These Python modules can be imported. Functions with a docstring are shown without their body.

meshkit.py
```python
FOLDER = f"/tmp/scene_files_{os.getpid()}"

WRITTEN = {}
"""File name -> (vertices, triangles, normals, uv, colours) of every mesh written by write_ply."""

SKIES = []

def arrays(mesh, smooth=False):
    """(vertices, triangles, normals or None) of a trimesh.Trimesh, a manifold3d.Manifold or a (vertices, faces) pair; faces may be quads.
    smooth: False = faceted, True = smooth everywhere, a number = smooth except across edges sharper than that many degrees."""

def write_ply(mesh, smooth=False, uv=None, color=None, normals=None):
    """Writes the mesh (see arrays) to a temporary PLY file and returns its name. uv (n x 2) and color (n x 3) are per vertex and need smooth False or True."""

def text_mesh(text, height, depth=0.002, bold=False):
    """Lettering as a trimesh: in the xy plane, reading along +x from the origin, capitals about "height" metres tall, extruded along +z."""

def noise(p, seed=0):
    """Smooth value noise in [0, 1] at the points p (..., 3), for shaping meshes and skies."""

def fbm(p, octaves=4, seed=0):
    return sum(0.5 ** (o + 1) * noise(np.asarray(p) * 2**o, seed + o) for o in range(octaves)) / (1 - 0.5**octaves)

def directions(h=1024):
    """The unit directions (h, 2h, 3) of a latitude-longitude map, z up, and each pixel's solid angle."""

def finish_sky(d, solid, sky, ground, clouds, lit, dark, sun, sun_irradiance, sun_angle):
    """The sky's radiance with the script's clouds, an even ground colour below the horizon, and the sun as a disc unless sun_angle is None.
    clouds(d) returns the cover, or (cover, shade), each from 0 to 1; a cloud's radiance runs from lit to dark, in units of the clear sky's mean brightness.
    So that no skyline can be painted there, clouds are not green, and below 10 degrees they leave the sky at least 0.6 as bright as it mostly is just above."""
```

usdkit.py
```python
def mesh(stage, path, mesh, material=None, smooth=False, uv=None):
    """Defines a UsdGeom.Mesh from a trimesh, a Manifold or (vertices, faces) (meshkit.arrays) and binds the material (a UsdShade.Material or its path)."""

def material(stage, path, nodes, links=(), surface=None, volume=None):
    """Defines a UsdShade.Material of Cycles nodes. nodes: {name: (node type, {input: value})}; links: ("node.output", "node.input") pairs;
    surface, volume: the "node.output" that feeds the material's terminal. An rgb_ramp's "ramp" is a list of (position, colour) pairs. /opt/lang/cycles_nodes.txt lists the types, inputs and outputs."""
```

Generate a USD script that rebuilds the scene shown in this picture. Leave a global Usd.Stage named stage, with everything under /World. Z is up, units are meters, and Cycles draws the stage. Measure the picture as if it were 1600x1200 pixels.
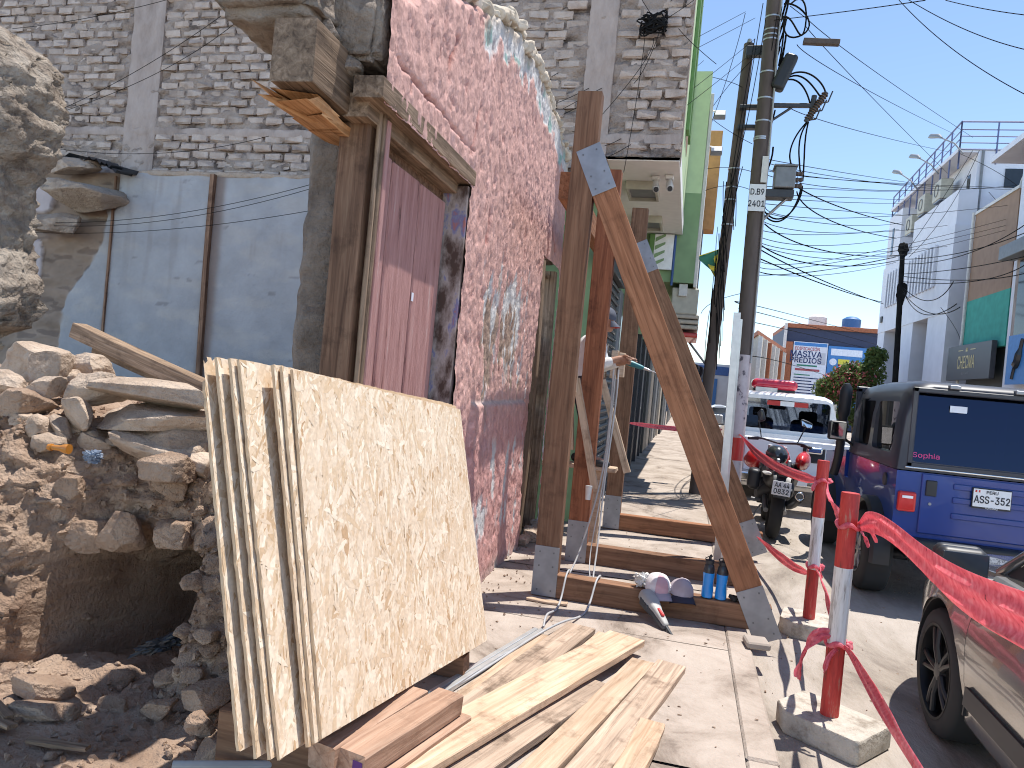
import math, random
import numpy as np, trimesh, manifold3d, usdkit, meshkit
from meshkit import noise, fbm, text_mesh
from pxr import Usd, UsdGeom, UsdLux, UsdShade, Gf, Sdf, Vt

stage = Usd.Stage.CreateInMemory()
UsdGeom.SetStageUpAxis(stage, UsdGeom.Tokens.z)
UsdGeom.SetStageMetersPerUnit(stage, 1.0)
UsdGeom.Xform.Define(stage, '/World')
UsdGeom.Scope.Define(stage, '/World/Looks')

# ---------------------------------------------------------------- camera
YAW, PITCH, ROLL, EYE = math.radians(13.402), math.radians(0.519), math.radians(5.3), 1.6
cam = UsdGeom.Camera.Define(stage, '/World/camera')
cam.CreateHorizontalApertureAttr(36.0); cam.CreateVerticalApertureAttr(27.0)
cam.CreateFocalLengthAttr(36.0 * 1155 / 1600)
cam.CreateClippingRangeAttr(Gf.Vec2f(0.05, 2000))
cam.CreateExposureAttr(0.68)
_F = np.array([-math.sin(YAW) * math.cos(PITCH), math.cos(YAW) * math.cos(PITCH), -math.sin(PITCH)])
_R = np.array([math.cos(YAW), math.sin(YAW), 0.0]); _D = np.cross(_F, _R)
_r = _R * math.cos(ROLL) - _D * math.sin(ROLL); _u = -(_R * math.sin(ROLL) + _D * math.cos(ROLL))
cam.AddTransformOp().Set(Gf.Matrix4d(*_r, 0, *_u, 0, *(-_F), 0, 0, 0, EYE, 1))

# ---------------------------------------------------------------- sky and sun
SUN = np.array([0.215, 0.18, 1.0]); SUN /= np.linalg.norm(SUN)
EL, ROT = math.asin(SUN[2]), math.atan2(SUN[0], SUN[1])
dome = UsdLux.DomeLight.Define(stage, '/World/sky')
skym = usdkit.material(stage, '/World/Looks/sky_look', {
    "s": ("sky_texture", {"sky_type": "single_scattering", "sun_disc": False, "sun_elevation": EL, "sun_rotation": ROT,
                          "altitude": 500.0, "air_density": 1.0, "aerosol_density": 0.06, "ozone_density": 0.9}),
    "b": ("background_shader", {"strength": 0.14})}, [("s.color", "b.color")], surface="b.background")
UsdShade.MaterialBindingAPI.Apply(dome.GetPrim()).Bind(skym)
dome.GetPrim().SetCustomDataByKey('kind', 'structure')
sun = UsdLux.DistantLight.Define(stage, '/World/sun')
sun.CreateIntensityAttr(1.1); sun.CreateAngleAttr(0.5); sun.CreateColorAttr(Gf.Vec3f(1.0, 0.955, 0.89))
sun.GetPrim().CreateAttribute('inputs:normalize', Sdf.ValueTypeNames.Bool).Set(True)
_z = SUN; _x = np.cross([0, 0, 1.0], _z); _x /= np.linalg.norm(_x); _y = np.cross(_z, _x)
sun.AddTransformOp().Set(Gf.Matrix4d(*_x, 0, *_y, 0, *_z, 0, 0, 0, 30, 1))

# ---------------------------------------------------------------- helpers
RNG = np.random.default_rng(7)
_used = {}
def path_for(parent, name):
    p = parent if isinstance(parent, str) else str(parent.GetPath())
    k = p + '/' + name
    if k not in _used:
        _used[k] = 0; return k
    _used[k] += 1
    return f"{k}_{_used[k]:03d}"

def mtx(M):
    return Gf.Matrix4d(*np.asarray(M, float).T.ravel())

def tag(prim, label=None, cat=None, group=None, kind=None):
    p = prim.GetPrim() if hasattr(prim, 'GetPrim') else prim
    for k, v in (('label', label), ('category', cat), ('group', group), ('kind', kind)):
        if v: p.SetCustomDataByKey(k, v)
    return p

def obj(name, mesh, m, parent='/World', M=None, smooth=False, col=None):
    if isinstance(mesh, G): mesh = mesh.get()
    pm = usdkit.mesh(stage, path_for(parent, name), mesh, MAT[m] if isinstance(m, str) else m, smooth)
    if col is not None:
        UsdGeom.PrimvarsAPI(pm).CreatePrimvar('col', Sdf.ValueTypeNames.Color3fArray, 'vertex').Set(Vt.Vec3fArray.FromNumpy(np.asarray(col, np.float32)))
    if M is not None: UsdGeom.Xformable(pm).AddTransformOp().Set(mtx(M))
    return pm.GetPrim()

def thing(name, label, cat, loc=(0, 0, 0), rz=0.0, group=None, M=None, kind=None):
    x = UsdGeom.Xform.Define(stage, path_for('/World', name))
    if M is None: M = T(*loc) @ Rz(rz)
    x.AddTransformOp().Set(mtx(M))
    return tag(x, label, cat, group, kind)

def copy_of(root, M, label, group=None, name=None):
    was = root.GetCustomData()
    x = UsdGeom.Xform.Define(stage, path_for('/World', name or root.GetName()))
    x.GetPrim().GetReferences().AddInternalReference(root.GetPath())
    x.ClearXformOpOrder(); x.AddTransformOp(opSuffix='place').Set(mtx(M))
    p = tag(x, label, was['category'], group or was.get('group'))
    p.SetInstanceable(True)
    return p

def T(x, y, z):
    M = np.eye(4); M[:3, 3] = (x, y, z); return M
def Rz(a):
    M = np.eye(4); c, s = math.cos(a), math.sin(a); M[:2, :2] = [[c, -s], [s, c]]; return M
def Rx(a):
    M = np.eye(4); c, s = math.cos(a), math.sin(a); M[1:3, 1:3] = [[c, -s], [s, c]]; return M
def Ry(a):
    M = np.eye(4); c, s = math.cos(a), math.sin(a); M[0, 0] = c; M[0, 2] = s; M[2, 0] = -s; M[2, 2] = c; return M
def frame(o, xd, yd):
    """matrix whose local x runs along xd, local y near yd"""
    x = np.asarray(xd, float); x = x / np.linalg.norm(x)
    z = np.cross(x, np.asarray(yd, float)); z = z / np.linalg.norm(z)
    M = np.eye(4); M[:3, 0] = x; M[:3, 1] = np.cross(z, x); M[:3, 2] = z; M[:3, 3] = o
    return M
def apply(M, v):
    return np.asarray(v, float) @ np.asarray(M)[:3, :3].T + np.asarray(M)[:3, 3]

class G:
    """collects shapes into one mesh"""
    def __init__(self): self.v, self.f, self.n = [], [], 0
    def add(self, mesh, M=None):
        if isinstance(mesh, G): mesh = mesh.get()
        if hasattr(mesh, 'vertices'): v, f = np.asarray(mesh.vertices), np.asarray(mesh.faces)
        elif hasattr(mesh, 'to_mesh'):
            q = mesh.to_mesh(); v, f = np.asarray(q.vert_properties[:, :3], float), np.asarray(q.tri_verts)
        else: v, f = np.asarray(mesh[0], float), np.asarray(mesh[1], int)
        if f.shape[1] == 4: f = np.vstack([f[:, [0, 1, 2]], f[:, [0, 2, 3]]])
        if M is not None: v = apply(M, v)
        self.v.append(v); self.f.append(f + self.n); self.n += len(v)
        return self
    def box(self, x0, x1, y0, y1, z0, z1, b=0.0, M=None): return self.add(box(x0, x1, y0, y1, z0, z1, b), M)
    def tube(self, pts, r, n=8, M=None): return self.add(tube(pts, r, n), M)
    def cyl(self, a, b, r, n=16, M=None, r2=None): return self.add(tube([a, b], [r, r if r2 is None else r2], n), M)
    def get(self): return np.vstack(self.v), np.vstack(self.f)

def box(x0, x1, y0, y1, z0, z1, b=0.0):
    lo, hi = np.minimum([x0, y0, z0], [x1, y1, z1]), np.maximum([x0, y0, z0], [x1, y1, z1])
    if b <= 0:
        v = np.array([[hi[0] if i & 1 else lo[0], hi[1] if i & 2 else lo[1], hi[2] if i & 4 else lo[2]] for i in range(8)], float)
        return v, np.array([[0, 2, 3], [0, 3, 1], [4, 5, 7], [4, 7, 6], [0, 1, 5], [0, 5, 4], [2, 6, 7], [2, 7, 3], [0, 4, 6], [0, 6, 2], [1, 3, 7], [1, 7, 5]])
    b = min(b, 0.49 * (hi - lo).min()); p = []
    for i in range(8):
        s = np.array([1 if i & 1 else -1, 1 if i & 2 else -1, 1 if i & 4 else -1]); c = np.where(s > 0, hi, lo)
        for k in range(3):
            q = c - s * b; q[k] = c[k]; p.append(q)
    return np.array(p), chamfer_faces()

_cf = []
def chamfer_faces():
    if not _cf:
        from scipy.spatial import ConvexHull
        p = []
        for i in range(8):
            s = np.array([1 if i & 1 else -1, 1 if i & 2 else -1, 1 if i & 4 else -1])
            for k in range(3):
                q = s * 0.8; q[k] = s[k]; p.append(q)
        p = np.array(p); f = ConvexHull(p).simplices.copy()
        n = np.cross(p[f[:, 1]] - p[f[:, 0]], p[f[:, 2]] - p[f[:, 0]]); flip = (n * p[f].mean(1)).sum(1) < 0
        f[flip] = f[flip][:, ::-1]; _cf.append(f)
    return _cf[0]

_chips = []
def chip_at(rg, s, c, squash=(1, 1, 1)):
    """a small angular crumb"""
    if not _chips:
        r0 = np.random.default_rng(2)
        for _ in range(14):
            q = r0.normal(size=(9, 3)); q /= np.linalg.norm(q, axis=1, keepdims=True); _chips.append(hull(q * r0.uniform(0.6, 1.1, (1, 3))))
    v, f = _chips[rg.integers(14)]; a = rg.uniform(0, 6.28)
    return v @ Rz(a)[:3, :3].T * s * np.asarray(squash) + c, f

def tube(pts, r, n=8, cap=True):
    P = np.asarray(pts, float); m = len(P)
    r = np.broadcast_to(np.asarray(r, float), (m,))
    t = np.gradient(P, axis=0); t /= np.maximum(np.linalg.norm(t, axis=1, keepdims=True), 1e-12)
    u = np.cross(t[0], [0, 0, 1.0] if abs(t[0][2]) < 0.9 else [1.0, 0, 0]); u /= np.linalg.norm(u)
    V = []; a = np.arange(n) * 2 * math.pi / n
    for i in range(m):
        u = u - t[i] * (u @ t[i]); u /= np.linalg.norm(u); w = np.cross(t[i], u)
        V.append(P[i] + r[i] * (np.cos(a)[:, None] * u + np.sin(a)[:, None] * w))
    V = np.vstack(V); F = []
    for i in range(m - 1):
        for k in range(n):
            A, B = i * n + k, i * n + (k + 1) % n
            F += [[A, B, B + n], [A, B + n, A + n]]
    if cap:
        c0, c1 = len(V), len(V) + 1; V = np.vstack([V, P[0], P[-1]])
        for k in range(n):
            F += [[c0, (k + 1) % n, k], [c1, (m - 1) * n + k, (m - 1) * n + (k + 1) % n]]
    return V, np.array(F)

def loft(S, closed=True, caps=True):
    """S: (stations, ring, 3)"""
    S = np.asarray(S, float); m, n = S.shape[:2]; F = []
    for i in range(m - 1):
        for k in range(n if closed else n - 1):
            A, B = i * n + k, i * n + (k + 1) % n
            F += [[A, B, B + n], [A, B + n, A + n]]
    V = S.reshape(-1, 3)
    if caps and closed:
        c0, c1 = len(V), len(V) + 1; V = np.vstack([V, S[0].mean(0), S[-1].mean(0)])
        for k in range(n):
            F += [[c0, (k + 1) % n, k], [c1, (m - 1) * n + k, (m - 1) * n + (k + 1) % n]]
    return V, np.array(F)

def grid(P, flip=False):
    """P: (a, b, 3) -> sheet"""
    a, b = P.shape[:2]; i = np.arange(a * b).reshape(a, b)
    A, B, C, D = i[:-1, :-1].ravel(), i[1:, :-1].ravel(), i[1:, 1:].ravel(), i[:-1, 1:].ravel()
    f = np.vstack([np.c_[A, B, C], np.c_[A, C, D]])
    return P.reshape(-1, 3), f[:, ::-1] if flip else f

def prism(poly, a, b, axis='x', holes=()):
    """extrudes a 2-D outline; axis x: outline is (y, z); axis y: (x, z); axis z: (x, y)"""
    from shapely.geometry import Polygon
    m = trimesh.creation.extrude_polygon(Polygon(poly, holes), b - a, engine='earcut')
    v = np.asarray(m.vertices); h = v[:, 2] + a
    if axis == 'x': w = np.c_[h, v[:, 0], v[:, 1]]; f = m.faces
    elif axis == 'y': w = np.c_[v[:, 0], h, v[:, 1]]; f = m.faces[:, ::-1]
    else: w = np.c_[v[:, 0], v[:, 1], h]; f = m.faces
    return w, np.asarray(f)

def man(mesh):
    v, f = (mesh.get() if isinstance(mesh, G) else mesh)
    return manifold3d.Manifold(manifold3d.Mesh(np.asarray(v, np.float32), np.asarray(f, np.uint32)))

def hull(pts):
    h = trimesh.Trimesh(np.asarray(pts, float)).convex_hull
    return np.asarray(h.vertices), np.asarray(h.faces)

def timber(L, w, t, seed=0, bow=0.004, b=0.004, n=8):
    """sawn timber: length along x from 0, centred in y and z, a little bowed, edges eased"""
    rg = np.random.default_rng(seed); xs = np.linspace(0, L, n)
    ring = np.array([[-w / 2 + b, -t / 2], [w / 2 - b, -t / 2], [w / 2, -t / 2 + b], [w / 2, t / 2 - b], [w / 2 - b, t / 2], [-w / 2 + b, t / 2], [-w / 2, t / 2 - b], [-w / 2, -t / 2 + b]])
    by, bz = rg.normal(0, bow), rg.normal(0, bow); S = []
    for x in xs:
        k = math.sin(math.pi * x / L)
        S.append(np.c_[np.full(8, x), ring[:, 0] + by * k + rg.normal(0, 0.0009, 8), ring[:, 1] + bz * k + rg.normal(0, 0.0009, 8)])
    S = np.array(S); S[0, :, 0] += rg.normal(0, 0.002, 8); S[-1, :, 0] += rg.normal(0, 0.002, 8)
    return loft(S)

def rock(seed, size, rough=0.16, boxy=0.55, sub=2, flat=0.0):
    rg = np.random.default_rng(seed); s = trimesh.creation.icosphere(subdivisions=sub); v = np.asarray(s.vertices)
    c = v / np.abs(v).max(1, keepdims=True); v = v * (1 - boxy) + c * boxy
    for _ in range(9):      # broken faces
        d = rg.normal(size=3); d /= np.linalg.norm(d); h = rg.uniform(0.55, 0.95); e = v @ d - h
        v = v - np.where(e > 0, e, 0)[:, None] * d * 0.9
    o = rg.uniform(0, 90, 3); q = v * 1.6 + o
    v = v * (1 + rough * (fbm(q, 3, seed % 97) - 0.5)[:, None] * 2 + rough * 0.35 * (noise(v * 6 + o, 5) - 0.5)[:, None])
    return v * np.asarray(size) / 2, np.asarray(s.faces)

# ---------------------------------------------------------------- materials
MAT = {}
def mat(name, ramp, scale=6.0, detail=6.0, nrough=0.6, stretch=(1, 1, 1), R=0.85, bump=0.0, bscale=60.0, bdetail=4.0, bdist=0.004, bstretch=None, metal=0.0,
        coat=0.0, spec=0.4, attr=False, coord='object', distort=0.0, rvar=0.0, translucent=0.0, sub=None, alpha=1.0, mapr=None):
    """principled surface: base colour from a noise ramp (times the mesh's own colours if attr), with noise relief"""
    N = {"tc": ("texture_coordinate", {}), "mp": ("mapping", {"scale": stretch}),
         "n": ("noise_texture", {"scale": float(scale), "detail": float(detail), "roughness": float(nrough), "distortion": float(distort)}),
         "r": ("rgb_ramp", {"ramp": ramp}), "p": ("principled_bsdf", {"roughness": float(R), "metallic": float(metal), "coat_weight": float(coat), "specular_ior_level": float(spec), "alpha": float(alpha)})}
    if mapr: N["mp"][1]["rotation"] = mapr
    src = "tc.object"
    if coord == 'world': N["ge"] = ("geometry", {}); src = "ge.position"
    L = [(src, "mp.vector"), ("mp.vector", "n.vector"), ("n.fac", "r.fac")]
    out = "r.color"
    if attr:
        N["at"] = ("attribute", {"attribute": "col"}); N["mu"] = ("mix_color", {"blend_type": "multiply", "fac": 1.0})
        L += [("at.color", "mu.a"), (out, "mu.b")]; out = "mu.result"
    if rvar:
        N["oi"] = ("object_info", {}); N["mr"] = ("map_range", {"from_min": 0.0, "from_max": 1.0, "to_min": 1.0 - rvar, "to_max": 1.0 + rvar * 0.6})
        N["hv"] = ("hsv", {"hue": 0.5, "saturation": 1.0, "fac": 1.0})
        L += [("oi.random", "mr.value"), ("mr.result", "hv.value"), (out, "hv.color")]; out = "hv.color"
    L.append((out, "p.base_color"))
    if bump:
        N["mb"] = ("mapping", {"scale": bstretch or stretch})
        if mapr: N["mb"][1]["rotation"] = mapr
        N["nb"] = ("noise_texture", {"scale": float(bscale), "detail": float(bdetail), "roughness": 0.6}); N["bu"] = ("bump", {"strength": float(bump), "distance": float(bdist)})
        L += [(src, "mb.vector"), ("mb.vector", "nb.vector"), ("nb.fac", "bu.height"), ("bu.normal", "p.normal")]
    surf = "p.BSDF"
    if translucent:
        N["tr"] = ("translucent_bsdf", {}); N["mx"] = ("mix_closure", {"fac": float(translucent)})
        L += [(out, "tr.color"), ("p.BSDF", "mx.closure1"), ("tr.BSDF", "mx.closure2")]; surf = "mx.closure"
    MAT[name] = usdkit.material(stage, '/World/Looks/' + name, N, L, surface=surf)
    return MAT[name]

def plain(name, c, R=0.5, metal=0.0, coat=0.0, spec=0.5, var=0.12, scale=9.0, bump=0.0, bscale=80.0):
    c = np.array(c, float)
    return mat(name, [(0.3, c * (1 - var)), (0.7, np.minimum(c * (1 + var), 1))], scale=scale, R=R, metal=metal, coat=coat, spec=spec, bump=bump, bscale=bscale, bdist=0.002)

def glass(name, tint, ior=1.5, rough=0.0, sheen=(1, 1, 1)):
    N = {"t": ("transparent_bsdf", {"color": tint}), "g": ("glossy_bsdf", {"color": sheen, "roughness": rough}), "f": ("fresnel", {"IOR": ior}),
         "m": ("mix_closure", {})}
    MAT[name] = usdkit.material(stage, '/World/Looks/' + name, N, [("f.fac", "m.fac"), ("t.BSDF", "m.closure1"), ("g.BSDF", "m.closure2")], surface="m.closure")

def wood(name, dark, mid, light, R=0.75, var=0.18, bump=0.35, sc=1.0, wear=None):
    """grain runs along the object's own x axis"""
    d, m, l = np.array(dark), np.array(mid), np.array(light)
    N = {"tc": ("texture_coordinate", {}), "oi": ("object_info", {}), "sx": ("combine_xyz", {}), "off": ("math", {"math_type": "multiply", "value2": 37.0}),
         "ad": ("mapping", {"scale": (1.0, 1.0, 1.0)}), "mp": ("mapping", {"scale": (1.3 * sc, 26 * sc, 26 * sc)}), "m2": ("mapping", {"scale": (0.9, 5.0, 5.0)}),
         "n": ("noise_texture", {"scale": 1.4, "detail": 7.0, "roughness": 0.62, "distortion": 0.7}), "n2": ("noise_texture", {"scale": 2.2, "detail": 4.0, "roughness": 0.55}),
         "n3": ("noise_texture", {"scale": 5.0, "detail": 9.0, "roughness": 0.7}),
         "r": ("rgb_ramp", {"ramp": [(0.30, d), (0.5, m), (0.72, l)]}), "r2": ("rgb_ramp", {"ramp": [(0.3, (0.72,) * 3), (0.65, (1.08,) * 3)]}), "r3": ("rgb_ramp", {"ramp": [(0.34, (0.45, 0.42, 0.40)), (0.48, (1, 1, 1))]}),
         "mu": ("mix_color", {"blend_type": "multiply", "fac": 0.8}), "mu3": ("mix_color", {"blend_type": "multiply", "fac": 0.55 if wear is None else wear}),
         "mr": ("map_range", {"from_min": 0.0, "from_max": 1.0, "to_min": 1 - var, "to_max": 1 + var * 0.7}), "hv": ("hsv", {"hue": 0.5, "saturation": 1.0, "fac": 1.0}),
         "bu": ("bump", {"strength": min(1.0, bump * 1.5), "distance": 0.009}), "p": ("principled_bsdf", {"roughness": R, "specular_ior_level": 0.3})}
    L = [("oi.random", "off.value1"), ("off.value", "sx.x"), ("off.value", "sx.y"), ("sx.vector", "ad.location"), ("tc.object", "ad.vector"), ("ad.vector", "mp.vector"), ("ad.vector", "m2.vector"), ("mp.vector", "n.vector"), ("m2.vector", "n2.vector"), ("ad.vector", "n3.vector"),
         ("n.fac", "r.fac"), ("n2.fac", "r2.fac"), ("n3.fac", "r3.fac"), ("r.color", "mu.a"), ("r2.color", "mu.b"), ("mu.result", "mu3.a"), ("r3.color", "mu3.b"), ("mu3.result", "hv.color"), ("oi.random", "mr.value"), ("mr.result", "hv.value"),
         ("hv.color", "p.base_color"), ("n.fac", "bu.height"), ("bu.normal", "p.normal")]
    MAT[name] = usdkit.material(stage, '/World/Looks/' + name, N, L, surface="p.BSDF")

grey = lambda v: (v, v, v)
mat('plaster_own', [(0.3, grey(0.8)), (0.7, grey(1.12))], scale=14, attr=True, R=0.9, bump=1.0, bscale=42, bdetail=8, bstretch=(1, 1.2, 0.5), bdist=0.013)
mat('earth', [(0.32, (0.25, 0.16, 0.11)), (0.5, (0.385, 0.27, 0.195)), (0.7, (0.50, 0.375, 0.285))], scale=2.2, detail=10, R=0.95, bump=1.0, bscale=34, bdetail=9, bdist=0.05, attr=False)
mat('rubble_block', [(0.3, (0.33, 0.25, 0.19)), (0.5, (0.46, 0.36, 0.28)), (0.72, (0.56, 0.46, 0.37))], scale=5, detail=10, R=0.95, bump=1.0, bscale=26, bdetail=9, bdist=0.035, rvar=0.15, coord='object')
mat('adobe', [(0.34, (0.15, 0.115, 0.09)), (0.5, (0.27, 0.22, 0.18)), (0.7, (0.37, 0.315, 0.265))], scale=3.5, detail=10, nrough=0.7, R=0.95, bump=1.0, bscale=22, bdetail=9, bdist=0.06)
mat('brick_wash', [(0.3, (0.31, 0.24, 0.20)), (0.5, (0.44, 0.355, 0.30)), (0.72, (0.53, 0.445, 0.385))], scale=6, detail=8, R=0.92, bump=1.0, bscale=28, bdetail=8, bdist=0.025, rvar=0.16)
mat('mortar', [(0.34, (0.125, 0.095, 0.08)), (0.46, (0.31, 0.245, 0.205)), (0.7, (0.42, 0.345, 0.295))], scale=3, detail=10, R=0.95, bump=1.0, bscale=30, bdetail=7, bdist=0.04, coord='world')
mat('concrete_old', [(0.34, (0.25, 0.195, 0.165)), (0.5, (0.36, 0.29, 0.25)), (0.7, (0.45, 0.37, 0.325))], scale=3, detail=9, nrough=0.7, R=0.9, bump=0.8, bscale=25, bdetail=8, bdist=0.02, stretch=(1, 1, 0.4))
mat('sidewalk_slab', [(0.36, (0.19, 0.15, 0.12)), (0.45, (0.31, 0.255, 0.21)), (0.53, (0.375, 0.315, 0.265)), (0.66, (0.435, 0.375, 0.32))], scale=1.7, detail=14, nrough=0.72, distort=0.6, R=0.88, bump=0.7, bscale=45, bdetail=8, bdist=0.012, coord='world')
mat('road', [(0.36, (0.21, 0.175, 0.145)), (0.46, (0.315, 0.27, 0.225)), (0.54, (0.375, 0.325, 0.28)), (0.66, (0.43, 0.38, 0.33))], scale=1.1, detail=14, nrough=0.72, distort=0.5, R=0.88, bump=0.8, bscale=50, bdetail=8, bdist=0.014, coord='world', stretch=(1.5, 0.6, 1))
mat('kerb_stone', [(0.3, (0.28, 0.24, 0.205)), (0.7, (0.38, 0.33, 0.285))], scale=4, detail=9, R=0.9, bump=0.4, bdist=0.004, coord='world')
mat('joint_dirt', [(0.3, (0.14, 0.115, 0.095)), (0.7, (0.26, 0.22, 0.185))], scale=9, R=0.95, coord='world')
mat('blue_plaster', [(0.3, grey(0.84)), (0.7, grey(1.08))], scale=2.5, detail=9, attr=True, R=0.85, bump=0.6, bscale=14, bdetail=8, bdist=0.02)
wood('hardwood', (0.17, 0.070, 0.033), (0.31, 0.138, 0.067), (0.42, 0.205, 0.108))
wood('hardwood_dull', (0.135, 0.067, 0.037), (0.23, 0.120, 0.067), (0.305, 0.172, 0.1))
wood('hardwood_red', (0.15, 0.05, 0.024), (0.26, 0.095, 0.045), (0.36, 0.15, 0.075), wear=0.75)
wood('hardwood_block', (0.27, 0.155, 0.10), (0.38, 0.24, 0.165), (0.47, 0.325, 0.235))
wood('pine', (0.37, 0.24, 0.15), (0.51, 0.37, 0.255), (0.60, 0.465, 0.34), var=0.14, wear=0.7)
wood('pine_dirty', (0.23, 0.165, 0.12), (0.43, 0.32, 0.235), (0.55, 0.43, 0.33), var=0.14, wear=1.0)
wood('old_beam', (0.10, 0.065, 0.042), (0.235, 0.16, 0.105), (0.39, 0.285, 0.2), bump=0.9, wear=0.8)
wood('old_post', (0.085, 0.042, 0.024), (0.20, 0.11, 0.066), (0.33, 0.205, 0.13), bump=0.9, wear=0.8)
wood('fresh_break', (0.28, 0.13, 0.05), (0.45, 0.23, 0.10), (0.6, 0.36, 0.19), bump=0.9)
mat('door_paint', [(0.34, (0.12, 0.06, 0.05)), (0.37, (0.40, 0.19, 0.17)), (0.55, (0.53, 0.285, 0.26)), (0.66, (0.58, 0.34, 0.31)), (0.70, (0.64, 0.56, 0.53))], scale=3, detail=10, nrough=0.68, R=0.75, stretch=(7, 7, 0.6), bump=0.9, bscale=14, bdetail=8, bstretch=(9, 9, 0.5), bdist=0.02)
mat('jamb_peeling', [(0.40, (0.07, 0.04, 0.03)), (0.47, (0.20, 0.15, 0.13)), (0.56, (0.36, 0.30, 0.275)), (0.62, (0.17, 0.17, 0.30)), (0.68, (0.36, 0.14, 0.12))], scale=9, detail=8, R=0.85, stretch=(1, 1, 0.5), bump=0.6, bscale=40, coord='world')
mat('osb_core', [(0.3, (0.42, 0.28, 0.16)), (0.7, (0.62, 0.46, 0.30))], scale=20, R=0.8, stretch=(1, 1, 8))
MAT['osb_strand'] = usdkit.material(stage, '/World/Looks/osb_strand', {
    "g": ("attribute", {"attribute": "col"}),
    "tc": ("texture_coordinate", {}), "n": ("noise_texture", {"scale": 60.0, "detail": 5.0}), "r2": ("rgb_ramp", {"ramp": [(0.3, grey(0.86)), (0.7, grey(1.06))]}), "m": ("mix_color", {"blend_type": "multiply", "fac": 1.0}),
    "p": ("principled_bsdf", {"roughness": 0.7, "specular_ior_level": 0.3})},
    [("tc.object", "n.vector"), ("n.fac", "r2.fac"), ("g.color", "m.a"), ("r2.color", "m.b"), ("m.result", "p.base_color")], surface="p.BSDF")
mat('galvanised', [(0.35, (0.24, 0.245, 0.26)), (0.65, (0.31, 0.315, 0.335))], scale=7, detail=3, R=0.42, metal=0.6, bump=0.05)
mat('wire_black', [(0.3, grey(0.010)), (0.7, grey(0.02))], R=0.95, spec=0.05)
mat('wire_grey', [(0.3, grey(0.32)), (0.7, grey(0.45))], R=0.5)
mat('pole_dark', [(0.3, (0.075, 0.055, 0.047)), (0.7, (0.135, 0.105, 0.09))], scale=5, R=0.85, stretch=(1, 1, 0.3), bump=0.3, bscale=30)
mat('pole_paint', [(0.36, (0.10, 0.085, 0.10)), (0.42, (0.47, 0.40, 0.40)), (0.7, (0.56, 0.49, 0.485))], scale=9, detail=6, R=0.8, stretch=(1, 1, 0.7))
plain('aluminium', (0.62, 0.62, 0.60), R=0.35, metal=0.6)
plain('band_steel', (0.5, 0.5, 0.52), R=0.4, metal=0.8)
plain('dark_metal', (0.055, 0.057, 0.063), R=0.5, metal=0.4)
plain('black_plastic', (0.018, 0.018, 0.02), R=0.45)
plain('rubber', (0.022, 0.021, 0.021), R=0.85, bump=0.3)
plain('chrome', (0.75, 0.75, 0.76), R=0.14, metal=1.0)
plain('white_paint', (0.80, 0.80, 0.79), R=0.4, coat=0.3)
plain('offwhite', (0.62, 0.60, 0.56), R=0.8)
plain('soffit_white', (0.80, 0.78, 0.74), R=0.85, var=0.05)
plain('red_paint', (0.48, 0.03, 0.022), R=0.4, coat=0.3)
plain('sign_black', (0.012, 0.012, 0.014), R=0.6)
plain('letter_dark', (0.02, 0.021, 0.028), R=0.6)
plain('letter_navy', (0.018, 0.035, 0.12), R=0.6)
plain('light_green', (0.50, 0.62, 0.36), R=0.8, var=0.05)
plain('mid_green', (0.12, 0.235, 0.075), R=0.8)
plain('leaf_green_wall', (0.215, 0.32, 0.165), R=0.85, var=0.15, scale=3)
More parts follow.
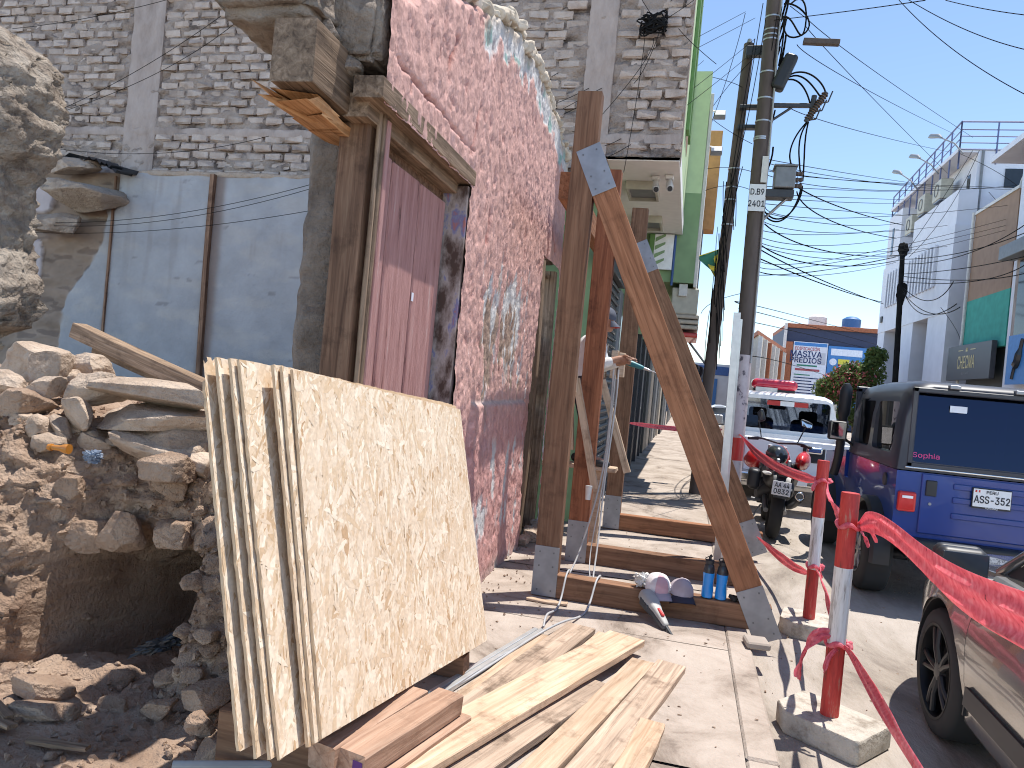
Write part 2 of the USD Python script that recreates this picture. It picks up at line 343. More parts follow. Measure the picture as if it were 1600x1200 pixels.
plain('orange_wall', (0.44, 0.22, 0.08), R=0.85)
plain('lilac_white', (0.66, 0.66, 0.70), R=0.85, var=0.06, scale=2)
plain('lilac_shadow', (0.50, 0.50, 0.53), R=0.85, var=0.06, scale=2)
plain('railing_blue', (0.10, 0.12, 0.24), R=0.5)
plain('brown_wall', (0.30, 0.19, 0.125), R=0.9, var=0.12, scale=3)
plain('teal_wall', (0.045, 0.30, 0.235), R=0.9, var=0.15, scale=3)
plain('window_dark', (0.02, 0.024, 0.03), R=0.12)
plain('ac_beige', (0.45, 0.42, 0.34), R=0.6)
plain('brick_orange', (0.34, 0.12, 0.06), R=0.9, var=0.2)
plain('beige_wall', (0.46, 0.40, 0.32), R=0.9, var=0.15)
plain('navy_board', (0.03, 0.04, 0.085), R=0.6)
plain('poster_blue', (0.05, 0.20, 0.48), R=0.5)
plain('poster_white', (0.70, 0.73, 0.80), R=0.5)
plain('poster_yellow', (0.66, 0.58, 0.06), R=0.5)
plain('poster_green', (0.03, 0.20, 0.13), R=0.5)
plain('poster_red', (0.38, 0.08, 0.10), R=0.5)
plain('gold_letter', (0.62, 0.50, 0.22), R=0.4)
plain('shutter_grey', (0.20, 0.205, 0.21), R=0.5, metal=0.3)
plain('shutter_dark', (0.045, 0.05, 0.05), R=0.5)
plain('tank_blue', (0.03, 0.12, 0.30), R=0.5)
plain('blue_paint_far', (0.04, 0.09, 0.24), R=0.6)

# ================================================================ ground, road, sidewalk
def sm(a, b, x):
    t = np.clip((np.asarray(x, float) - a) / (b - a), 0, 1); return t * t * (3 - 2 * t)

LOT = (-12.0, -1.3, -3.0, 8.0)
g = G(); zg = -0.175; B = 900.0
for (x0, x1, y0, y1) in ((-B, LOT[0], -B, B), (LOT[1], B, -B, B), (LOT[0], LOT[1], -B, LOT[2]), (LOT[0], LOT[1], LOT[3], B)):
    g.add((np.array([[x0, y0, zg], [x1, y0, zg], [x1, y1, zg], [x0, y1, zg]], float), np.array([[0, 1, 2], [0, 2, 3]])))
obj('ground', g, 'road', smooth=False); tag(stage.GetPrimAtPath('/World/ground'), kind='structure')
ny, nx = 160, 40
yy, xx = np.meshgrid(np.concatenate([np.linspace(-40, -3.2, 30), np.linspace(-3, 16, 110), np.linspace(16.5, 62, 50)]), np.linspace(0.5, 7.45, nx), indexing='ij')
P = np.stack([xx, yy, -0.15 + 0.012 * (fbm(np.stack([xx * 0.8, yy * 0.5, 0 * xx], -1), 3, 3) - 0.5)], -1)
tag(obj('road', grid(P, flip=True), 'road', smooth=True), kind='structure')

sw = UsdGeom.Xform.Define(stage, path_for('/World', 'sidewalk')); tag(sw, kind='structure')
obj('bed', box(-1.6, 0.395, -2.5, 62, -0.17, -0.025), 'joint_dirt', sw)
ys = [-2.2, -0.9, 0.4, 1.75, 3.3, 4.93, 6.3, 7.9, 9.5, 11.2, 12.9, 14.6, 16.3, 18.0, 20, 22, 24.5, 27, 30, 34, 38, 43, 49, 55, 62]
rg = np.random.default_rng(4)
for i in range(len(ys) - 1):
    a, b = ys[i] + 0.006, ys[i + 1] - 0.006
    n1 = max(6, int((b - a) / 0.12)); Y, X = np.meshgrid(np.linspace(a, b, n1), np.linspace(-1.5, 0.398, 18), indexing='ij')
    Z = -0.001 + 0.007 * (fbm(np.stack([X * 2, Y * 2, 0 * X + i], -1), 3, 11) - 0.5) + rg.uniform(-0.006, 0.004)
    e = np.minimum(np.minimum(Y - a, b - Y), 0.398 - X); Z = Z - 0.007 * (1 - sm(0, 0.02, e))
    X = X + np.where(X > 0.38, 0.006 * (noise(np.stack([Y * 9, X, X], -1), 2) - 0.5), 0)
    top = grid(np.stack([X, Y, Z], -1), flip=True)
    gg = G().add(top).add(box(-1.5, 0.392, a, b, -0.1, -0.026)); obj('slab', gg, 'sidewalk_slab', sw, smooth=40)
for i in range(32):
    a = -2.5 + i * 2.0
    obj('kerb_stone', box(0.402, 0.55 + rg.uniform(-.006, .006), a, a + 1.99, -0.3, -0.002 + rg.uniform(-.006, .002), 0.012), 'sidewalk_slab', sw)
obj('far_sidewalk', G().box(7.45, 9.6, -40, 62, -0.3, 0.0, 0.02), 'sidewalk_slab'); tag(stage.GetPrimAtPath('/World/far_sidewalk'), kind='structure')

# ================================================================ dug bank of earth in the cleared lot
nx = 300
xs = np.linspace(-6.8, -1.36, nx)
yf = 3.50 - 0.42 * sm(-3.1, -3.75, xs) + 0.10 * sm(-2.3, -1.9, xs)
cv = np.exp(-((xs + 2.83) / 0.40) ** 6); nc = 1 - cv
rows = [(0.6, -.2, 0), (2.2, -.10, 0), (None, -.12, 1), (None, -.17, 2), (None, .16, 3), (None, .53, 4), (None, .8, 5), (None, 1.0, 6), (None, 1.12, 7), (5.2, 1.24, 8), (6.6, 1.18, 8), (8.02, 1.1, 8)]
cnt = [22, 55, 45, 45, 40, 30, 30, 40, 40, 30, 20]
K = []
for (y, z, t) in rows:
    Yv = {0: lambda: np.full(nx, y), 1: lambda: yf - 0.16 - 0.40 * nc, 2: lambda: yf - 0.42 * nc + 0.85 * cv, 3: lambda: yf - 0.27 * nc + 1.0 * cv, 4: lambda: yf - 0.10 * nc + 0.14 * cv,
          5: lambda: yf + 0.05, 6: lambda: yf + 0.22, 7: lambda: yf + 0.5, 8: lambda: np.full(nx, y)}[t]()
    Zv = np.full(nx, z) - (0.22 * cv - 0.10 * nc if t == 2 else 0) - (0.06 * sm(-2.2, -1.7, xs) if t == 0 else 0)
    K.append(np.stack([xs, Yv, Zv], -1))
S = []
for i in range(len(K) - 1):
    p0, p1, p2, p3 = K[max(i - 1, 0)], K[i], K[i + 1], K[min(i + 2, len(K) - 1)]
    for t in np.linspace(0, 1, cnt[i], endpoint=False):
        a = 0.5 * ((2 * p1) + (-p0 + p2) * t + (2 * p0 - 5 * p1 + 4 * p2 - p3) * t * t + (-p0 + 3 * p1 - 3 * p2 + p3) * t ** 3)
        S.append(a * 0.5 + (p1 * (1 - t) + p2 * t) * 0.5)
P = np.array(S)
face = sm(2.5, 3.1, P[..., 1])
amp = 0.35 + 0.65 * face
P[..., 1] -= amp * (0.17 * (fbm(P * 2.3, 3, 21) - 0.5) + 0.13 * (fbm(P * 7, 3, 5) - 0.5) + 0.08 * (noise(P * 17, 6) - 0.5) + 0.03 * (noise(P * 40, 7) - 0.5)) * face
P[..., 2] += amp * (0.14 * (fbm(P * 2.1 + 30, 3, 22) - 0.5) + 0.08 * (fbm(P * 8 + 9, 3, 8) - 0.5) + 0.045 * (noise(P * 22 + 4, 9) - 0.5) + 0.02 * (noise(P * 45, 3) - 0.5))
P[..., 0] += amp * (0.08 * (fbm(P * 6 + 60, 3, 23) - 0.5))
P[..., 0] = np.where(P[..., 1] > 2.95, np.minimum(P[..., 0], -1.78 - 0.05 * (P[..., 0] + 1.36)), P[..., 0])
P[..., 2] -= 0.13 * sm(-1.62, -1.40, P[..., 0]) * (1 - face)
tag(obj('earth_bank', grid(P, flip=True), 'earth', smooth=True), kind='structure')

def boulder(name, label, cat, seed, c, size, m='rubble_block', group=None, rot=None, boxy=0.75, rough=0.10, sub=4):
    rg = np.random.default_rng(seed)
    M = T(*c) @ Rz(rg.uniform(-.35, .35) if rot is None else rot) @ Rx(rg.uniform(-.12, .12)) @ Ry(rg.uniform(-.1, .1))
    return tag(obj(name, rock(seed, size, rough, boxy, sub), m, M=M, smooth=28), label, cat, group)

SLABS = [
    ('a', -4.05, 3.90, 1.42, 0.50, 0.24, 'large tilted adobe block resting highest at the left end of the rubble pile'),
    ('b', -3.85, 3.75, 1.38, 0.22, 0.24, 'steep adobe chunk leaning against the large tilted block on the rubble pile'),
    ('c', -3.84, 4.10, 1.42, 0.34, 0.14, 'pale flat-topped adobe piece behind the cube-like block below the blue wall'),
    ('d', -3.48, 3.70, 1.27, 0.33, 0.23, 'cube-like adobe block with two small holes in its face'),
    ('e', -3.79, 3.85, 1.32, 0.20, 0.18, 'shaded adobe chunk tucked left of the cube-like block'),
    ('f', -3.78, 3.50, 1.18, 0.32, 0.17, 'sloping adobe brick in the lower left row of the rubble pile'),
    ('g', -3.96, 3.60, 1.28, 0.24, 0.15, 'small adobe brick wedged above the sloping brick at the picture edge'),
    ('h', -3.71, 3.60, 1.28, 0.19, 0.14, 'crumbling brown lump between the tilted block and the sloping brick'),
    ('i', -3.40, 3.55, 1.16, 0.15, 0.18, 'upright adobe stone standing just below the cube-like block'),
    ('j', -2.97, 3.75, 1.31, 0.78, 0.15, 'long adobe slab, topmost of the courses beside the boards'),
    ('k', -2.94, 3.72, 1.17, 0.76, 0.13, 'long adobe slab, second from the top of the courses beside the boards'),
    ('l', -2.90, 3.72, 1.04, 0.74, 0.13, 'recessed adobe slab, third course down beside the boards'),
    ('m', -2.70, 3.48, 1.02, 0.54, 0.17, 'bright sunlit adobe slab lowest of the stacked courses beside the boards'),
    ('n', -2.56, 3.30, 0.98, 0.28, 0.16, 'dark shaded stone in front of the bright lowest slab'),
    ('o', -3.70, 3.55, 1.06, 0.42, 0.14, 'broad flat adobe piece in the middle of the rubble pile'),
    ('p', -3.35, 3.42, 1.08, 0.25, 0.07, 'thin flat adobe shard lying above the orange bottle neck'),
    ('q', -3.15, 3.42, 1.03, 0.22, 0.15, 'squarish adobe piece just left of the bright lowest slab'),
    ('r', -3.29, 3.10, 0.76, 0.19, 0.17, 'rounded earth lump sticking out of the sunlit bank face'),
    ('r', -3.10, 3.15, 0.80, 0.13, 0.14, 'pointed stone set in the bank right of the rounded lump'),
    ('r', -2.57, 3.25, 0.88, 0.17, 0.15, 'shaded stone in the bank just under the dark shaded stone'),
    ('r', -2.98, 3.18, 0.56, 0.20, 0.16, 'stone set in the roof of the dug hole at its left'),
    ('r', -2.80, 3.20, 0.62, 0.24, 0.22, 'biggest stone set in the roof of the dug hole, at its middle'),
    ('r', -2.53, 3.22, 0.62, 0.22, 0.15, 'stone set in the roof of the dug hole at its right'),
    ('r', -2.33, 3.25, 0.64, 0.13, 0.14, 'round stone in the bank close to the left edge of the boards'),
    ('f', -2.23, 2.92, -0.07, 0.13, 0.09, 'square brick piece lying on the shaded dirt before the hole'),
    ('f', -2.05, 3.0, -0.02, 0.23, 0.12, 'shaded flat stone right of the hole beside the boards'),
    ('f', -1.97, 2.85, -0.06, 0.13, 0.14, 'shaded rounded stone at the foot of the leftmost board'),
    ('f', -1.79, 2.70, -0.08, 0.12, 0.10, 'angular stone touching the foot of the leftmost board'),
    ('f', -2.66, 2.72, -0.09, 0.21, 0.11, 'crusty dirt clod at the lower left of the dug hole'),
    ('f', -2.80, 2.85, -0.06, 0.22, 0.10, 'crumbly dirt clod beside the flat sticks at the lower left'),
    ('g', -7.62, 7.80, 3.36, 0.90, 0.30, 'big grey adobe block resting on the broken wall left of the blue wall'),
    ('g', -8.00, 7.75, 3.03, 0.62, 0.26, 'pale adobe piece lying left of the big block on the broken wall'),
    ('g', -7.85, 7.85, 3.75, 0.55, 0.2, 'rounded adobe lump on top of the broken wall under the brick wall'),
]
for i, (k, x, y, z, w, h, lab) in enumerate(SLABS):
    if k == 'r': y += 0.07; w *= 0.92
    if k in 'mnpqr': q = 1.06; x, y, z, w, h = x * q, y * q, 1.6 + (z - 1.6) * q, w * q, h * q
    dep = 0.34 if k in 'jklm' else 0.75 * w
    bx = 0.9 if k in 'jklmdopf' else 0.7
    boulder('adobe_block' if k in 'abcdefghijklmopq' else 'stone', lab, 'adobe block' if k in 'abcdefghijklmopqg' else 'stone', 100 + i, (x, y + 0.03, z), (w * 1.12, dep, h * 1.12), 'rubble_block' if k not in 'rfn' else 'earth',
            rot=(0.06 if k in 'jklmp' else None), boxy=bx, rough=0.07 if k in 'jklm' else 0.10)

# loose lumps in and on the bank: alike
rg = np.random.default_rng(31); Pf = P.reshape(-1, 3); sel = Pf[(Pf[:, 0] > -4.6) & (Pf[:, 0] < -1.75) & (Pf[:, 1] > 2.35) & (Pf[:, 1] < 4.4)]
vis_face = sel[(sel[:, 1] > 2.75)]
lumps = []
for i in range(150):
    c = vis_face[rg.integers(len(vis_face))] if i % 5 else sel[rg.integers(len(sel))]
    s = rg.uniform(0.05, 0.125) * (1.25 if c[2] > 0.9 else 1)
    if np.exp(-((c[0] + 2.82) / 0.42) ** 4) > 0.4 and c[1] > 3.5 and c[2] < 0.6: continue
    M = T(*(c + [0, -0.01, 0.012])) @ Rz(rg.uniform(0, 6)) @ Rx(rg.uniform(-.5, .5))
    tag(obj('rubble_lump', rock(900 + i, (s * 1.3, s, s * 0.85), 0.16, 0.6, 2), 'rubble_block' if c[2] > 0.95 else 'earth', M=M, smooth=28), 'fist-sized lump of broken adobe lying in the earth bank', 'rubble lump', 'broken adobe lumps in the rubble bank')
gg = G(); far = Pf[(Pf[:, 0] > -5.4) & (Pf[:, 0] < -1.5) & (Pf[:, 1] > 1.7) & (Pf[:, 1] < 6.5)]
for i in range(4200):
    c = far[rg.integers(len(far))]; s = rg.uniform(0.008, 0.030)
    if np.exp(-((c[0] + 2.82) / 0.45) ** 4) > 0.3 and c[1] > 3.42 and c[2] < 0.62: continue
    gg.add(chip_at(rg, s, c + [0, -0.003, s * 0.25]))
tag(obj('loose_rubble', gg, 'earth'), 'small crumbs of adobe strewn over the dug bank', 'rubble', kind='stuff')
gg = G()
for i in range(300):     # dirt and crumbs strewn over the sidewalk edge
    c = np.array([-1.45 + abs(rg.normal(0, 0.28)), rg.uniform(1.6, 8.0), 0.003]); s = rg.uniform(0.004, 0.014)
    gg.add(chip_at(rg, s, c))
for i in range(260):
    c = np.array([rg.uniform(-1.2, 0.5), rg.uniform(1.8, 9.0), 0.002]); s = rg.uniform(0.003, 0.009)
    gg.add(chip_at(rg, s, c, (1.6, 1, .6)))
for i in range(200):
    c = np.array([rg.uniform(0.6, 2.4), rg.uniform(2.5, 12.0), -0.148]); s = rg.uniform(0.004, 0.013)
    gg.add(chip_at(rg, s, c))
tag(obj('crumbs', gg, 'earth'), 'crumbs of dirt scattered over the sidewalk and road', 'debris', kind='stuff')

# smaller finds in the rubble
plain('amber_glass', (0.45, 0.18, 0.03), R=0.15); plain('bag_dark', (0.014, 0.014, 0.016), R=0.35, bump=0.6, bscale=25); plain('bag_blue', (0.16, 0.2, 0.27), R=0.4, bump=0.6, bscale=25)
b = thing('bottle_neck', 'broken amber bottle neck lying on the rubble below a thin shard', 'bottle', M=T(-3.37, 3.36, 0.985) @ Rz(0.1) @ Ry(math.pi / 2))
pr = np.array([[0, 0.017], [0.01, 0.017], [0.012, 0.02], [0.022, 0.02], [0.024, 0.015], [0.07, 0.016], [0.1, 0.026], [0.125, 0.028]])
obj('neck', tube(np.c_[0 * pr[:, 0], 0 * pr[:, 0], pr[:, 0]], pr[:, 1], 14), 'amber_glass', b, smooth=40)
def crumple(seed, size):
    s = trimesh.creation.icosphere(subdivisions=3); v = np.asarray(s.vertices); q = v * 2.6 + seed
    return v * (0.55 + 0.9 * np.abs(fbm(q, 3, seed) - 0.5)[:, None] * 2) * np.asarray(size) / 2, s.faces
tag(obj('plastic_bag', crumple(3, (0.14, 0.1, 0.09)), 'bag_blue', M=T(-3.05, 3.33, 0.97), smooth=30), 'crumpled grey-blue plastic bag on the shaded rubble by the bright slab', 'plastic bag')
tag(obj('plastic_bag', crumple(8, (0.34, 0.1, 0.10)), 'bag_dark', M=T(-2.62, 3.42, 0.0) @ Rz(0.3) @ Ry(-0.35), smooth=30), 'black plastic bag lying inside the dug hole', 'plastic bag')
for i, (x, y, z, L, a, lab) in enumerate([(-2.95, 2.72, -0.045, 0.30, -0.45, 'flat grey stick lying on dirt at the lower left'), (-2.86, 2.62, -0.05, 0.26, -0.3, 'second flat stick below the grey stick at the lower left'), (-2.5, 2.52, -0.07, 0.26, 0.15, 'crusty wood splinter lying on the sunlit dirt before the hole')]):
    tag(obj('stick', timber(L, 0.04, 0.018, 50 + i, 0.01, n=6), 'old_beam', M=T(x, y, z) @ Rz(a)), lab, 'stick')

# ================================================================ pink adobe facade wall with its door
WX = -1.48
top_y = np.array([3.15, 3.6, 4.28, 4.7, 5.15, 5.57, 5.7, 6.1, 6.41, 6.7, 6.98, 7.31, 7.5, 7.75, 8.04])
top_z = np.array([3.36, 3.60, 3.92, 4.02, 4.20, 4.34, 4.24, 4.34, 4.28, 4.32, 4.24, 4.22, 4.14, 4.14, 3.98])
D0, D1, DZ = 3.3, 4.56, 2.80         # door opening
E0, E1, EZ = 7.02, 7.95, 2.80        # second opening
W = thing('adobe_facade_wall', 'old pink-plastered adobe wall with crumbling top, peeling plaster and plank door', 'wall', (0, 0, 0))
yv = np.concatenate([np.arange(3.15, 8.045, 0.0125)]); zv = np.arange(-0.03, 4.42, 0.0125)
Yg, Zg = np.meshgrid(yv, zv, indexing='ij')
tz = np.interp(Yg, top_y, top_z) + 0.07 * (noise(np.stack([Yg * 9, 0 * Yg, 0 * Yg], -1), 4) - 0.5) + 0.03 * (noise(np.stack([Yg * 26, 0 * Yg, 0 * Yg], -1), 5) - 0.5)
Q = np.stack([Yg, 0 * Yg, Zg], -1)
flk = fbm(Q * [24, 1, 9], 4, 7)
rel = 0.008 * (fbm(Q * [14, 1, 8], 4, 2) - 0.5) + 0.0045 * (sm(0.44, 0.50, flk) - 0.5) + 0.003 * (sm(0.54, 0.58, flk) - 0.5) + 0.008 * (fbm(Q * [46, 1, 20], 2, 8) - 0.5) + 0.045 * (fbm(Q * [1.1, 1, 0.8], 2, 9) - 0.5)
# dado: a blocked-up opening below the ledge
dad = sm(5.02, 5.06, Yg) * (1 - sm(6.80, 6.84, Yg)) * (1 - sm(1.36, 1.40, Zg))
rel += dad * (0.025 + 0.035 * (1 - Zg / 1.4)) - 0.05 * np.exp(-((Yg - (5.02 - 0.03 * np.sin(Zg * 3))) / 0.022) ** 2) * (1 - sm(1.36, 1.42, Zg)) - 0.045 * np.exp(-((Yg - 6.84) / 0.02) ** 2) * (1 - sm(1.36, 1.42, Zg))
# peeled plaster
pn = fbm(Q * [5, 1, 1.7], 4, 12)
pn2 = fbm(Q * [11, 1, 1.5], 4, 13)
m1 = sm(0.46, 0.56, 0.62 * np.exp(-((Yg - 5.9) / 1.0) ** 4) * np.exp(-((Zg - 1.92) / 0.56) ** 4) + 2.0 * (pn2 - 0.50))
m1 = m1 * np.exp(-((Yg - 5.9) / 1.15) ** 8) * np.exp(-((Zg - 1.9) / 0.68) ** 8)
fr = fbm(Q * [9, 1, 4], 3, 31)
m2 = sm(0.42, 0.56, 0.9 * sm(0.62, 0.0, tz - Zg) * sm(4.2, 4.9, Yg) + 0.9 * (fr - 0.5) + 0.05 * (Yg - 5))      # bare white-washed strip below the top
m3 = sm(0.60, 0.66, fbm(Q * [7, 1, 2.2] + 50, 4, 44)) * sm(1.15, 1.0, Zg) * sm(4.9, 5.1, Yg)           # flakes low down
crk = np.zeros_like(Yg)
for (y0, z0, y1, z1, w) in ((3.28, 3.05, 4.55, 3.02, 0.012), (4.5, 3.0, 4.62, 3.35, 0.02), (7.2, 2.75, 7.1, 3.25, 0.03), (7.25, 3.15, 7.6, 2.95, 0.03), (5.05, 2.55, 5.1, 2.75, 0.03), (4.0, 3.35, 4.1, 3.55, 0.02)):
    t = np.clip(((Yg - y0) * (y1 - y0) + (Zg - z0) * (z1 - z0)) / ((y1 - y0) ** 2 + (z1 - z0) ** 2), 0, 1)
    d = np.hypot(Yg - y0 - t * (y1 - y0) + 0.05 * (fr - 0.5), Zg - z0 - t * (z1 - z0) + 0.06 * (pn - 0.5)); crk = np.maximum(crk, np.exp(-(d / w) ** 2))
chip = sm(0.66, 0.70, fbm(Q * [16, 1, 6] + 80, 4, 61))
rel -= 0.014 * m1 + 0.012 * m2 + 0.008 * m3 + 0.03 * crk + 0.008 * chip
rel += m1 * 0.016 * (fbm(Q * [38, 1, 2.5], 3, 71) - 0.5)
hole = ((Yg < D1) & (Zg < DZ)) | ((Yg > E0) & (Yg < E1) & (Zg < EZ))
pink = np.array([0.62, 0.365, 0.315]); red = np.array([0.30, 0.10, 0.085]); wht = np.array([0.60, 0.585, 0.57]); mud = np.array([0.335, 0.235, 0.18])
grn = np.array([0.20, 0.40, 0.345]); buff = np.array([0.50, 0.42, 0.34])
low = sm(1.5, 1.15, Zg + 0.15 * (pn - 0.5)) * sm(4.6, 5.1, Yg)
c = pink[None, None] * (0.94 + 0.12 * (fbm(Q * [3, 1, 2], 3, 90) - 0.4)[..., None])
c = c * (1 - low[..., None]) + np.array([0.56, 0.30, 0.27]) * low[..., None]
fl = sm(0.56, 0.62, fbm(Q * [26, 1, 9], 3, 15)); c = c * (1 - 0.25 * fl[..., None]) + np.array([0.68, 0.44, 0.405]) * 0.25 * fl[..., None]
bm = mud * (0.8 + 0.5 * fbm(Q * [30, 1, 3], 3, 16))[..., None]; wm = sm(0.50, 0.60, fbm(Q * [22, 1, 3.0] + 7, 3, 17) + 0.22 * sm(1.75, 2.35, Zg) - 0.06)[..., None]
c = c * (1 - m1[..., None]) + (bm * (1 - wm) + wht * wm) * m1[..., None]
tp = (wht * (1 - 0.75 * sm(0.60, 0.66, fbm(Q * [6, 1, 6] + 21, 3, 18))[..., None]) + grn * 0.75 * sm(0.60, 0.66, fbm(Q * [6, 1, 6] + 21, 3, 18))[..., None])
edge = sm(0.20, 0.06, tz - Zg + 0.1 * (pn - 0.5))[..., None]; tp = tp * (1 - edge) + buff * edge
c = c * (1 - m2[..., None]) + tp * m2[..., None]
c = c * (1 - m3[..., None]) + wht * m3[..., None]
k = np.clip(crk * 0.85 + chip * 0.3, 0, 1)[..., None]; c = c * (1 - k) + red * k
foot = sm(0.14, 0.0, Zg + 0.1 * (pn - 0.5))[..., None]; c = c * (1 - 0.6 * foot) + np.array([0.3, 0.25, 0.22]) * 0.6 * foot
ledge = np.exp(-((Zg - 1.39) / 0.018) ** 2)[..., None] * (sm(5.02, 5.06, Yg) * (1 - sm(6.8, 6.84, Yg)))[..., None]; c = c * (1 - ledge) + np.array([0.55, 0.42, 0.38]) * ledge
Zc = np.minimum(Zg, tz)
V = np.stack([WX + rel - 0.10 * sm(0.10, 0.0, tz - Zg), Yg, Zc], -1)
v, f = grid(V, flip=False); keep = ~(hole.ravel()[f].any(1)) & ~((Zg > tz + 0.02).ravel()[f].all(1))
f = f[keep]; us = np.unique(f); re = np.zeros(len(v), int); re[us] = np.arange(len(us))
obj('plaster_face', (v[us], re[f]), 'plaster_own', W, smooth=True, col=c.reshape(-1, 3)[us])
# the mud body behind the plaster: crumbling top and ends
def lumpy(x0, x1, y0, y1, z0, z1, amp=0.05, step=0.05, seed=1, fq=3.0, topf=None):
    n = [max(2, int(round((b - a) / step))) for a, b in ((x0, x1), (y0, y1), (z0, z1))]
    m = trimesh.creation.box(extents=(1, 1, 1)); V, F = [], []; k = 0
    for ax in range(3):
        for s in (0, 1):
            o = [i for i in range(3) if i != ax]
            A, Bq = np.meshgrid(np.linspace(0, 1, n[o[0]] + 1), np.linspace(0, 1, n[o[1]] + 1), indexing='ij')
            p = np.zeros(A.shape + (3,)); p[..., ax] = s; p[..., o[0]] = A; p[..., o[1]] = Bq
            vv, ff = grid(p, flip=bool((s == 0) ^ (ax == 1))); V.append(vv); F.append(ff + k); k += len(vv)
    U = np.vstack(V); F = np.vstack(F)
    X = np.array([x0, y0, z0]) + U * np.array([x1 - x0, y1 - y0, z1 - z0])
    if topf is not None: X[:, 2] = z0 + U[:, 2] * (topf(X[:, 1]) - z0)
    d = (U - 0.5) * 2; d = np.sign(d) * np.abs(d) ** 6; L = np.linalg.norm(d, axis=1, keepdims=True); d = d / np.maximum(L, 1e-6)
    h = amp * (2.0 * (fbm(X * fq + seed, 4, seed) - 0.5) + 0.9 * (fbm(X * fq * 4 + seed, 3, seed + 3) - 0.5))
    h = h - amp * 0.8 * (L[:, 0] > 1.15)
    return X + d * h[:, None], F
tf = lambda y: np.interp(y, top_y, top_z) + 0.02
obj('adobe_body', lumpy(-1.74, WX - 0.055, D1 + 0.02, E0 - 0.02, -0.1, 4.3, 0.045, 0.05, 3, topf=tf), 'adobe', W, smooth=True)
obj('adobe_body', lumpy(-1.74, WX - 0.055, E0 - 0.03, 8.03, EZ + 0.06, 4.2, 0.045, 0.05, 4, topf=tf), 'adobe', W, smooth=True)
obj('adobe_body', lumpy(-1.66, WX - 0.055, D0 - 0.02, D1 + 0.03, DZ + 0.26, 3.8, 0.045, 0.05, 5, topf=tf), 'adobe', W, smooth=True)
obj('adobe_pier', lumpy(-2.07, -1.85, 3.55, 3.85, 0.8, 3.12, 0.035, 0.035, 6, 4.0), 'adobe', W, smooth=True)
obj('adobe_overhang', lumpy(-2.20, -1.72, 2.86, 3.3, 3.10, 3.62, 0.07, 0.03, 8, 4.0), 'adobe', W, smooth=True)
obj('adobe_overhang', lumpy(-1.80, -1.52, 3.10, 3.5, 2.98, 3.50, 0.05, 0.025, 12, 5.0), 'adobe', W, smooth=True)
for i, (x, y, z, s) in enumerate([(-1.66, 3.14, 2.97, .13), (-1.75, 3.06, 3.08, .16), (-1.60, 3.22, 3.06, .13), (-1.70, 3.2, 3.18, .2), (-1.95, 3.42, 3.0, .2)]):
    obj('mud_lump', rock(300 + i, (s, s, s * .8), 0.2, 0.5, 3), 'adobe', W, M=T(x, y, z), smooth=50)
gg = G()
for i in range(46):      # crumbling crest
    y = 4.3 + i * 0.082; s = rg.uniform(0.06, 0.15); gg.add(rock(400 + i, (0.16, s * 1.3, s), 0.25, 0.5, 2), T(WX - 0.07 + rg.uniform(-.03, .02), y, float(np.interp(y, top_y, top_z)) - 0.01))
mat('crest', [(0.3, (0.36, 0.30, 0.23)), (0.5, (0.52, 0.45, 0.36)), (0.75, (0.62, 0.56, 0.48))], scale=7, detail=9, R=0.95, bump=0.9, bscale=28, bdetail=8, bdist=0.01)
tag(obj('crumbling_crest', gg, 'crest', W, smooth=50), kind='stuff')
# lintels and posts
def beam(parent, name, m, a, L, w, t, yaw=0.0, roll=0.0, pitch=0.0, seed=1, bow=0.004, label=None, n=10):
    p = obj(name, timber(L, w, t, seed, bow, 0.006, n), m, parent, M=T(*a) @ Rz(yaw) @ Ry(-pitch) @ Rx(roll))
    if label: p.SetCustomDataByKey('label', label)
    return p
beam(W, 'lintel', 'old_beam', (-1.755, 2.82, 2.90), 2.2, 0.20, 0.27, yaw=math.pi / 2 + 0.02, seed=5, bow=0.01, label='thick weathered beam end jutting out')
beam(W, 'lintel', 'old_beam', (-1.625, 3.17, 2.80), 1.5, 0.13, 0.11, yaw=math.pi / 2, seed=6, label='smaller beam end over the post')
beam(W, 'lintel', 'old_beam', (-1.545, 3.12, 2.865), 1.5, 0.15, 0.10, yaw=math.pi / 2, seed=7, label='splintered lintel over the door')
def splinters(seed, L, w, t):
    rg = np.random.default_rng(seed); v, f = timber(L, w, t, seed, 0.01, 0.003, 14)
    v = v.copy(); end = v[:, 0] < 0.25; v[end, 0] += rg.uniform(-0.1, 0.12, end.sum()); v[:, 2] += 0.02 * (noise(v * 9, seed) - 0.5); return v, f
obj('broken_board', splinters(3, 0.6, 0.20, 0.05), 'fresh_break', W, M=T(-1.79, 2.95, 2.735) @ Rz(math.pi / 2 - 0.06) @ Rx(0.06)).SetCustomDataByKey('label', 'freshly split orange wood under the beam')
obj('broken_board', splinters(4, 0.26, 0.06, 0.045), 'fresh_break', W, M=T(-1.90, 2.88, 2.74) @ Rz(math.pi / 2 - 0.45) @ Rx(0.5) @ Ry(0.10)).SetCustomDataByKey('label', 'splintered stub hanging from the broken board')
beam(W, 'door_post', 'old_post', (-1.672, 3.36, -0.05), 2.80, 0.15, 0.185, yaw=0, pitch=math.pi / 2, roll=math.pi / 2, seed=9, bow=0.006)
beam(W, 'post_board', 'old_beam', (-1.563, 3.31, -0.05), 2.92, 0.03, 0.02, pitch=math.pi / 2, seed=10)
beam(W, 'post_board', 'old_beam', (-1.558, 3.345, -0.05), 2.90, 0.03, 0.03, pitch=math.pi / 2, seed=11)
obj('post_board', box(-1.572, -1.543, 3.365, 3.41, -0.05, 2.80, 0.004), 'door_paint', W).SetCustomDataByKey('label', 'pink-painted edge board of the post')
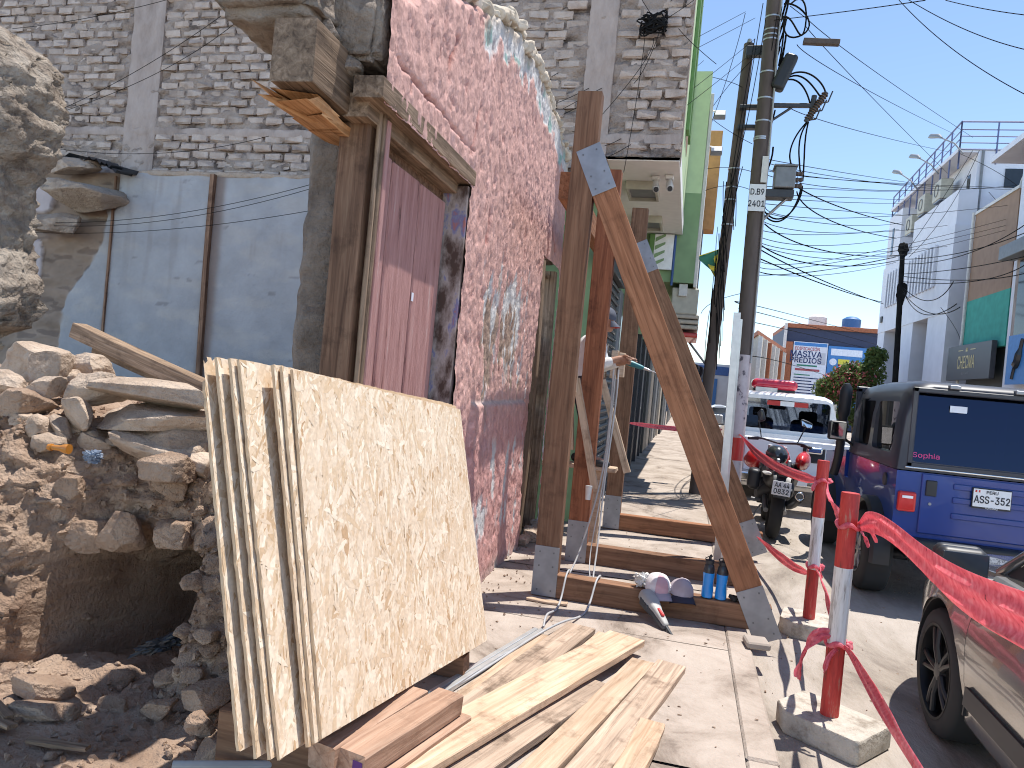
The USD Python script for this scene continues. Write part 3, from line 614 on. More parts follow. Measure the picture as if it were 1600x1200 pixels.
obj('door_jamb', box(-1.66, -1.488, D1 - 0.02, D1 + 0.045, 0, DZ, 0.004), 'jamb_peeling', W)
obj('door_jamb', box(-1.66, -1.50, E0 - 0.03, E0 + 0.02, 0, EZ, 0.004), 'jamb_peeling', W)
obj('door_head', box(-1.75, -1.66, D0, D1, 2.66, 2.81, 0.004), 'old_post', W)
d = obj('door', box(-1.75, -1.655, D0, D1, 0.0, 2.68), 'shutter_dark', W)
x0 = D0 + 0.01
for i, w in enumerate((0.33, 0.43, 0.47)):
    obj('plank', box(-1.65, -1.612 - 0.004 * i, x0, x0 + w - 0.032, 0.02, 2.68, 0.008), 'door_paint', str(d.GetPath())); x0 += w
for i, (zz) in enumerate((1.99,)):
    obj('sticker', box(-1.619, -1.6165, 4.06, 4.09, zz, zz + 0.05), 'poster_white', str(d.GetPath()))
# second opening: old timbers and dark room
obj('opening_post', timber(2.78, 0.12, 0.10, 13, 0.008), 'old_beam', W, M=T(-1.53, 7.12, 0) @ Ry(-math.pi / 2))
obj('opening_post', timber(2.78, 0.10, 0.12, 14, 0.008), 'old_beam', W, M=T(-1.56, 7.9, 0) @ Ry(-math.pi / 2))
obj('opening_board', timber(0.8, 0.10, 0.04, 15), 'old_beam', W, M=T(-1.62, 7.1, 2.72) @ Rz(math.pi / 2))
obj('opening_board', timber(0.72, 0.62, 0.03, 16), 'old_post', W, M=T(-1.72, 7.2, 1.75) @ Rz(math.pi / 2) @ Rx(math.pi / 2))
obj('opening_board', timber(0.72, 1.3, 0.03, 17), 'old_post', W, M=T(-1.72, 7.2, 0.65) @ Rz(math.pi / 2) @ Rx(math.pi / 2))
for i in range(5):
    boulder('adobe_block', 'broken adobe piece fallen at the foot of the second opening', 'adobe block', 700 + i, (-1.42 + 0.05 * (i % 2), 6.95 + 0.19 * i, 0.05), (0.16, 0.2, 0.13), group='fallen pieces at the second opening')

# broken wall at the left edge of the picture
S = []; zz = np.linspace(1.35, 2.80, 120)
xr = np.interp(zz, [1.35, 1.58, 1.62, 1.70, 1.80, 1.92, 2.05, 2.18, 2.25, 2.32, 2.5, 2.6, 2.68, 2.76, 2.80], [-2.62, -2.56, -2.43, -2.40, -2.42, -2.46, -2.47, -2.46, -2.42, -2.37, -2.355, -2.37, -2.41, -2.5, -2.6])
for z, x in zip(zz, xr):
    a = np.linspace(0, 1, 26)
    p = np.vstack([np.c_[np.linspace(-3.0, x - 0.07, 56), np.full(56, 2.0)], np.c_[x - 0.07 + 0.07 * np.sin(a * math.pi), 2.0 + 0.55 * a], np.c_[np.linspace(x - 0.07, -3.4, 20), np.full(20, 2.55)]])
    S.append(np.c_[p, np.full(len(p), z)])
S = np.array(S); S[..., 0] -= 0.185; S[..., 1] -= 0.10 * (fbm(S * 5, 3, 55) - 0.5) + 0.10 * (fbm(S * 16, 4, 56) - 0.5) + 0.03 * (noise(S * 50, 8) - 0.5); S[..., 0] += (0.06 * (fbm(S * 6 + 8, 3, 57) - 0.5) + 0.07 * (fbm(S * 17, 4, 58) - 0.5) + 0.02 * (noise(S * 50, 7) - 0.5)) * (S[..., 0] > -3.2)
mat('adobe_pale', [(0.36, (0.15, 0.115, 0.09)), (0.47, (0.31, 0.255, 0.205)), (0.6, (0.42, 0.36, 0.30)), (0.75, (0.49, 0.43, 0.365))], scale=5, detail=12, nrough=0.72, R=0.95, bump=1.0, bscale=18, bdetail=10, bdist=0.09)
tag(obj('broken_adobe_wall', loft(S), 'adobe_pale', smooth=True), 'bulging broken end of a pale adobe wall above the rubble at the picture edge', 'wall')

# ================================================================ party wall: blue plaster below, painted brick above
BY = 8.05
xv, zv2 = np.arange(-10.4, -2.0, 0.025), np.arange(0.7, 3.76, 0.025)
Xg, Zg = np.meshgrid(xv, zv2, indexing='ij'); Q = np.stack([Xg, 0 * Xg, Zg], -1)
n1 = fbm(Q * [2.2, 1, 2.2], 4, 70)
bl = sm(-7.62, -7.54, Xg + 0.22 * (Zg - 2.2) * -0.4 + 0.25 * (n1 - 0.5) + 0.42 * sm(2.75, 2.0, Zg))       # blue plaster left
bl = np.where(Xg > -7.32, 1.0, bl * sm(3.5, 3.2, Zg + 0.2 * (n1 - .5)))
pk = sm(0.5, 0.55, np.exp(-((Xg + 8.72) / 0.42) ** 6) * np.exp(-((Zg - 3.40) / 0.22) ** 6) + 0.5 * (n1 - 0.5)) + sm(0.5, 0.55, np.exp(-((Xg + 8.62) / 0.22) ** 6) * np.exp(-((Zg - 2.45) / 0.42) ** 6) + 0.5 * (n1 - 0.5))
pk = np.clip(pk, 0, 1) * (1 - bl)
mudc = np.array([0.27, 0.20, 0.15]) * (0.75 + 0.5 * fbm(Q * [3, 1, 7], 3, 72))[..., None]
blue = (np.array([0.50, 0.48, 0.46]) * sm(1.2, 3.4, Zg)[..., None] * 0.25 + np.array([0.30, 0.30, 0.31]) * (1 - 0.25 * sm(1.2, 3.4, Zg)[..., None])) * (0.92 + 0.2 * fbm(Q * [1.5, 1, 1], 3, 73))[..., None]
grime = sm(0.50, 0.68, fbm(Q * [2.5, 1, 5] + 5, 5, 74))[..., None]; blue = blue * (1 - 0.45 * grime) + np.array([0.42, 0.385, 0.35]) * 0.45 * grime
drip = (sm(0.56, 0.70, fbm(Q * [9, 1, 0.7] + 5, 4, 79)) * sm(1.2, 3.6, Zg))[..., None]; blue = blue * (1 - 0.4 * drip) + np.array([0.25, 0.225, 0.21]) * 0.4 * drip
sc = 0.6 * sm(0.79, 0.82, fbm(Q * [3, 1, 9] + 15, 5, 78))[..., None]; blue = blue * (1 - 0.7 * sc) + np.array([0.12, 0.1, 0.1]) * 0.7 * sc
c = mudc * (1 - bl[..., None]) + blue * bl[..., None]; c = c * (1 - pk[..., None]) + np.array([0.50, 0.43, 0.42]) * pk[..., None]
for (xc, w) in ((-7.36, 0.022), (-5.86, 0.075)):
    s = np.exp(-((Xg - xc - 0.05 * (n1 - .5)) / (w * 1.4)) ** 4)[..., None]; c = c * (1 - 0.8 * s) + np.array([0.20, 0.14, 0.11]) * 0.8 * s
y = BY - 0.035 * np.clip(bl + pk, 0, 1) + 0.05 * (1 - np.clip(bl + pk, 0, 1)) * (fbm(Q * [3, 1, 6], 3, 75) - 0.5) * 2 + 0.015 * (fbm(Q * 3, 3, 76) - 0.5)
lw = thing('broken_house_wall', 'remains of blue and pink plastered adobe room wall below the brick wall', 'wall')
obj('plaster', grid(np.stack([Xg, y, Zg], -1), flip=False), 'blue_plaster', lw, smooth=True, col=c.reshape(-1, 3))
obj('wall_core', lumpy(-10.4, -1.9, BY + 0.04, 8.16, 0.7, 3.75, 0.02, 0.12, 9), 'adobe', lw, smooth=True)
obj('timber_stud', timber(2.9, 0.085, 0.06, 21, 0.012, n=14), 'old_post', lw, M=T(-5.86, BY - 0.05, 0.85) @ Ry(-math.pi / 2 - 0.02)).SetCustomDataByKey('label', 'rotten stud in the crack of the blue plaster')
obj('timber_stud', timber(2.8, 0.03, 0.03, 22, 0.008), 'old_post', lw, M=T(-7.36, BY - 0.035, 0.9) @ Ry(-math.pi / 2 + 0.0)).SetCustomDataByKey('label', 'thin stud at the corner of the blue plaster')
obj('coping', lumpy(-7.3, -2.0, BY - 0.05, 8.17, 3.72, 3.80, 0.02, 0.06, 10), 'rubble_block', lw, smooth=True)
for i, (x, z, w) in enumerate(((-7.45, 3.80, 0.5), (-7.2, 3.74, 0.35), (-8.3, 3.86, 0.9))):
    V = []; 
    for a in np.linspace(0, 1, 14): V.append([[x + (a - .5) * w, 7.75 + b * 0.35, z + 0.02 * math.sin(a * 26) + 0.05 * math.sin(a * 5 + i) + 0.04 * b] for b in np.linspace(0, 1, 4)])
    V = np.array(V); g2 = G().add(grid(V)).add(grid(V - [0, 0, 0.004], flip=True))
    tag(obj('roofing_scrap', g2, 'dark_metal', smooth=True), ['crumpled dark roofing sheet on the broken wall above the big adobe block', 'small bent roofing scrap at the top corner of the blue plaster', 'long dark roofing strip lying under the brick wall'][i], 'roofing scrap')
# old logs lying before the blue wall
tag(obj('log', timber(1.75, 0.15, 0.13, 33, 0.012, n=12), 'old_beam', M=frame((-5.36, 5.55, 1.66), (1.45, -0.1, -0.40), (0.1, 1, 0))), 'reddish squared beam, the upper of two lying before the blue wall', 'beam')
tag(obj('log', timber(1.7, 0.13, 0.10, 34, 0.012, n=12), 'old_beam', M=frame((-5.22, 5.65, 1.52), (1.45, -0.1, -0.36), (0.1, 1, 0))), 'grey squared beam, the lower of two lying before the blue wall', 'beam')

# ---- the neighbouring building: brick side wall, green front overhanging the sidewalk
NB = thing('corner_building', 'three-storey building with whitewashed brick side wall and green overhanging front', 'building')
PW = obj('party_wall', G().box(-12, -1.16, 8.26, 8.5, 3.7, 12).box(-1.16, -0.315, 8.26, 8.5, 4.13, 12), 'mortar', NB)
xv, zv2 = np.arange(-11, -0.31, 0.03), np.arange(3.74, 6.7, 0.022)
Xg, Zg = np.meshgrid(xv, zv2, indexing='ij'); Q = np.stack([Xg, 0 * Xg, Zg], -1)
Zg = np.where(Xg > -1.16, np.maximum(Zg, 4.14), Zg)
obj('mortar_bed', grid(np.stack([Xg, 8.204 - 0.05 * (fbm(Q * [4, 1, 7], 5, 80) - 0.5) - 0.012 * (noise(Q * [14, 1, 22], 82) - 0.5) + 0.035 * sm(0.52, 0.60, fbm(Q * [6, 1, 9], 4, 83)), Zg], -1)), 'mortar', str(PW.GetPath()), smooth=True)
cols = [(-7.48, -6.98), (-4.4, -3.95), (-1.46, -1.12)]
for (a, b) in cols:
    obj('concrete_column', lumpy(a, b, 8.185, 8.3, 3.75 if a < -2 else 4.15, 11.9, 0.022, 0.05, int(-a * 10), 4.0), 'concrete_old', str(PW.GetPath()), smooth=True)
obj('tie_beam', lumpy(-11, -0.32, 8.185, 8.3, 4.28, 4.40, 0.02, 0.05, 7, 5.0), 'concrete_old', str(PW.GetPath()), smooth=True)
rg = np.random.default_rng(12); near, rest = [], G()
CH, BW = 0.112, 0.262
for r in range(26):
    z = 3.78 + r * CH
    if 4.23 < z < 4.41: continue
    x = -10.9 + (0.13 if r % 2 else 0.0) + rg.uniform(-.02, .02)
    while x < -0.36:
        w = 0.235 * rg.uniform(0.92, 1.04); xe = min(x + w, -0.325)
        if xe > -1.16 and z < 4.14: x += BW; continue
        if not any(xe > a + 0.01 and x < b - 0.01 for a, b in cols) and xe - x > 0.06:
            pr = rg.uniform(-0.016, 0.012)
            near.append((x, xe, z + rg.uniform(-.005, .005), pr))
        x += BW + rg.uniform(-.006, .006)
inview = [b for b in near if (b[1] < -4.75 and b[0] > -9.6 or b[0] > -2.65) and b[2] < 5.95 - 0.02 * b[0] and b[2] > 3.95]
rg.shuffle(inview)
inview.sort(key=lambda b: b[0] < -4.0)
pick = set(id(b) for b in inview[:300])
def brickmesh(x, xe, z, pr):
    m = trimesh.Trimesh(*box(x, xe, 8.19 - pr, 8.24, z, z + 0.09, 0.014)); v = np.asarray(m.vertices) + rg.normal(0, 0.0065, (len(m.vertices), 3)); return v, np.asarray(m.faces)
for bk in near:
    if id(bk) in pick: obj('brick', brickmesh(*bk), 'brick_wash', str(PW.GetPath()))
    else: rest.add(brickmesh(*bk))
tag(obj('brickwork', rest, 'brick_wash', str(PW.GetPath())), kind='stuff')

# ================================================================ timber shoring frames on the sidewalk
plain('steel_bolt', (0.16, 0.16, 0.17), R=0.5, metal=0.7)
def shoring(label, y, post_x, post_top, brace_top, brace_foot, sill, mp, mb, ms, seed, plate_len=0.38):
    f = thing('shoring_frame', label, 'shoring frame', (post_x, y, 0), group='timber shoring frames along the sidewalk')
    o = np.array([post_x, y, 0.0]); pa = str(f.GetPath())
    yd = np.array([0, 1.0, 0])
    obj('post', timber(post_top, 0.18, 0.125, seed, 0.006), mp, pa, M=frame((0, 0, 0.0), (0, 0, 1), (1, 0, 0)))
    a, b = np.array([brace_top[0], 0, brace_top[1]]) - [post_x, 0, 0], np.array([brace_foot[0], 0, brace_foot[1]]) - [post_x, 0, 0]
    obj('brace', timber(np.linalg.norm(b - a), 0.185, 0.12, seed + 1, 0.006), mb, pa, M=frame(a + [0, -0.002, 0], b - a, (1, 0, 1)))
    obj('sill', timber(sill[1] - sill[0], 0.12, 0.17, seed + 2, 0.004), ms, pa, M=frame((sill[0] - post_x, 0.001, 0.086), (1, 0, 0), (0, 1, 0)))
    d = (b - a) / np.linalg.norm(b - a); n = np.cross(d, yd)
    def plate(c, ax, L, w):
        M = frame(np.array(c) + [0, -0.0665, 0], ax, np.cross((0, 1, 0), ax))
        v, q = box(-L / 2, L / 2, -w / 2, w / 2, -0.0015, 0.0015, 0.0012)
        p = obj('steel_plate', (v, q), 'galvanised', pa, M=M)
        for sx in (-.38, .1, .38):
            for sy in (-.28, .28):
                obj('bolt_head', tube([[L * sx, w * sy, 0.0016], [L * sx, w * sy, -0.006]] if M[1, 2] > 0 else [[L * sx, w * sy, -0.0016], [L * sx, w * sy, 0.006]], 0.0065, 8), 'steel_bolt', str(p.GetPath()), smooth=30)
        return p
    for (c, ax, L, w) in ((a + d * 0.02, d, plate_len - .02, 0.186), ((0, 0, 0.19), (0, 0, 1.0), 0.37, 0.186), (b - d * 0.10, d, plate_len, 0.19)):
        plate(c, ax, L, w)
    return f
shoring('nearest timber shoring frame, blue water bottles standing on its sill', 5.48, -0.905, 3.76, (-0.815, 3.20), (0.66, 0.02), (-0.82, 0.70), 'hardwood_dull', 'hardwood', 'hardwood_dull', 60)
shoring('middle timber shoring frame with reddish stained post, behind the nearest frame', 6.66, -0.845, 3.53, (-0.76, 3.02), (0.66, 0.02), (-0.77, 0.70), 'hardwood_red', 'hardwood_dull', 'hardwood_dull', 70)
shoring('farthest timber shoring frame, its post beside the worker', 8.46, -0.71, 3.63, (-0.62, 3.10), (0.86, 0.02), (-0.63, 0.92), 'hardwood_dull', 'hardwood_dull', 'hardwood', 80)
tag(obj('waler', timber(3.0, 0.11, 0.21, 90, 0.004), 'hardwood', M=T(-1.055, 5.62, 3.11) @ Rz(math.pi / 2)), 'horizontal timber lying along the pink wall behind the shoring posts', 'beam')
tag(obj('offcut', timber(0.30, 0.05, 0.018, 92), 'pine', M=T(-1.0, 5.28, 0.012) @ Rz(0.02)), 'thin wood offcut on the ground at the foot of the nearest post', 'offcut')
# pale battens nailed across the posts
def batten(a, b, w, t, label, seed):
    a, b = np.array(a), np.array(b)
    tag(obj('batten', timber(np.linalg.norm(b - a), w, t, seed, 0.002), 'pine', M=frame(a, b - a, (1, 0, 0.1))), label, 'batten')
batten((-0.965, 6.46, 1.64), (-0.715, 6.46, 0.70), 0.065, 0.04, 'pale pine batten slanting across the red post', 93)
batten((-0.985, 6.42, 1.85), (-0.965, 6.42, 1.52), 0.05, 0.04, 'short upright pine batten left of the red post', 94)
batten((-0.905, 7.95, 1.66), (-0.55, 7.95, 0.70), 0.075, 0.04, 'pale pine batten slanting in front of the farthest post', 95)
batten((-1.03, 6.62, 1.55), (-0.98, 6.62, 1.0), 0.06, 0.03, 'shaded pine batten behind the red post', 96)
for i, (x, z, w, h) in enumerate(((-0.93, 1.86, 0.09, 0.36), (-0.80, 1.84, 0.07, 0.30), (-0.72, 1.84, 0.06, 0.26))):
    tag(obj('pine_block', box(x - w / 2, x + w / 2, 7.97, 8.12, z - h / 2, z + h / 2, 0.004), 'pine'), ['widest upright pine block below the worker\'s arm', 'middle upright pine block below the worker\'s arm', 'narrow pine block under the worker\'s hand'][i], 'wood block')
tag(obj('work_plank', timber(0.72, 0.24, 0.04, 97), 'pine', M=T(-1.32, 7.2, 0.80)), 'pine plank the worker stands on behind the red post', 'plank')
for i, x in enumerate((-1.2, -0.78)):
    tag(obj('plank_support', box(x - 0.05, x + 0.05, 7.14, 7.26, 0, 0.779, 0.004), 'pine'), ['pine block holding the work plank by the wall', 'pine block holding the work plank near the red post'][i], 'wood block')

# ================================================================ leaning strand boards
def strands(W, H, n, seed, x0=0.0, x1=None, y0=0.0):
    rg = np.random.default_rng(seed); x1 = W if x1 is None else x1
    L = np.clip(rg.lognormal(math.log(0.10), 0.35, n), 0.03, 0.18); w = np.clip(rg.lognormal(math.log(0.017), 0.45, n), 0.005, 0.042)
    ang = np.where(rg.random(n) < 0.8, rg.normal(math.pi / 2 - 0.25, 0.42, n), rg.uniform(0, math.pi, n))
    cx, cy = rg.uniform(x0, x1, n), rg.uniform(y0, H, n)
    base = np.array([[-.5, .1], [-.22, -.5], [.3, -.45], [.5, -.05], [.25, .5], [-.3, .45]])
    p = base[None] * np.stack([L, w], -1)[:, None] * (1 + rg.normal(0, 0.12, (n, 6, 2)))
    c, s = np.cos(ang)[:, None], np.sin(ang)[:, None]
    X, Y = p[..., 0] * c - p[..., 1] * s + cx[:, None], p[..., 0] * s + p[..., 1] * c + cy[:, None]
    z0 = 0.0002 + 0.0011 * (np.arange(n) / n); tilt = rg.normal(0, 0.006, (n, 2))
    Z = z0[:, None] + np.clip((X - cx[:, None]) * tilt[:, :1] + (Y - cy[:, None]) * tilt[:, 1:], -0.0003, 0.0006) + 0.0002
    X, Y = np.clip(X, 0.0005, W - 0.0005), np.clip(Y, 0.0005, H - 0.0005)
    f = np.array([[0, 1, 2], [0, 2, 3], [0, 3, 4], [0, 4, 5]])
    F = (f[None] + 6 * np.arange(n)[:, None, None]).reshape(-1, 3)
    return np.stack([X, Y, Z], -1).reshape(-1, 3), F
def osb(i, bx, by, yaw, lean, W, H, z0, rl, label, n, x0):
    k = 0.92; bx, by, W, H, z0 = bx * k, by * k, W * k, H * k, 1.6 * (1 - k) + k * z0
    u = np.array([math.sin(yaw), -math.cos(yaw), 0]); nn = np.array([math.cos(yaw), math.sin(yaw), 0])
    up = np.array([0, 0, 1]) * math.cos(lean) - nn * math.sin(lean)
    u2, up2 = u * math.cos(rl) + up * math.sin(rl), up * math.cos(rl) - u * math.sin(rl)
    nz = np.cross(up2, u2)
    M = np.eye(4); M[:3, 0], M[:3, 1], M[:3, 2], M[:3, 3] = -u2, up2, nz, np.array([bx, by, z0]) + u2 * W
    b = thing('strand_board', label, 'board', M=M, group='strand boards leaning on the pink wall')
    rg = np.random.default_rng(i); v, f = box(0, W, 0, H, -0.011, 0)
    xs = np.linspace(0, W, 60); ys_ = np.linspace(0, H, 44)
    rim = np.vstack([np.c_[xs, 0 * xs], np.c_[0 * ys_[1:-1] + W, ys_[1:-1]], np.c_[xs[::-1], 0 * xs + H], np.c_[0 * ys_[1:-1], ys_[1:-1][::-1]]]) + rg.normal(0, 0.0014, (60 * 2 + 42 * 2, 2))
    if i == 6: rim[(rim[:, 0] < 0.06) & (rim[:, 1] > H - 0.07)] += [[0.02, -0.02]]
    obj('panel', prism(rim, -0.011, 0, 'z'), 'osb_core', b)
    tone = rg.random(n); C = np.stack([np.interp(tone, [0, .05, .4, .75, 1], c) for c in ((.46, .60, .67, .73, .80), (.29, .44, .525, .60, .69), (.16, .283, .378, .452, .545))], -1)
    tag(obj('strands', strands(W, H, n, 40 + i, x0[0], min(x0[1], W)), 'osb_strand', b, col=np.repeat(C, 6, axis=0)), kind='stuff')
specs = [(-1.039, 4.334, -.067, .264, 1.809, 1.421, .001, .106), (-1.053, 4.335, -.066, .270, 1.838, 1.440, .002, .100), (-1.067, 4.336, -.065, .2765, 1.858, 1.452, .002, .096),
         (-1.100, 4.33, -.067, .291, 1.973, 1.465, .004, .091), (-1.116, 4.329, -.068, .2955, 1.995, 1.461, .004, .093), (-1.146, 4.332, -.070, .302, 2.025, 1.454, .005, .096), (-1.182, 4.336, -.072, .307, 2.063, 1.431, .006, .107)]
labs = ['foremost strand board, its whole face in sunlight', 'strand board directly behind the foremost one, only its edge strip showing', 'dark-gapped strand board, third from the front of the stack', 'strand board with the widest sunlit strip showing left of the foremost board',
        'thin-edged strand board just left of the widest sunlit strip', 'strand board second from the left of the stack', 'leftmost strand board with a broken top corner']
for i, (s, l) in enumerate(zip(specs, labs)):
    osb(i, *s, l, 6500 if i == 0 else 1500, (0, s[4]) if i == 0 else (0, 0.45))

tag(obj('bearer', timber(0.36, 0.10, 0.118, 130), 'hardwood_dull', M=T(-1.36, 3.76, 0.06)), 'dark timber bearer under the far end of the strand boards', 'bearer')
tag(obj('bearer', timber(0.5, 0.12, 0.20, 131), 'hardwood_dull', M=T(-1.66, 2.62, 0.10)), 'dark timber bearer under the near end of the strand boards', 'bearer')
# ================================================================ lumber on the sidewalk
def plank(far, near, z, w, t, label, m='pine', tilt=0.0, ext=1.0, seed=0, group=None):
    far, near = np.array([*far, z]), np.array([*near, z + tilt]); d = near - far; d /= np.linalg.norm(d)
    L = np.linalg.norm(near - far) + ext
    return tag(obj('plank', timber(L, w, t, seed, 0.008, 0.003, 12), m, M=frame(far, d, (1, 0.3, 0))), label, 'plank')
plank((-.72, 4.50), (-.96, 3.3), 0.022, 0.10, 0.035, 'narrow pine plank, leftmost of the loose planks, beside the boards', 'pine', seed=101, ext=0.3)
plank((-.53, 4.79), (-.80, 3.5), 0.022, 0.19, 0.035, 'wide pine plank with a dirt-blackened far end', 'pine_dirty', seed=102, ext=0.9)
plank((-.375, 4.72), (-.62, 3.75), 0.020, 0.085, 0.035, 'thin pine batten between the blackened plank and the topmost plank', 'pine', seed=103, ext=0.9)
plank((-.225, 4.58), (-.84, 2.95), 0.075, 0.235, 0.038, 'clean pine plank lying on top of the other planks', 'pine', seed=104, ext=1.0)
plank((-.33, 3.95), (-.70, 2.9), 0.020, 0.19, 0.035, 'mud-stained pine plank under the topmost plank', 'pine_dirty', seed=105, ext=1.0)
plank((-.11, 4.36), (-.47, 2.9), 0.021, 0.135, 0.035, 'narrow pine plank second from the right of the loose planks', 'pine', seed=106, ext=0.9)
plank((.052, 4.40), (-.275, 3.0), 0.021, 0.165, 0.038, 'weathered pine plank, rightmost on the sidewalk', 'pine_dirty', seed=107, ext=1.0)
plank((-.02, 3.6), (-.1, 3.2), 0.018, 0.12, 0.03, 'short pine offcut showing under the rightmost plank', 'pine', seed=108, ext=0.5)
def block(a, b, z, w, t, label, seed, m='hardwood_block'):
    a, b = np.array([*a, z]), np.array([*b, z]); return tag(obj('timber_block', timber(np.linalg.norm(b - a), w, t, seed, 0.002, 0.005), m, M=frame(a, b - a, (-1, .4, 0))), label, 'timber block')
block((-1.165, 2.46), (-1.03, 3.06), 0.165, 0.115, 0.10, 'reddish timber offcut lying closest to the strand boards', 111)
bk_ = block((-1.05, 2.46), (-.885, 3.10), 0.165, 0.13, 0.088, 'upper reddish timber offcut with a purple mark on its sawn end', 112)
block((-1.035, 2.40), (-.855, 3.12), 0.060, 0.15, 0.115, 'lower reddish timber offcut carrying the purple-marked one', 113)
plain('purple_mark', (0.07, 0.02, 0.12), R=0.8)
obj('paint_mark', box(-0.0035, -0.0026, -0.055, -0.012, -0.022, 0.022), 'purple_mark', str(bk_.GetPath()))
for i, (a, b) in enumerate((((-1.085, 3.45), (-.80, 4.60)), ((-1.045, 3.45), (-.775, 4.55)))):
    tag(obj('metal_profile', timber(1.2, 0.03, 0.03, 120 + i, 0.004, 0.003), 'aluminium', M=frame((*a, 0.018), (b[0] - a[0], b[1] - a[1], 0), (1, 0, 0))), ['thin metal profile lying along the foot of the boards', 'second thin metal profile beside the loose planks'][i], 'metal profile')
tag(obj('pipe', tube([(-1.75, 2.43, 0.03), (-1.43, 2.56, 0.035), (-1.30, 2.70, 0.03), (-1.25, 2.8, 0.03)], 0.014, 10), 'wire_grey', smooth=50), 'pale grey conduit poking out under the boards', 'conduit')

# upright drywall studs
def channel(L):
    o = [(-.03, 0), (.03, 0), (.03, .035), (.024, .035), (.024, .004), (-.024, .004), (-.024, .035), (-.03, .035)]
    return prism([(a, b) for a, b in o], 0, L, 'z')
for i, (x, y, a) in enumerate(((0.39, 6.88, 0.0), (0.425, 6.93, 0.9))):
    tag(obj('metal_stud', channel(2.36 - 0.05 * i), 'aluminium', M=T(x, y, 0.002) @ Ry(-0.012) @ Rz(a)), ['pale metal stud standing upright behind the nearest brace', 'grey-sided metal stud right beside the pale stud'][i], 'metal stud')

# electric cords over the sills
cords = [[(-0.64, 6.40, 1.75), (-0.63, 6.36, 1.25), (-0.66, 6.32, 0.75), (-0.73, 6.25, 0.35), (-0.80, 6.05, 0.06), (-0.82, 5.85, 0.02), (-0.78, 5.72, 0.1), (-0.745, 5.55, 0.19), (-0.745, 5.42, 0.19), (-0.75, 5.30, 0.06), (-0.76, 5.0, 0.03), (-0.75, 4.62, 0.045)],
         [(-0.60, 6.42, 1.75), (-0.60, 6.34, 1.2), (-0.62, 6.3, 0.7), (-0.61, 6.1, 0.2), (-0.585, 5.85, 0.03), (-0.53, 5.68, 0.12), (-0.51, 5.52, 0.19), (-0.52, 5.41, 0.185), (-0.54, 5.27, 0.05), (-0.62, 4.9, 0.03), (-0.71, 4.60, 0.05), (-0.86, 4.1, 0.03), (-1.0, 3.6, 0.02)],
         [(-0.62, 6.38, 1.7), (-0.62, 6.3, 1.0), (-0.65, 6.25, 0.5), (-0.64, 6.0, 0.08), (-0.62, 5.75, 0.02), (-0.66, 5.8, 0.02), (-0.70, 5.95, 0.03), (-0.66, 6.05, 0.03)]]
def spline(P, n=60):
    from scipy.interpolate import CubicSpline
    P = np.asarray(P, float); t = np.r_[0, np.cumsum(np.linalg.norm(np.diff(P, axis=0), axis=1))]; return CubicSpline(t, P)(np.linspace(0, t[-1], n))
for i, c in enumerate(cords):
    tag(obj('electric_cord', tube(spline(c, 80), 0.0075 if i < 2 else 0.005, 7), 'wire_grey', smooth=60), ['grey cord running over the nearest sill beside its post', 'grey cord running over the nearest sill and down along the planks', 'thin grey cord coiled behind the nearest sill'][i], 'cord')
tag(obj('cord_plug', tube([(-0.745, 6.30, 0.74), (-0.745, 6.30, 0.62)], [0.03, 0.022], 10), 'offwhite', smooth=40), 'pale plug socket hanging low on the red post', 'plug')

# bottles, caps and grinder on the nearest sill
plain('bottle_blue', (0.012, 0.23, 0.62), R=0.22, coat=0.4, var=0.05); plain('bottle_smoke', (0.03, 0.035, 0.04), R=0.15)
def bottle(x, rz, lab):
    b = thing('water_bottle', lab, 'bottle', (x, 5.46, 0.172), rz, group='blue water bottles on the sill')
    pr = np.array([[0.0, .036], [.006, .0405], [.05, .0405], [.085, .037], [.12, .037], [.155, .0405], [.175, .0405]])
    obj('body', tube(np.c_[0 * pr[:, 0], 0 * pr[:, 0], pr[:, 0]], pr[:, 1], 20), 'bottle_blue', b, smooth=40)
    pr = np.array([[.175, .039], [.20, .0385], [.225, .034], [.238, .026]])
    obj('shoulder', tube(np.c_[0 * pr[:, 0], 0 * pr[:, 0], pr[:, 0]], pr[:, 1], 20), 'bottle_smoke', b, smooth=40)
    l = obj('lid', tube([(0, 0, .238), (0, 0, .243), (0, 0, .262), (0, 0, .266)], [.029, .031, .031, .027], 18), 'black_plastic', b, smooth=40)
    obj('spout', tube([(0, 0, .266), (0, 0, .285), (0.004, 0, .292), (0.012, 0, .296)], .010, 10), 'black_plastic', str(l.GetPath()), smooth=40)
    obj('loop', tube([(-.028, 0, .25), (-.034, 0, .275), (-.012, 0, .288), (0, 0, .27)], .004, 6), 'black_plastic', str(l.GetPath()), smooth=40)
bottle(0.262, 0.3, 'left one of the two blue water bottles on the nearest sill'); bottle(0.355, -0.5, 'right one of the two blue water bottles beside the foot of the brace')
tag(obj('black_pouch', rock(77, (0.10, 0.07, 0.05), 0.15, 0.5, 3), 'rubber', M=T(0.45, 5.47, 0.193), smooth=50), 'small black pouch right of the blue bottles', 'pouch')
plain('cap_white', (0.66, 0.62, 0.62), R=0.9, bump=0.5); plain('cap_lilac', (0.40, 0.35, 0.38), R=0.9, bump=0.5); plain('cap_navy', (0.03, 0.03, 0.05), R=0.85); plain('cap_pink', (0.58, 0.36, 0.39), R=0.9)
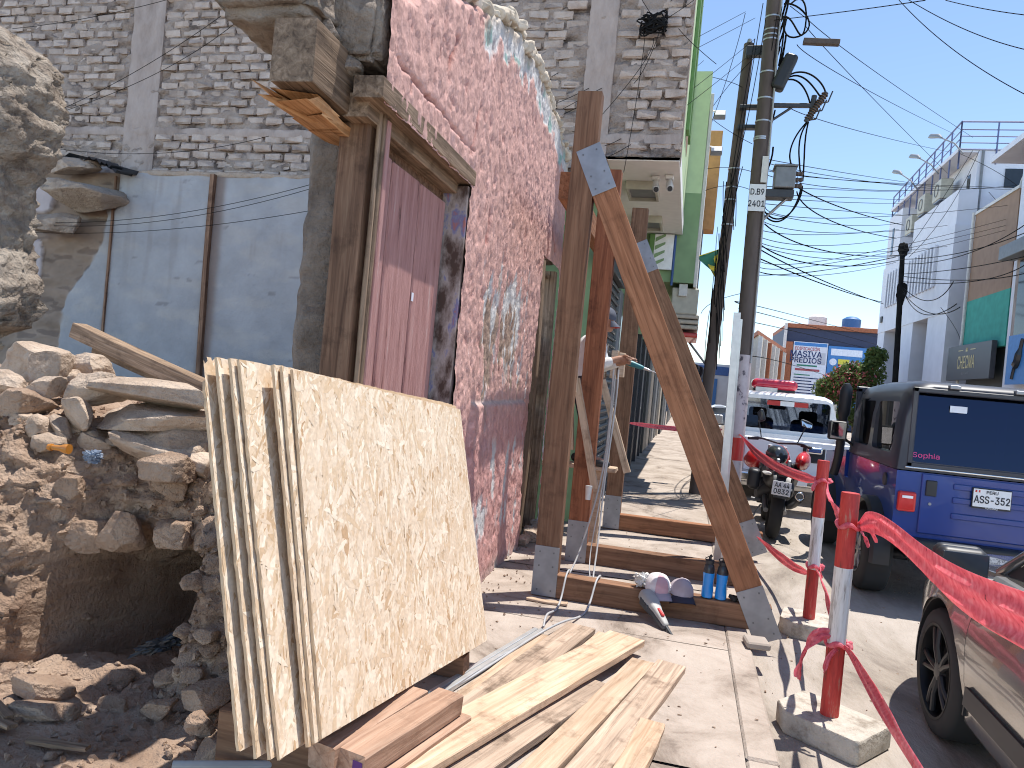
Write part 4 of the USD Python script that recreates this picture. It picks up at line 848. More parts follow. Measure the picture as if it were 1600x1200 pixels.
def capmesh(r, h, squash, seed, a0=0, a1=2 * math.pi, n=28, thick=1.0):
    U, V2 = np.meshgrid(np.linspace(a0, a1, n), np.linspace(0, math.pi / 2, 12), indexing='ij')
    p = np.stack([np.cos(U) * np.cos(V2) * r * thick, np.sin(U) * np.cos(V2) * r * squash * thick, np.sin(V2) ** 0.8 * h * thick], -1)
    q = p * 20 + seed; p = p * (1 + 0.16 * (fbm(q, 3, seed) - 0.5)[..., None]); return p
def baseball_cap(name, label, loc, rz, crown, brim, panel=None, seed=1, tilt=0.0, s=1.0):
    c = thing(name, label, 'cap', M=T(*loc) @ Rz(rz) @ Ry(tilt))
    g1 = G().add(grid(capmesh(.095 * s, .105 * s, .9, seed))).add(grid(capmesh(.095 * s, .105 * s, .9, seed, thick=0.965), flip=True))
    obj('crown', g1, crown, c, smooth=True)
    if panel: obj('front_panel', grid(capmesh(.095 * s, .105 * s, .9, seed, -0.55, 0.55, thick=1.02)), panel, c, smooth=True)
    P = []
    for a in np.linspace(-1.15, 1.15, 16):
        P.append([[(.09 + b * 0.075 * math.cos(a * 0.9)) * math.cos(a * 0.85) * s, (.085 + 0.02 * b) * math.sin(a) * s, (0.008 - 0.018 * b - 0.035 * b * (a / 1.15) ** 2 - 0.012 * (a / 1.15) ** 2) * s] for b in np.linspace(0, 1, 5)])
    P = np.array(P); obj('brim', G().add(grid(P, flip=True)).add(grid(P - [0, 0, .004], flip=False)), brim, c, smooth=True)
    obj('button', rock(5, (.014, .014, .008), 0, 0, 2), crown, c, M=T(0, 0, .105 * s), smooth=True)
baseball_cap('baseball_cap', 'pale mesh-back cap with a pinkish front lying on the nearest sill', (-0.085, 5.46, 0.175), -1.2, 'cap_white', 'cap_lilac', 'cap_pink', 3, 0.12, 1.1)
baseball_cap('baseball_cap', 'lilac-grey cap with a dark brim on the nearest sill, left of the bottles', (0.085, 5.46, 0.172), -1.35, 'cap_lilac', 'cap_navy', None, 6, 0.1, 1.0)
tag(obj('plastic_bag', crumple(14, (0.16, 0.12, 0.13)), 'offwhite', M=T(-0.20, 5.47, 0.225), smooth=40), 'crumpled translucent white bag beside the pale cap on the sill', 'plastic bag')
tag(obj('cloth_scrap', crumple(15, (0.09, 0.08, 0.08)), 'cap_white', M=T(-0.02, 5.43, 0.20), smooth=40), 'small wadded white rag between the two caps', 'rag')
plain('tool_grey', (0.36, 0.36, 0.34), R=0.6); plain('tool_dark', (0.05, 0.055, 0.06), R=0.5); plain('tool_red', (0.5, 0.04, 0.04), R=0.5)
gd = thing('angle_grinder', 'grey power tool leaning on the front of the nearest sill', 'power tool', M=frame((-0.17, 5.36, 0.155), (0.17, -0.26, -0.115), (1, 0.6, 0)))
S = []
for x, w, h, dz in ((0, .03, .03, 0), (.01, .05, .045, 0), (.06, .058, .052, 0), (.12, .055, .050, 0), (.17, .044, .042, -.002), (.21, .034, .034, -.004), (.30, .026, .026, -.008), (.33, .022, .022, -.010), (.34, .012, .012, -.01)):
    a = np.linspace(0, 2 * math.pi, 16, endpoint=False); S.append(np.c_[np.full(16, x), np.sign(np.cos(a)) * np.abs(np.cos(a)) ** .7 * w, np.sign(np.sin(a)) * np.abs(np.sin(a)) ** .7 * h + dz])
obj('body', loft(S), 'tool_grey', gd, smooth=50)
S2 = np.array(S)[2:] * [1.02, 1.0, 0.75] + [0, -0.004, -.016]; obj('lower_shell', loft(S2 * [1, 1.05, 1]), 'tool_dark', gd, smooth=50)
obj('switch', box(.20, .28, -.012, .012, .018, .036, .006), 'tool_red', gd)
for i in range(4): obj('vent', box(.05 + .03 * i, .065 + .03 * i, -.062, -.045, -.012, .012, .002), 'tool_dark', gd)
obj('cord_boot', tube([(.33, 0, -.012), (.40, 0.005, -.02), (.43, .02, -.03)], [.014, .009, .007], 8), 'tool_dark', gd, smooth=40)
tag(obj('cover_block', box(-0.05, 0.10, -0.10, 0.06, 0, 0.045, 0.01), 'kerb_stone', M=T(0.555, 5.10, 0.0) @ Rz(0.12)), 'low concrete cover block at the sidewalk edge near the brace foot', 'concrete block')

# ================================================================ barrier posts and warning tape
mat('post_red', [(0.36, (0.14, 0.035, 0.025)), (0.44, (0.38, 0.03, 0.025)), (0.56, (0.50, 0.045, 0.035)), (0.62, (0.40, 0.17, 0.12)), (0.68, (0.42, 0.3, 0.22))], scale=6, detail=10, nrough=0.7, stretch=(3, 3, .5), R=0.6, bump=0.3, bscale=30)
mat('post_white', [(0.37, (0.26, 0.22, 0.19)), (0.44, (0.60, 0.57, 0.54)), (0.6, (0.73, 0.72, 0.70))], scale=6, detail=10, nrough=0.7, stretch=(3, 3, .3), R=0.65, bump=0.3, bscale=30)
mat('concrete_base', [(0.36, (0.30, 0.255, 0.205)), (0.48, (0.47, 0.42, 0.355)), (0.65, (0.57, 0.52, 0.45))], scale=8, detail=12, nrough=0.7, R=0.9, bump=1.0, bscale=35, bdetail=8, bdist=0.02)
MAT['tape'] = usdkit.material(stage, '/World/Looks/tape', {"tc": ("texture_coordinate", {}), "mp": ("mapping", {"scale": (1, 1, 1)}), "n": ("noise_texture", {"scale": 40.0, "detail": 6.0}), "r": ("rgb_ramp", {"ramp": [(0.26, (0.30, 0.04, 0.08)), (0.32, (0.76, 0.15, 0.21)), (0.5, (0.87, 0.24, 0.30)), (0.7, (0.92, 0.40, 0.44))]}),
    "p": ("principled_bsdf", {"roughness": 0.38}), "t": ("translucent_bsdf", {}), "m": ("mix_closure", {"fac": 0.5})},
    [("tc.object", "mp.vector"), ("mp.vector", "n.vector"), ("n.fac", "r.fac"), ("r.color", "p.base_color"), ("r.color", "t.color"), ("p.BSDF", "m.closure1"), ("t.BSDF", "m.closure2")], surface="m.closure")
def barrier(label, x, y, rz, top, bands, size, seed, post_r=0.047):
    b = thing('barrier_post', label, 'barrier post', (x, y, -0.15), rz, group='red and white barrier posts on concrete bases')
    L, Wd = size; o = [(-L / 2 + .1, -Wd / 2), (L / 2 - .02, -Wd / 2), (L / 2, -Wd / 2 + .02), (L / 2, Wd / 2 - .02), (L / 2 - .02, Wd / 2), (-L / 2 + .02, Wd / 2), (-L / 2, Wd / 2 - .02), (-L / 2, -Wd / 2 + .1)]
    S = [np.c_[np.array(o) * k, np.full(8, z)] for k, z in ((0.97, 0), (1.0, 0.012), (1.0, 0.108), (0.97, 0.12))]
    obj('concrete_base', loft(S), 'concrete_base', b, smooth=40)
    zs = [0.12] + list(bands) + [top]; col = ['post_red', 'post_white'] * 3
    for i in range(len(zs) - 1):
        n = 18; a = np.linspace(0, 2 * math.pi, n, endpoint=False); rg = np.random.default_rng(seed + i)
        m = col[(i + (0 if len(zs) % 2 == 0 else 0)) % 2]
        S = []
        for z in np.linspace(zs[i], zs[i + 1], 6):
            r = post_r * (1 + 0.02 * (noise(np.c_[np.cos(a) * 2, np.sin(a) * 2, np.full(n, z * 3)] + seed, 3) - 0.5)); S.append(np.c_[np.cos(a) * r, np.sin(a) * r, np.full(n, z)])
        if i == len(zs) - 2: S.append(np.c_[S[-1][:, :2] * 0.93, np.full(n, zs[-1] + 0.006)])
        obj('painted_band', loft(S), m, b, smooth=40)
barrier('front barrier post, knotted red tape below its top, paint worn', 0.885, 4.24, -0.65, 1.30, (0.50, 0.91), (0.50, 0.38), 5)
barrier('rear barrier post beside the shoring frame foot', 1.055, 6.07, -0.2, 1.33, (0.50, 0.90), (0.40, 0.42), 9, 0.044)
def ribbon(P, w, seed, twist=0.6, fold=0.5, n=90, base=0.9, wend=None):
    """a creased tape hanging between points; its width is gathered at the knots"""
    C = spline(P, n); t = np.gradient(C, axis=0); t /= np.linalg.norm(t, axis=1, keepdims=True)
    s = np.linspace(0, 1, n); m = 11; V = []
    ww = w * np.interp(s, [0, 0.08, 0.5, 0.92, 1], [0.28, 0.7, 1.0, 0.7 if wend is None else 1, 0.28 if wend is None else wend])
    for i in range(n):
        side = np.cross(t[i], [0, 0, 1.0]); side /= np.linalg.norm(side); up = np.cross(side, t[i])
        a = base + twist * (noise(np.array([s[i] * 3 + seed, 0, 0]), seed) - 0.5) * 2
        d, e = side * math.cos(a) + up * math.sin(a), -side * math.sin(a) + up * math.cos(a)
        k = np.linspace(-.5, .5, m)
        cr = fold * ww[i] * (0.30 * np.abs(np.sin(k * 6 + seed + 3 * s[i])) + 0.22 * (noise(np.c_[k * 7, np.full(m, s[i] * 9 + seed), 0 * k], 4) - 0.5))
        V.append(C[i] + k[:, None] * ww[i] * d + cr[:, None] * e)
    V = np.array(V); q = np.cross(np.gradient(V, axis=0), np.gradient(V, axis=1)); q /= np.maximum(np.linalg.norm(q, axis=-1, keepdims=True), 1e-9)
    return G().add(grid(V)).add(grid(V - q * 0.0006, flip=True))
def tape(P, w, label, seed, **k): tag(obj('warning_tape', ribbon(P, w, seed, **k), 'tape', smooth=True), label, 'warning tape', 'red warning tapes round the work site')
RB, FB = np.array([1.055, 6.07, -0.15]), np.array([0.885, 4.24, -0.15])
tape([(-0.60, 8.39, 1.21), (0.0, 9.9, 1.13), (0.56, 11.78, 1.10)], 0.07, 'red tape stretched across the sidewalk behind the shoring frames', 3, fold=0.3, base=1.3, twist=0.2)
tape([(0.82, 11.8, 1.05), (0.93, 9.0, 0.92), (1.03, 6.14, 1.02)], 0.12, 'red tape from the leaning pole to the rear barrier post', 5, base=1.2, twist=0.5)
tape([(0.86, 8.36, 0.13), (0.96, 7.3, 0.16), (1.02, 6.1, 0.31)], 0.10, 'low red tape from the farthest frame foot to the rear barrier post', 7, base=1.1)
tape([RB + (0.02, -.05, 1.17), ((0.99, 5.2, 0.93)), FB + (0.0, 0.05, 1.14)], 0.10, 'red tape between the tops of the two barrier posts', 9, base=1.2)
tape([RB + (0.0, -.05, 0.52), (0.985, 5.2, 0.38), FB + (0.0, 0.05, 0.49)], 0.09, 'low red tape between the two barrier posts', 11, base=1.3)
tape([FB + (0.055, 0.0, 1.13), (0.885, 3.4, 1.085), (0.85, 2.6, 1.075), (0.82, 1.98, 1.135), (0.78, 1.2, 1.2)], 0.15, 'upper red tape from the front barrier post towards the grey car door', 13, base=1.25, twist=0.25, fold=0.35, wend=1.0)
tape([FB + (0.03, -0.04, 0.50), (0.86, 3.4, 0.43), (0.79, 2.54, 0.50), (0.72, 1.6, 0.6)], 0.08, 'lower red tape running down to the bottom edge of the picture', 15, base=1.2, fold=0.6, wend=1.0)
def knot(c, r, seed, tails, lab):
    k = thing('tape_knot', lab, 'tape knot', c)
    rg = np.random.default_rng(seed); ring = [(math.cos(a) * r, math.sin(a) * r, 0.012 * math.sin(3 * a)) for a in np.linspace(0, 2 * math.pi, 30)]
    obj('wrap', G().add(tube(ring, 0.012 + 0.004 * np.sin(np.linspace(0, 20, 30)), 8)).add(rock(seed, (0.05, 0.05, 0.05), 0.6, 0.2, 2), T(r + .01, 0, 0)), 'tape', k, smooth=40)
    for j, (p, w) in enumerate(tails):
        obj('tail', ribbon([(r, 0, 0)] + p, w, seed + j, fold=0.8, n=24, base=1.0, twist=1.0, wend=0.6), 'tape', k, smooth=True)
knot(FB + [0, 0, 1.13], 0.052, 21, [([(.08, -.03, .05), (.11, -.04, .07)], 0.03), ([(.08, -.02, -.05), (.10, -.05, -.09)], 0.03), ([(.09, -.05, .0), (.13, -.07, -.06)], 0.025)], 'shaggy tape knot near the top of the front barrier post')
knot(FB + [0, 0, 0.50], 0.052, 23, [([(-.04, -.07, -.05), (-.06, -.08, -.14)], 0.025), ([(-.10, -.02, .03), (-.15, -.01, -.10), (-.17, 0, -.22)], 0.07)], 'lower tape knot with a hanging strip on the front barrier post')
knot(RB + [0, 0, 1.18], 0.048, 25, [([(-.06, -.05, -.03), (-.07, -.06, -.08)], 0.03)], 'tape wrapped round the top of the rear barrier post')
knot(RB + [0, 0, 0.52], 0.048, 27, [([(.04, -.06, -.03), (.05, -.07, -.07)], 0.03)], 'tape wrapped low round the rear barrier post')

# ================================================================ the worker behind the red post
plain('skin', (0.36, 0.19, 0.125), R=0.6, var=0.06); plain('shirt_white', (0.66, 0.66, 0.66), R=0.9, var=0.08, bump=0.3, bscale=20); plain('trousers_dark', (0.035, 0.036, 0.042), R=0.9, var=0.2); plain('shoe_black', (0.02, 0.02, 0.022), R=0.5)
plain('cap_slate', (0.075, 0.085, 0.115), R=0.85); plain('cap_red', (0.5, 0.05, 0.04), R=0.7); plain('hair_black', (0.012, 0.011, 0.011), R=0.6); plain('drill_teal', (0.02, 0.16, 0.19), R=0.45); plain('eye_white', (0.7, 0.68, 0.66), R=0.3)
def capsule(a, b, ra, rb):
    s = manifold3d.Manifold.sphere(1.0, 20); A = s.scale([ra] * 3).translate(list(map(float, a))); Bm = s.scale([rb] * 3).translate(list(map(float, b))); return manifold3d.Manifold.batch_hull([A, Bm])
def skin(bones, edge=0.02, it=8):
    m = manifold3d.Manifold.batch_boolean([capsule(*b) for b in bones], manifold3d.OpType.Add).refine_to_length(edge).to_mesh()
    t = trimesh.Trimesh(m.vert_properties[:, :3], m.tri_verts); trimesh.smoothing.filter_taubin(t, iterations=it); return np.asarray(t.vertices), np.asarray(t.faces)
PZ = 0.822
J = {'pel': (-1.00, 7.22, PZ + .78), 'wai': (-.99, 7.22, PZ + .92), 'che': (-.95, 7.22, PZ + 1.13), 'nek': (-.90, 7.22, PZ + 1.27), 'hd': (-.845, 7.22, PZ + 1.40),
     'sl': (-.93, 7.39, PZ + 1.20), 'sr': (-.93, 7.05, PZ + 1.20), 'elr': (-.87, 6.99, PZ + .96), 'war': (-.66, 7.06, PZ + 1.05), 'ell': (-.84, 7.45, PZ + .98), 'wal': (-.63, 7.28, PZ + 1.03),
     'hl': (-1.0, 7.31, PZ + .76), 'hr': (-1.0, 7.13, PZ + .76), 'kl': (-.93, 7.33, PZ + .43), 'kr': (-.92, 7.10, PZ + .43), 'al': (-.98, 7.33, PZ + .08), 'ar': (-.86, 7.10, PZ + .08)}
J = {k: np.array(v) for k, v in J.items()}
wk = thing('person', 'worker in white shirt, dark trousers and slate cap, drilling beyond the red post', 'person', (-1.0, 7.22, PZ))
o = -np.array([-1.0, 7.22, PZ]); Jl = {k: v + o for k, v in J.items()}
def hand(w, d, side):
    """palm and five fingers closed round a grip along d"""
    w = np.array(w); d = np.array(d) / np.linalg.norm(d); up = np.array([0, 0, 1.0]); lat = np.cross(d, up) * side
    pc = w + d * 0.055; B = [(w, pc + up * .012, .026, .027), (w, pc - up * .022, .026, .024), (pc + up * .012, pc - up * .022, .027, .024)]
    for i, (L, hz) in enumerate(((.036, .030), (.041, .010), (.038, -.010), (.030, -.028))):
        k = pc + d * .026 + up * hz; p1 = k + d * L * .7 + lat * .018; p2 = p1 - d * .004 + lat * L * .75; p3 = p2 - d * .022 + lat * .006
        B += [(k, p1, .010, .009), (p1, p2, .009, .0085), (p2, p3, .0085, .0075)]
    t0 = w + d * .02 + up * .022; t1 = t0 + d * .03 + up * .016 + lat * .02; t2 = t1 + d * .026 + lat * .014; B += [(t0, t1, .012, .010), (t1, t2, .010, .009)]
    return B
hd = Jl['hd']
body = [(Jl['pel'], Jl['wai'], .13, .12), (Jl['wai'], Jl['che'], .12, .14), (Jl['che'], Jl['nek'], .12, .06), (Jl['nek'], hd, .052, .06), (hd + [-.015, 0, .02], hd + [.02, 0, .03], .088, .08), (hd + [.02, 0, .0], hd + [.045, 0, -.06], .06, .038),
        (hd + [.09, 0, .0], hd + [.10, 0, -.02], .012, .016), (hd + [.088, 0, -.05], hd + [.088, .012, -.05], .010, .010), (hd + [-.0, .083, -.005], hd + [-.0, .086, .02], .014, .016), (hd + [-.0, -.083, -.005], hd + [-.0, -.086, .02], .014, .016),
        (Jl['sl'], Jl['che'], .065, .12), (Jl['sr'], Jl['che'], .065, .12), (Jl['sl'], Jl['ell'], .055, .042), (Jl['sr'], Jl['elr'], .055, .042), (Jl['ell'], Jl['wal'], .042, .028), (Jl['elr'], Jl['war'], .042, .028),
        (Jl['hl'], Jl['kl'], .088, .06), (Jl['hr'], Jl['kr'], .088, .06), (Jl['kl'], Jl['al'], .058, .04), (Jl['kr'], Jl['ar'], .058, .04), (Jl['al'], Jl['al'] + [.12, 0, -.03], .036, .03), (Jl['ar'], Jl['ar'] + [.12, 0, -.03], .036, .03)]
body += hand(Jl['war'], (1, 0.05, -.15), 1) + hand(Jl['wal'], (1, -.35, .0), -1)
obj('body', skin(body, 0.012, 6), 'skin', wk, smooth=True)
e = .014
obj('shirt', skin([(Jl['pel'] + [0, 0, .02], Jl['wai'], .14, .135), (Jl['wai'], Jl['che'], .135, .152), (Jl['che'], Jl['nek'] - [0, 0, .03], .135, .075), (Jl['sl'], Jl['che'], .08, .13), (Jl['sr'], Jl['che'], .08, .13), (Jl['sl'], Jl['ell'], .072, .062), (Jl['sr'], Jl['elr'], .072, .062),
     (Jl['elr'], Jl['elr'] * .45 + Jl['war'] * .55, .058, .046), (Jl['ell'], Jl['ell'] * .45 + Jl['wal'] * .55, .058, .046)], 0.02, 6), 'shirt_white', wk, smooth=True)
obj('trousers', skin([(Jl['pel'] + [0, 0, .0], Jl['hl'], .142, .105), (Jl['pel'], Jl['hr'], .142, .105), (Jl['hl'], Jl['kl'], .105, .078), (Jl['hr'], Jl['kr'], .105, .078), (Jl['kl'], Jl['al'] + [0, 0, .02], .076, .06), (Jl['kr'], Jl['ar'] + [0, 0, .02], .076, .06)], 0.02, 6), 'trousers_dark', wk, smooth=True)
for k in ('al', 'ar'):
    obj('shoe', skin([(Jl[k] + [-.05, 0, -.035], Jl[k] + [.09, 0, -.04], .045, .042), (Jl[k] + [.09, 0, -.04], Jl[k] + [.17, 0, -.048], .042, .032), (Jl[k], Jl[k] + [0, 0, .03], .05, .048)], 0.015, 4), 'shoe_black', wk, smooth=True)
v, f = grid(capmesh(.105, .12, .92, 9)); v = apply(T(*(hd + [0, 0, .03])) @ Ry(0.18), v); cp = obj('cap', (v, f), 'cap_slate', wk, smooth=True)
Pb = np.array([[[(.098 + b * 0.07 * math.cos(a)) * math.cos(a * .8), (.09 + .01 * b) * math.sin(a), .002 - .03 * b - .03 * b * a * a] for b in np.linspace(0, 1, 5)] for a in np.linspace(-1.1, 1.1, 14)])
Mb = T(*(hd + [0, 0, .03])) @ Ry(0.28)
obj('brim', grid(Pb, flip=True), 'cap_slate', str(cp.GetPath()), M=Mb, smooth=True); obj('brim_underside', grid(Pb - [0, 0, .004]), 'cap_red', str(cp.GetPath()), M=Mb, smooth=True)
obj('hair', skin([(hd + [-.05, 0, .0], hd + [-.06, 0, -.03], .07, .055), (hd + [-.02, .06, .0], hd + [-.03, .06, -.02], .035, .03), (hd + [-.02, -.06, .0], hd + [-.03, -.06, -.02], .035, .03)], 0.015, 4), 'hair_black', wk, smooth=True)
for s in (-1, 1): obj('eye', rock(3, (.022, .022, .016), 0, 0, 2), 'eye_white', wk, M=T(*(hd + [.084, .032 * s, .012])), smooth=True)
dr = thing('hand_drill', 'teal power tool with a long bit held out by the worker', 'power tool', M=frame((-0.63, 7.10, PZ + 1.035), (1, 0.02, -0.28), (0, 1, 0)))
obj('body', tube([(0, 0, 0), (.01, 0, 0), (.10, 0, 0), (.13, 0, 0), (.19, 0, 0), (.21, 0, 0)], [.02, .028, .03, .026, .022, .016], 14), 'drill_teal', dr, smooth=40)
obj('chuck', tube([(.21, 0, 0), (.26, 0, 0), (.275, 0, 0)], [.014, .012, .007], 12), 'band_steel', dr, smooth=40)
obj('bit', tube([(.275, 0, 0), (.46, 0, 0)], [.005, .004], 8), 'band_steel', dr, smooth=40)

# ================================================================ vehicles
glass('glass_tint', (0.05, 0.085, 0.22), 1.7, 0.0, (0.45, 0.58, 1.0)); glass('glass_cab', (0.34, 0.37, 0.42), 1.6); glass('glass_clear', (0.62, 0.66, 0.68)); glass('glass_dark', (0.05, 0.055, 0.06))
plain('paint_white', (0.72, 0.72, 0.73), R=0.3, coat=0.6, var=0.03); plain('paint_blue', (0.006, 0.030, 0.17), R=0.3, coat=0.7, var=0.08, scale=3, bump=0.12, bscale=2.2); plain('hardtop', (0.028, 0.029, 0.038), R=0.45, coat=0.12, var=0.1, spec=0.5)
plain('paint_grey', (0.30, 0.275, 0.25), R=0.2, metal=0.85, coat=0.9, var=0.04); plain('lamp_red', (0.52, 0.02, 0.018), R=0.25, coat=0.6); plain('lamp_amber', (0.6, 0.25, 0.05), R=0.25)
plain('seat_dark', (0.05, 0.05, 0.06), R=0.8); plain('light_bar_red', (0.50, 0.015, 0.04), R=0.2, coat=0.8); plain('bike_red', (0.55, 0.02, 0.02), R=0.25, coat=0.7); plain('pink_script', (0.65, 0.05, 0.22), R=0.5); plain('plate_white', (0.7, 0.7, 0.7), R=0.5, var=0.04)
plain('rim_dark', (0.035, 0.035, 0.037), R=0.4, metal=0.5); plain('helmet', (0.025, 0.028, 0.03), R=0.2, coat=0.7); plain('mirror_glass', (0.75, 0.77, 0.8), R=0.03, metal=1.0); plain('steel_dull', (0.30, 0.30, 0.31), R=0.4, metal=0.8); plain('silver_trim', (0.42, 0.41, 0.40), R=0.3, metal=0.7)

def rbox(x0, x1, y0, y1, z0, z1, r, seg=4):
    """box with well rounded edges"""
    s = manifold3d.Manifold.sphere(r, seg * 4); P = []
    return manifold3d.Manifold.batch_hull([s.translate([x, y, z]) for x in (x0 + r, x1 - r) for y in (y0 + r, y1 - r) for z in (z0 + r, z1 - r)])
def wheel(parent, c, r, w, rim='rim_dark', spokes=5, hub=0.62):
    """axis along x; the outer face looks to -x"""
    w2 = w / 2; a = np.linspace(0, 2 * math.pi, 41)[:-1]
    pr = [(hub * r, -w2), (hub * r + .02, -w2 - .004), (r - .045, -w2 - .003), (r - .012, -w2 + .012), (r, -w2 + .035), (r, w2 - .035), (r - .012, w2 - .012), (r - .045, w2), (hub * r, w2)]
    S = np.array([[[q[1], math.cos(t) * q[0], math.sin(t) * q[0]] for q in pr] for t in np.linspace(0, 2 * math.pi, 41)])
    t = obj('tyre', grid(S + np.array(c)), 'rubber', parent, smooth=40)
    g = G(); R = hub * r
    S = np.array([[[q[1], math.cos(t_) * q[0], math.sin(t_) * q[0]] for q in ((R, w2), (R * .96, w2 * .5), (R * .93, -w2 * .6), (R * 1.0, -w2 - .004), (R * 1.06, -w2 - .006))] for t_ in np.linspace(0, 2 * math.pi, 41)]); g.add(grid(S)); g.add(grid(S, flip=True))
    for k in range(spokes * 2):
        b = 2 * math.pi * (k // 2) / spokes + (0.16 if k % 2 else -0.16); m = math.cos(b), math.sin(b); q = [np.array([-w2 * .72, m[0] * R * .12, m[1] * R * .12]), np.array([-w2 * .86, m[0] * R * .55, m[1] * R * .55]), np.array([-w2 * .80, m[0] * R * 1.0, m[1] * R * 1.0])]
        g.add(tube(q, [R * .085, R * .06, R * .065], 8))
    g.add(tube([(-w2 * .6, 0, 0), (-w2 * .9, 0, 0), (-w2 * .92, 0, 0)], [R * .22, R * .2, R * .1], 18))
    g.add(tube([(0, 0, 0), (w2 * .3, 0, 0)], R * .93, 30))
    obj('rim', g, rim, parent, M=T(*c), smooth=35)
def text_on(parent, txt, h, m, M, bold=False, squeeze=1.0):
    v, f, _ = meshkit.arrays(text_mesh(txt, h, 0.002, bold)); x0, x1 = v[:, 0].min(), v[:, 0].max(); v[:, 0] = (v[:, 0] - (x0 + x1) / 2) * squeeze
    return obj('lettering', (v, f), m, parent, M=M)
FACE_S = np.array([[1, 0, 0, 0], [0, 0, -1, 0], [0, 1, 0, 0], [0, 0, 0, 1.0]])     # reads facing -y

# ---- blue off-roader
JX, JY = 2.65, 7.30
jp = thing('off_road_car', 'blue boxy off-road car with black hardtop, parked with its rear to us', 'car', (JX, JY, -0.15), 0.0)
tub = man(prism([(0.0, .66), (0.0, 1.24), (2.0, 1.24), (2.0, .95), (2.2, .95), (2.2, 1.26), (3.45, 1.16), (3.5, .62), (3.0, .55), (1.2, .55), (.2, .55)], -.76, .76, 'x'))
for y in (.62, 2.98): tub = tub - manifold3d.Manifold.cylinder(2.4, .46, .46, 40, True).rotate([0, 90, 0]).translate([0, y, .42])
obj('tub', tub, 'paint_blue', jp, smooth=35)
tg = obj('tailgate', rbox(-.555, .60, -.018, .03, .70, 1.235, .012), 'paint_blue', jp, smooth=40)
for z in (.86, 1.0, 1.12): obj('pressed_rib', rbox(-.30, .52, -.030, .0, z, z + .055, .012), 'paint_blue', str(tg.GetPath()), smooth=40)
obj('handle', rbox(-.52, -.43, -.034, .0, 1.04, 1.18, .010), 'black_plastic', str(tg.GetPath()), smooth=40)
obj('lock', tube([(-.475, -.024, .97), (-.475, -.014, .97)], .013, 12), 'steel_dull', str(tg.GetPath()))
def top_ring(y, lean, z1=2.06, w=.775, zb=1.25):
    o = [(-w, zb), (-w + lean * .4, 1.72), (-w + lean, z1 - .12), (-w + lean + .05, z1 - .035), (-w + lean + .16, z1), (w - lean - .16, z1), (w - lean - .05, z1 - .035), (w - lean, z1 - .12), (w - lean * .4, 1.72), (w, zb)]
    return np.array([[x, y, z] for x, z in o])
ht = loft([top_ring(y, l, z, w) for y, l, z, w in ((.0, .085, 2.0, .755), (.012, .08, 2.018, .765), (.04, .075, 2.040, .772), (.09, .07, 2.057, .776), (.16, .068, 2.066, .778), (.30, .066, 2.07, .778), (1.3, .065, 2.07, .778), (1.95, .075, 2.04, .775), (2.02, .085, 2.01, .77))])
H = man(ht) - rbox(-.66, .66, -.2, .12, 1.33, 1.965, .05) - rbox(-.70, .70, .10, 1.92, 1.30, 1.96, .04)
for y0, y1 in ((.22, .98), (1.12, 1.8)):
    H = H - rbox(-1.0, 1.0, y0, y1, 1.38, 1.86, .06)
obj('hardtop', H, 'hardtop', jp, smooth=40)
rw = obj('rear_window', hull([(x, y + d, z) for x in (-.662, .662) for (y, z) in ((.016, 1.325), (.098, 1.965)) for d in (0, .006)]), 'glass_tint', jp)
obj('window_frame', G().box(-.69, -.64, -.006, .03, 1.28, 2.0, .008).box(.64, .69, -.006, .03, 1.28, 2.0, .008).box(-.69, .69, -.006, .03, 1.275, 1.325, .008).box(-.69, .69, -.006, .03, 1.955, 2.0, .008), 'hardtop', str(rw.GetPath()))
obj('sill_strip', rbox(-.70, .70, -.016, .02, 1.268, 1.284, .006), 'chrome', str(rw.GetPath()), smooth=40)
for x in (-.36, .16): obj('hinge', rbox(x - .045, x + .045, -.03, .04, 2.005, 2.04, .008), 'steel_dull', str(rw.GetPath()), smooth=40)
text_on(str(rw.GetPath()), 'Sophia', .045, 'pink_script', T(-.53, .019, 1.37) @ Rx(-.127) @ FACE_S, squeeze=1.15)
obj('sticker', rbox(-.36, -.22, .066, .071, 1.80, 1.86, .002), 'poster_white', str(rw.GetPath()))
for y0, y1 in ((.22, .98), (1.12, 1.8)):
    for s in (-1, 1): obj('side_window', box(s * .715, s * .722, y0 - .02, y1 + .02, 1.36, 1.88), 'glass_dark', jp)
for s in (-1, 1):
    tl = obj('tail_light', rbox(s * .665 - .075, s * .665 + .075, -.045, .01, .88, 1.06, .02), 'lamp_red', jp, smooth=40)
    obj('reflector', rbox(s * .665 - .045, s * .665 + .045, -.05, -.03, 1.0, 1.025, .004), 'lamp_amber' if False else 'white_paint', str(tl.GetPath()))
    fl = []
    for t in np.linspace(-.15, math.pi + .15, 22):
        fl.append([[s * x, .62 + math.cos(t) * r, .42 + math.sin(t) * r] for x, r in ((.72, .44), (.72, .50), (.86, .50), (.89, .47), (.86, .44))])
    obj('fender_flare', loft(np.array(fl)), 'black_plastic', jp, smooth=40)
    fl = [[[s * x, 2.98 + math.cos(t) * r, .42 + math.sin(t) * r] for x, r in ((.72, .44), (.72, .50), (.86, .50), (.89, .47), (.86, .44))] for t in np.linspace(-.15, math.pi + .15, 22)]
    obj('fender_flare', loft(np.array(fl)), 'black_plastic', jp, smooth=40)
pl = obj('number_plate', rbox(-.155, .155, -.050, -.032, .985, 1.165, .006), 'black_plastic', jp); pp = str(pl.GetPath())
obj('plate_face', box(-.147, .147, -.0525, -.0505, 1.0, 1.155), 'plate_white', pp)
text_on(pp, 'PERU', .027, 'letter_dark', T(.0, -.0528, 1.118) @ FACE_S, True); text_on(pp, 'ASS-352', .062, 'letter_dark', T(0, -.0528, 1.035) @ FACE_S, True, .74)
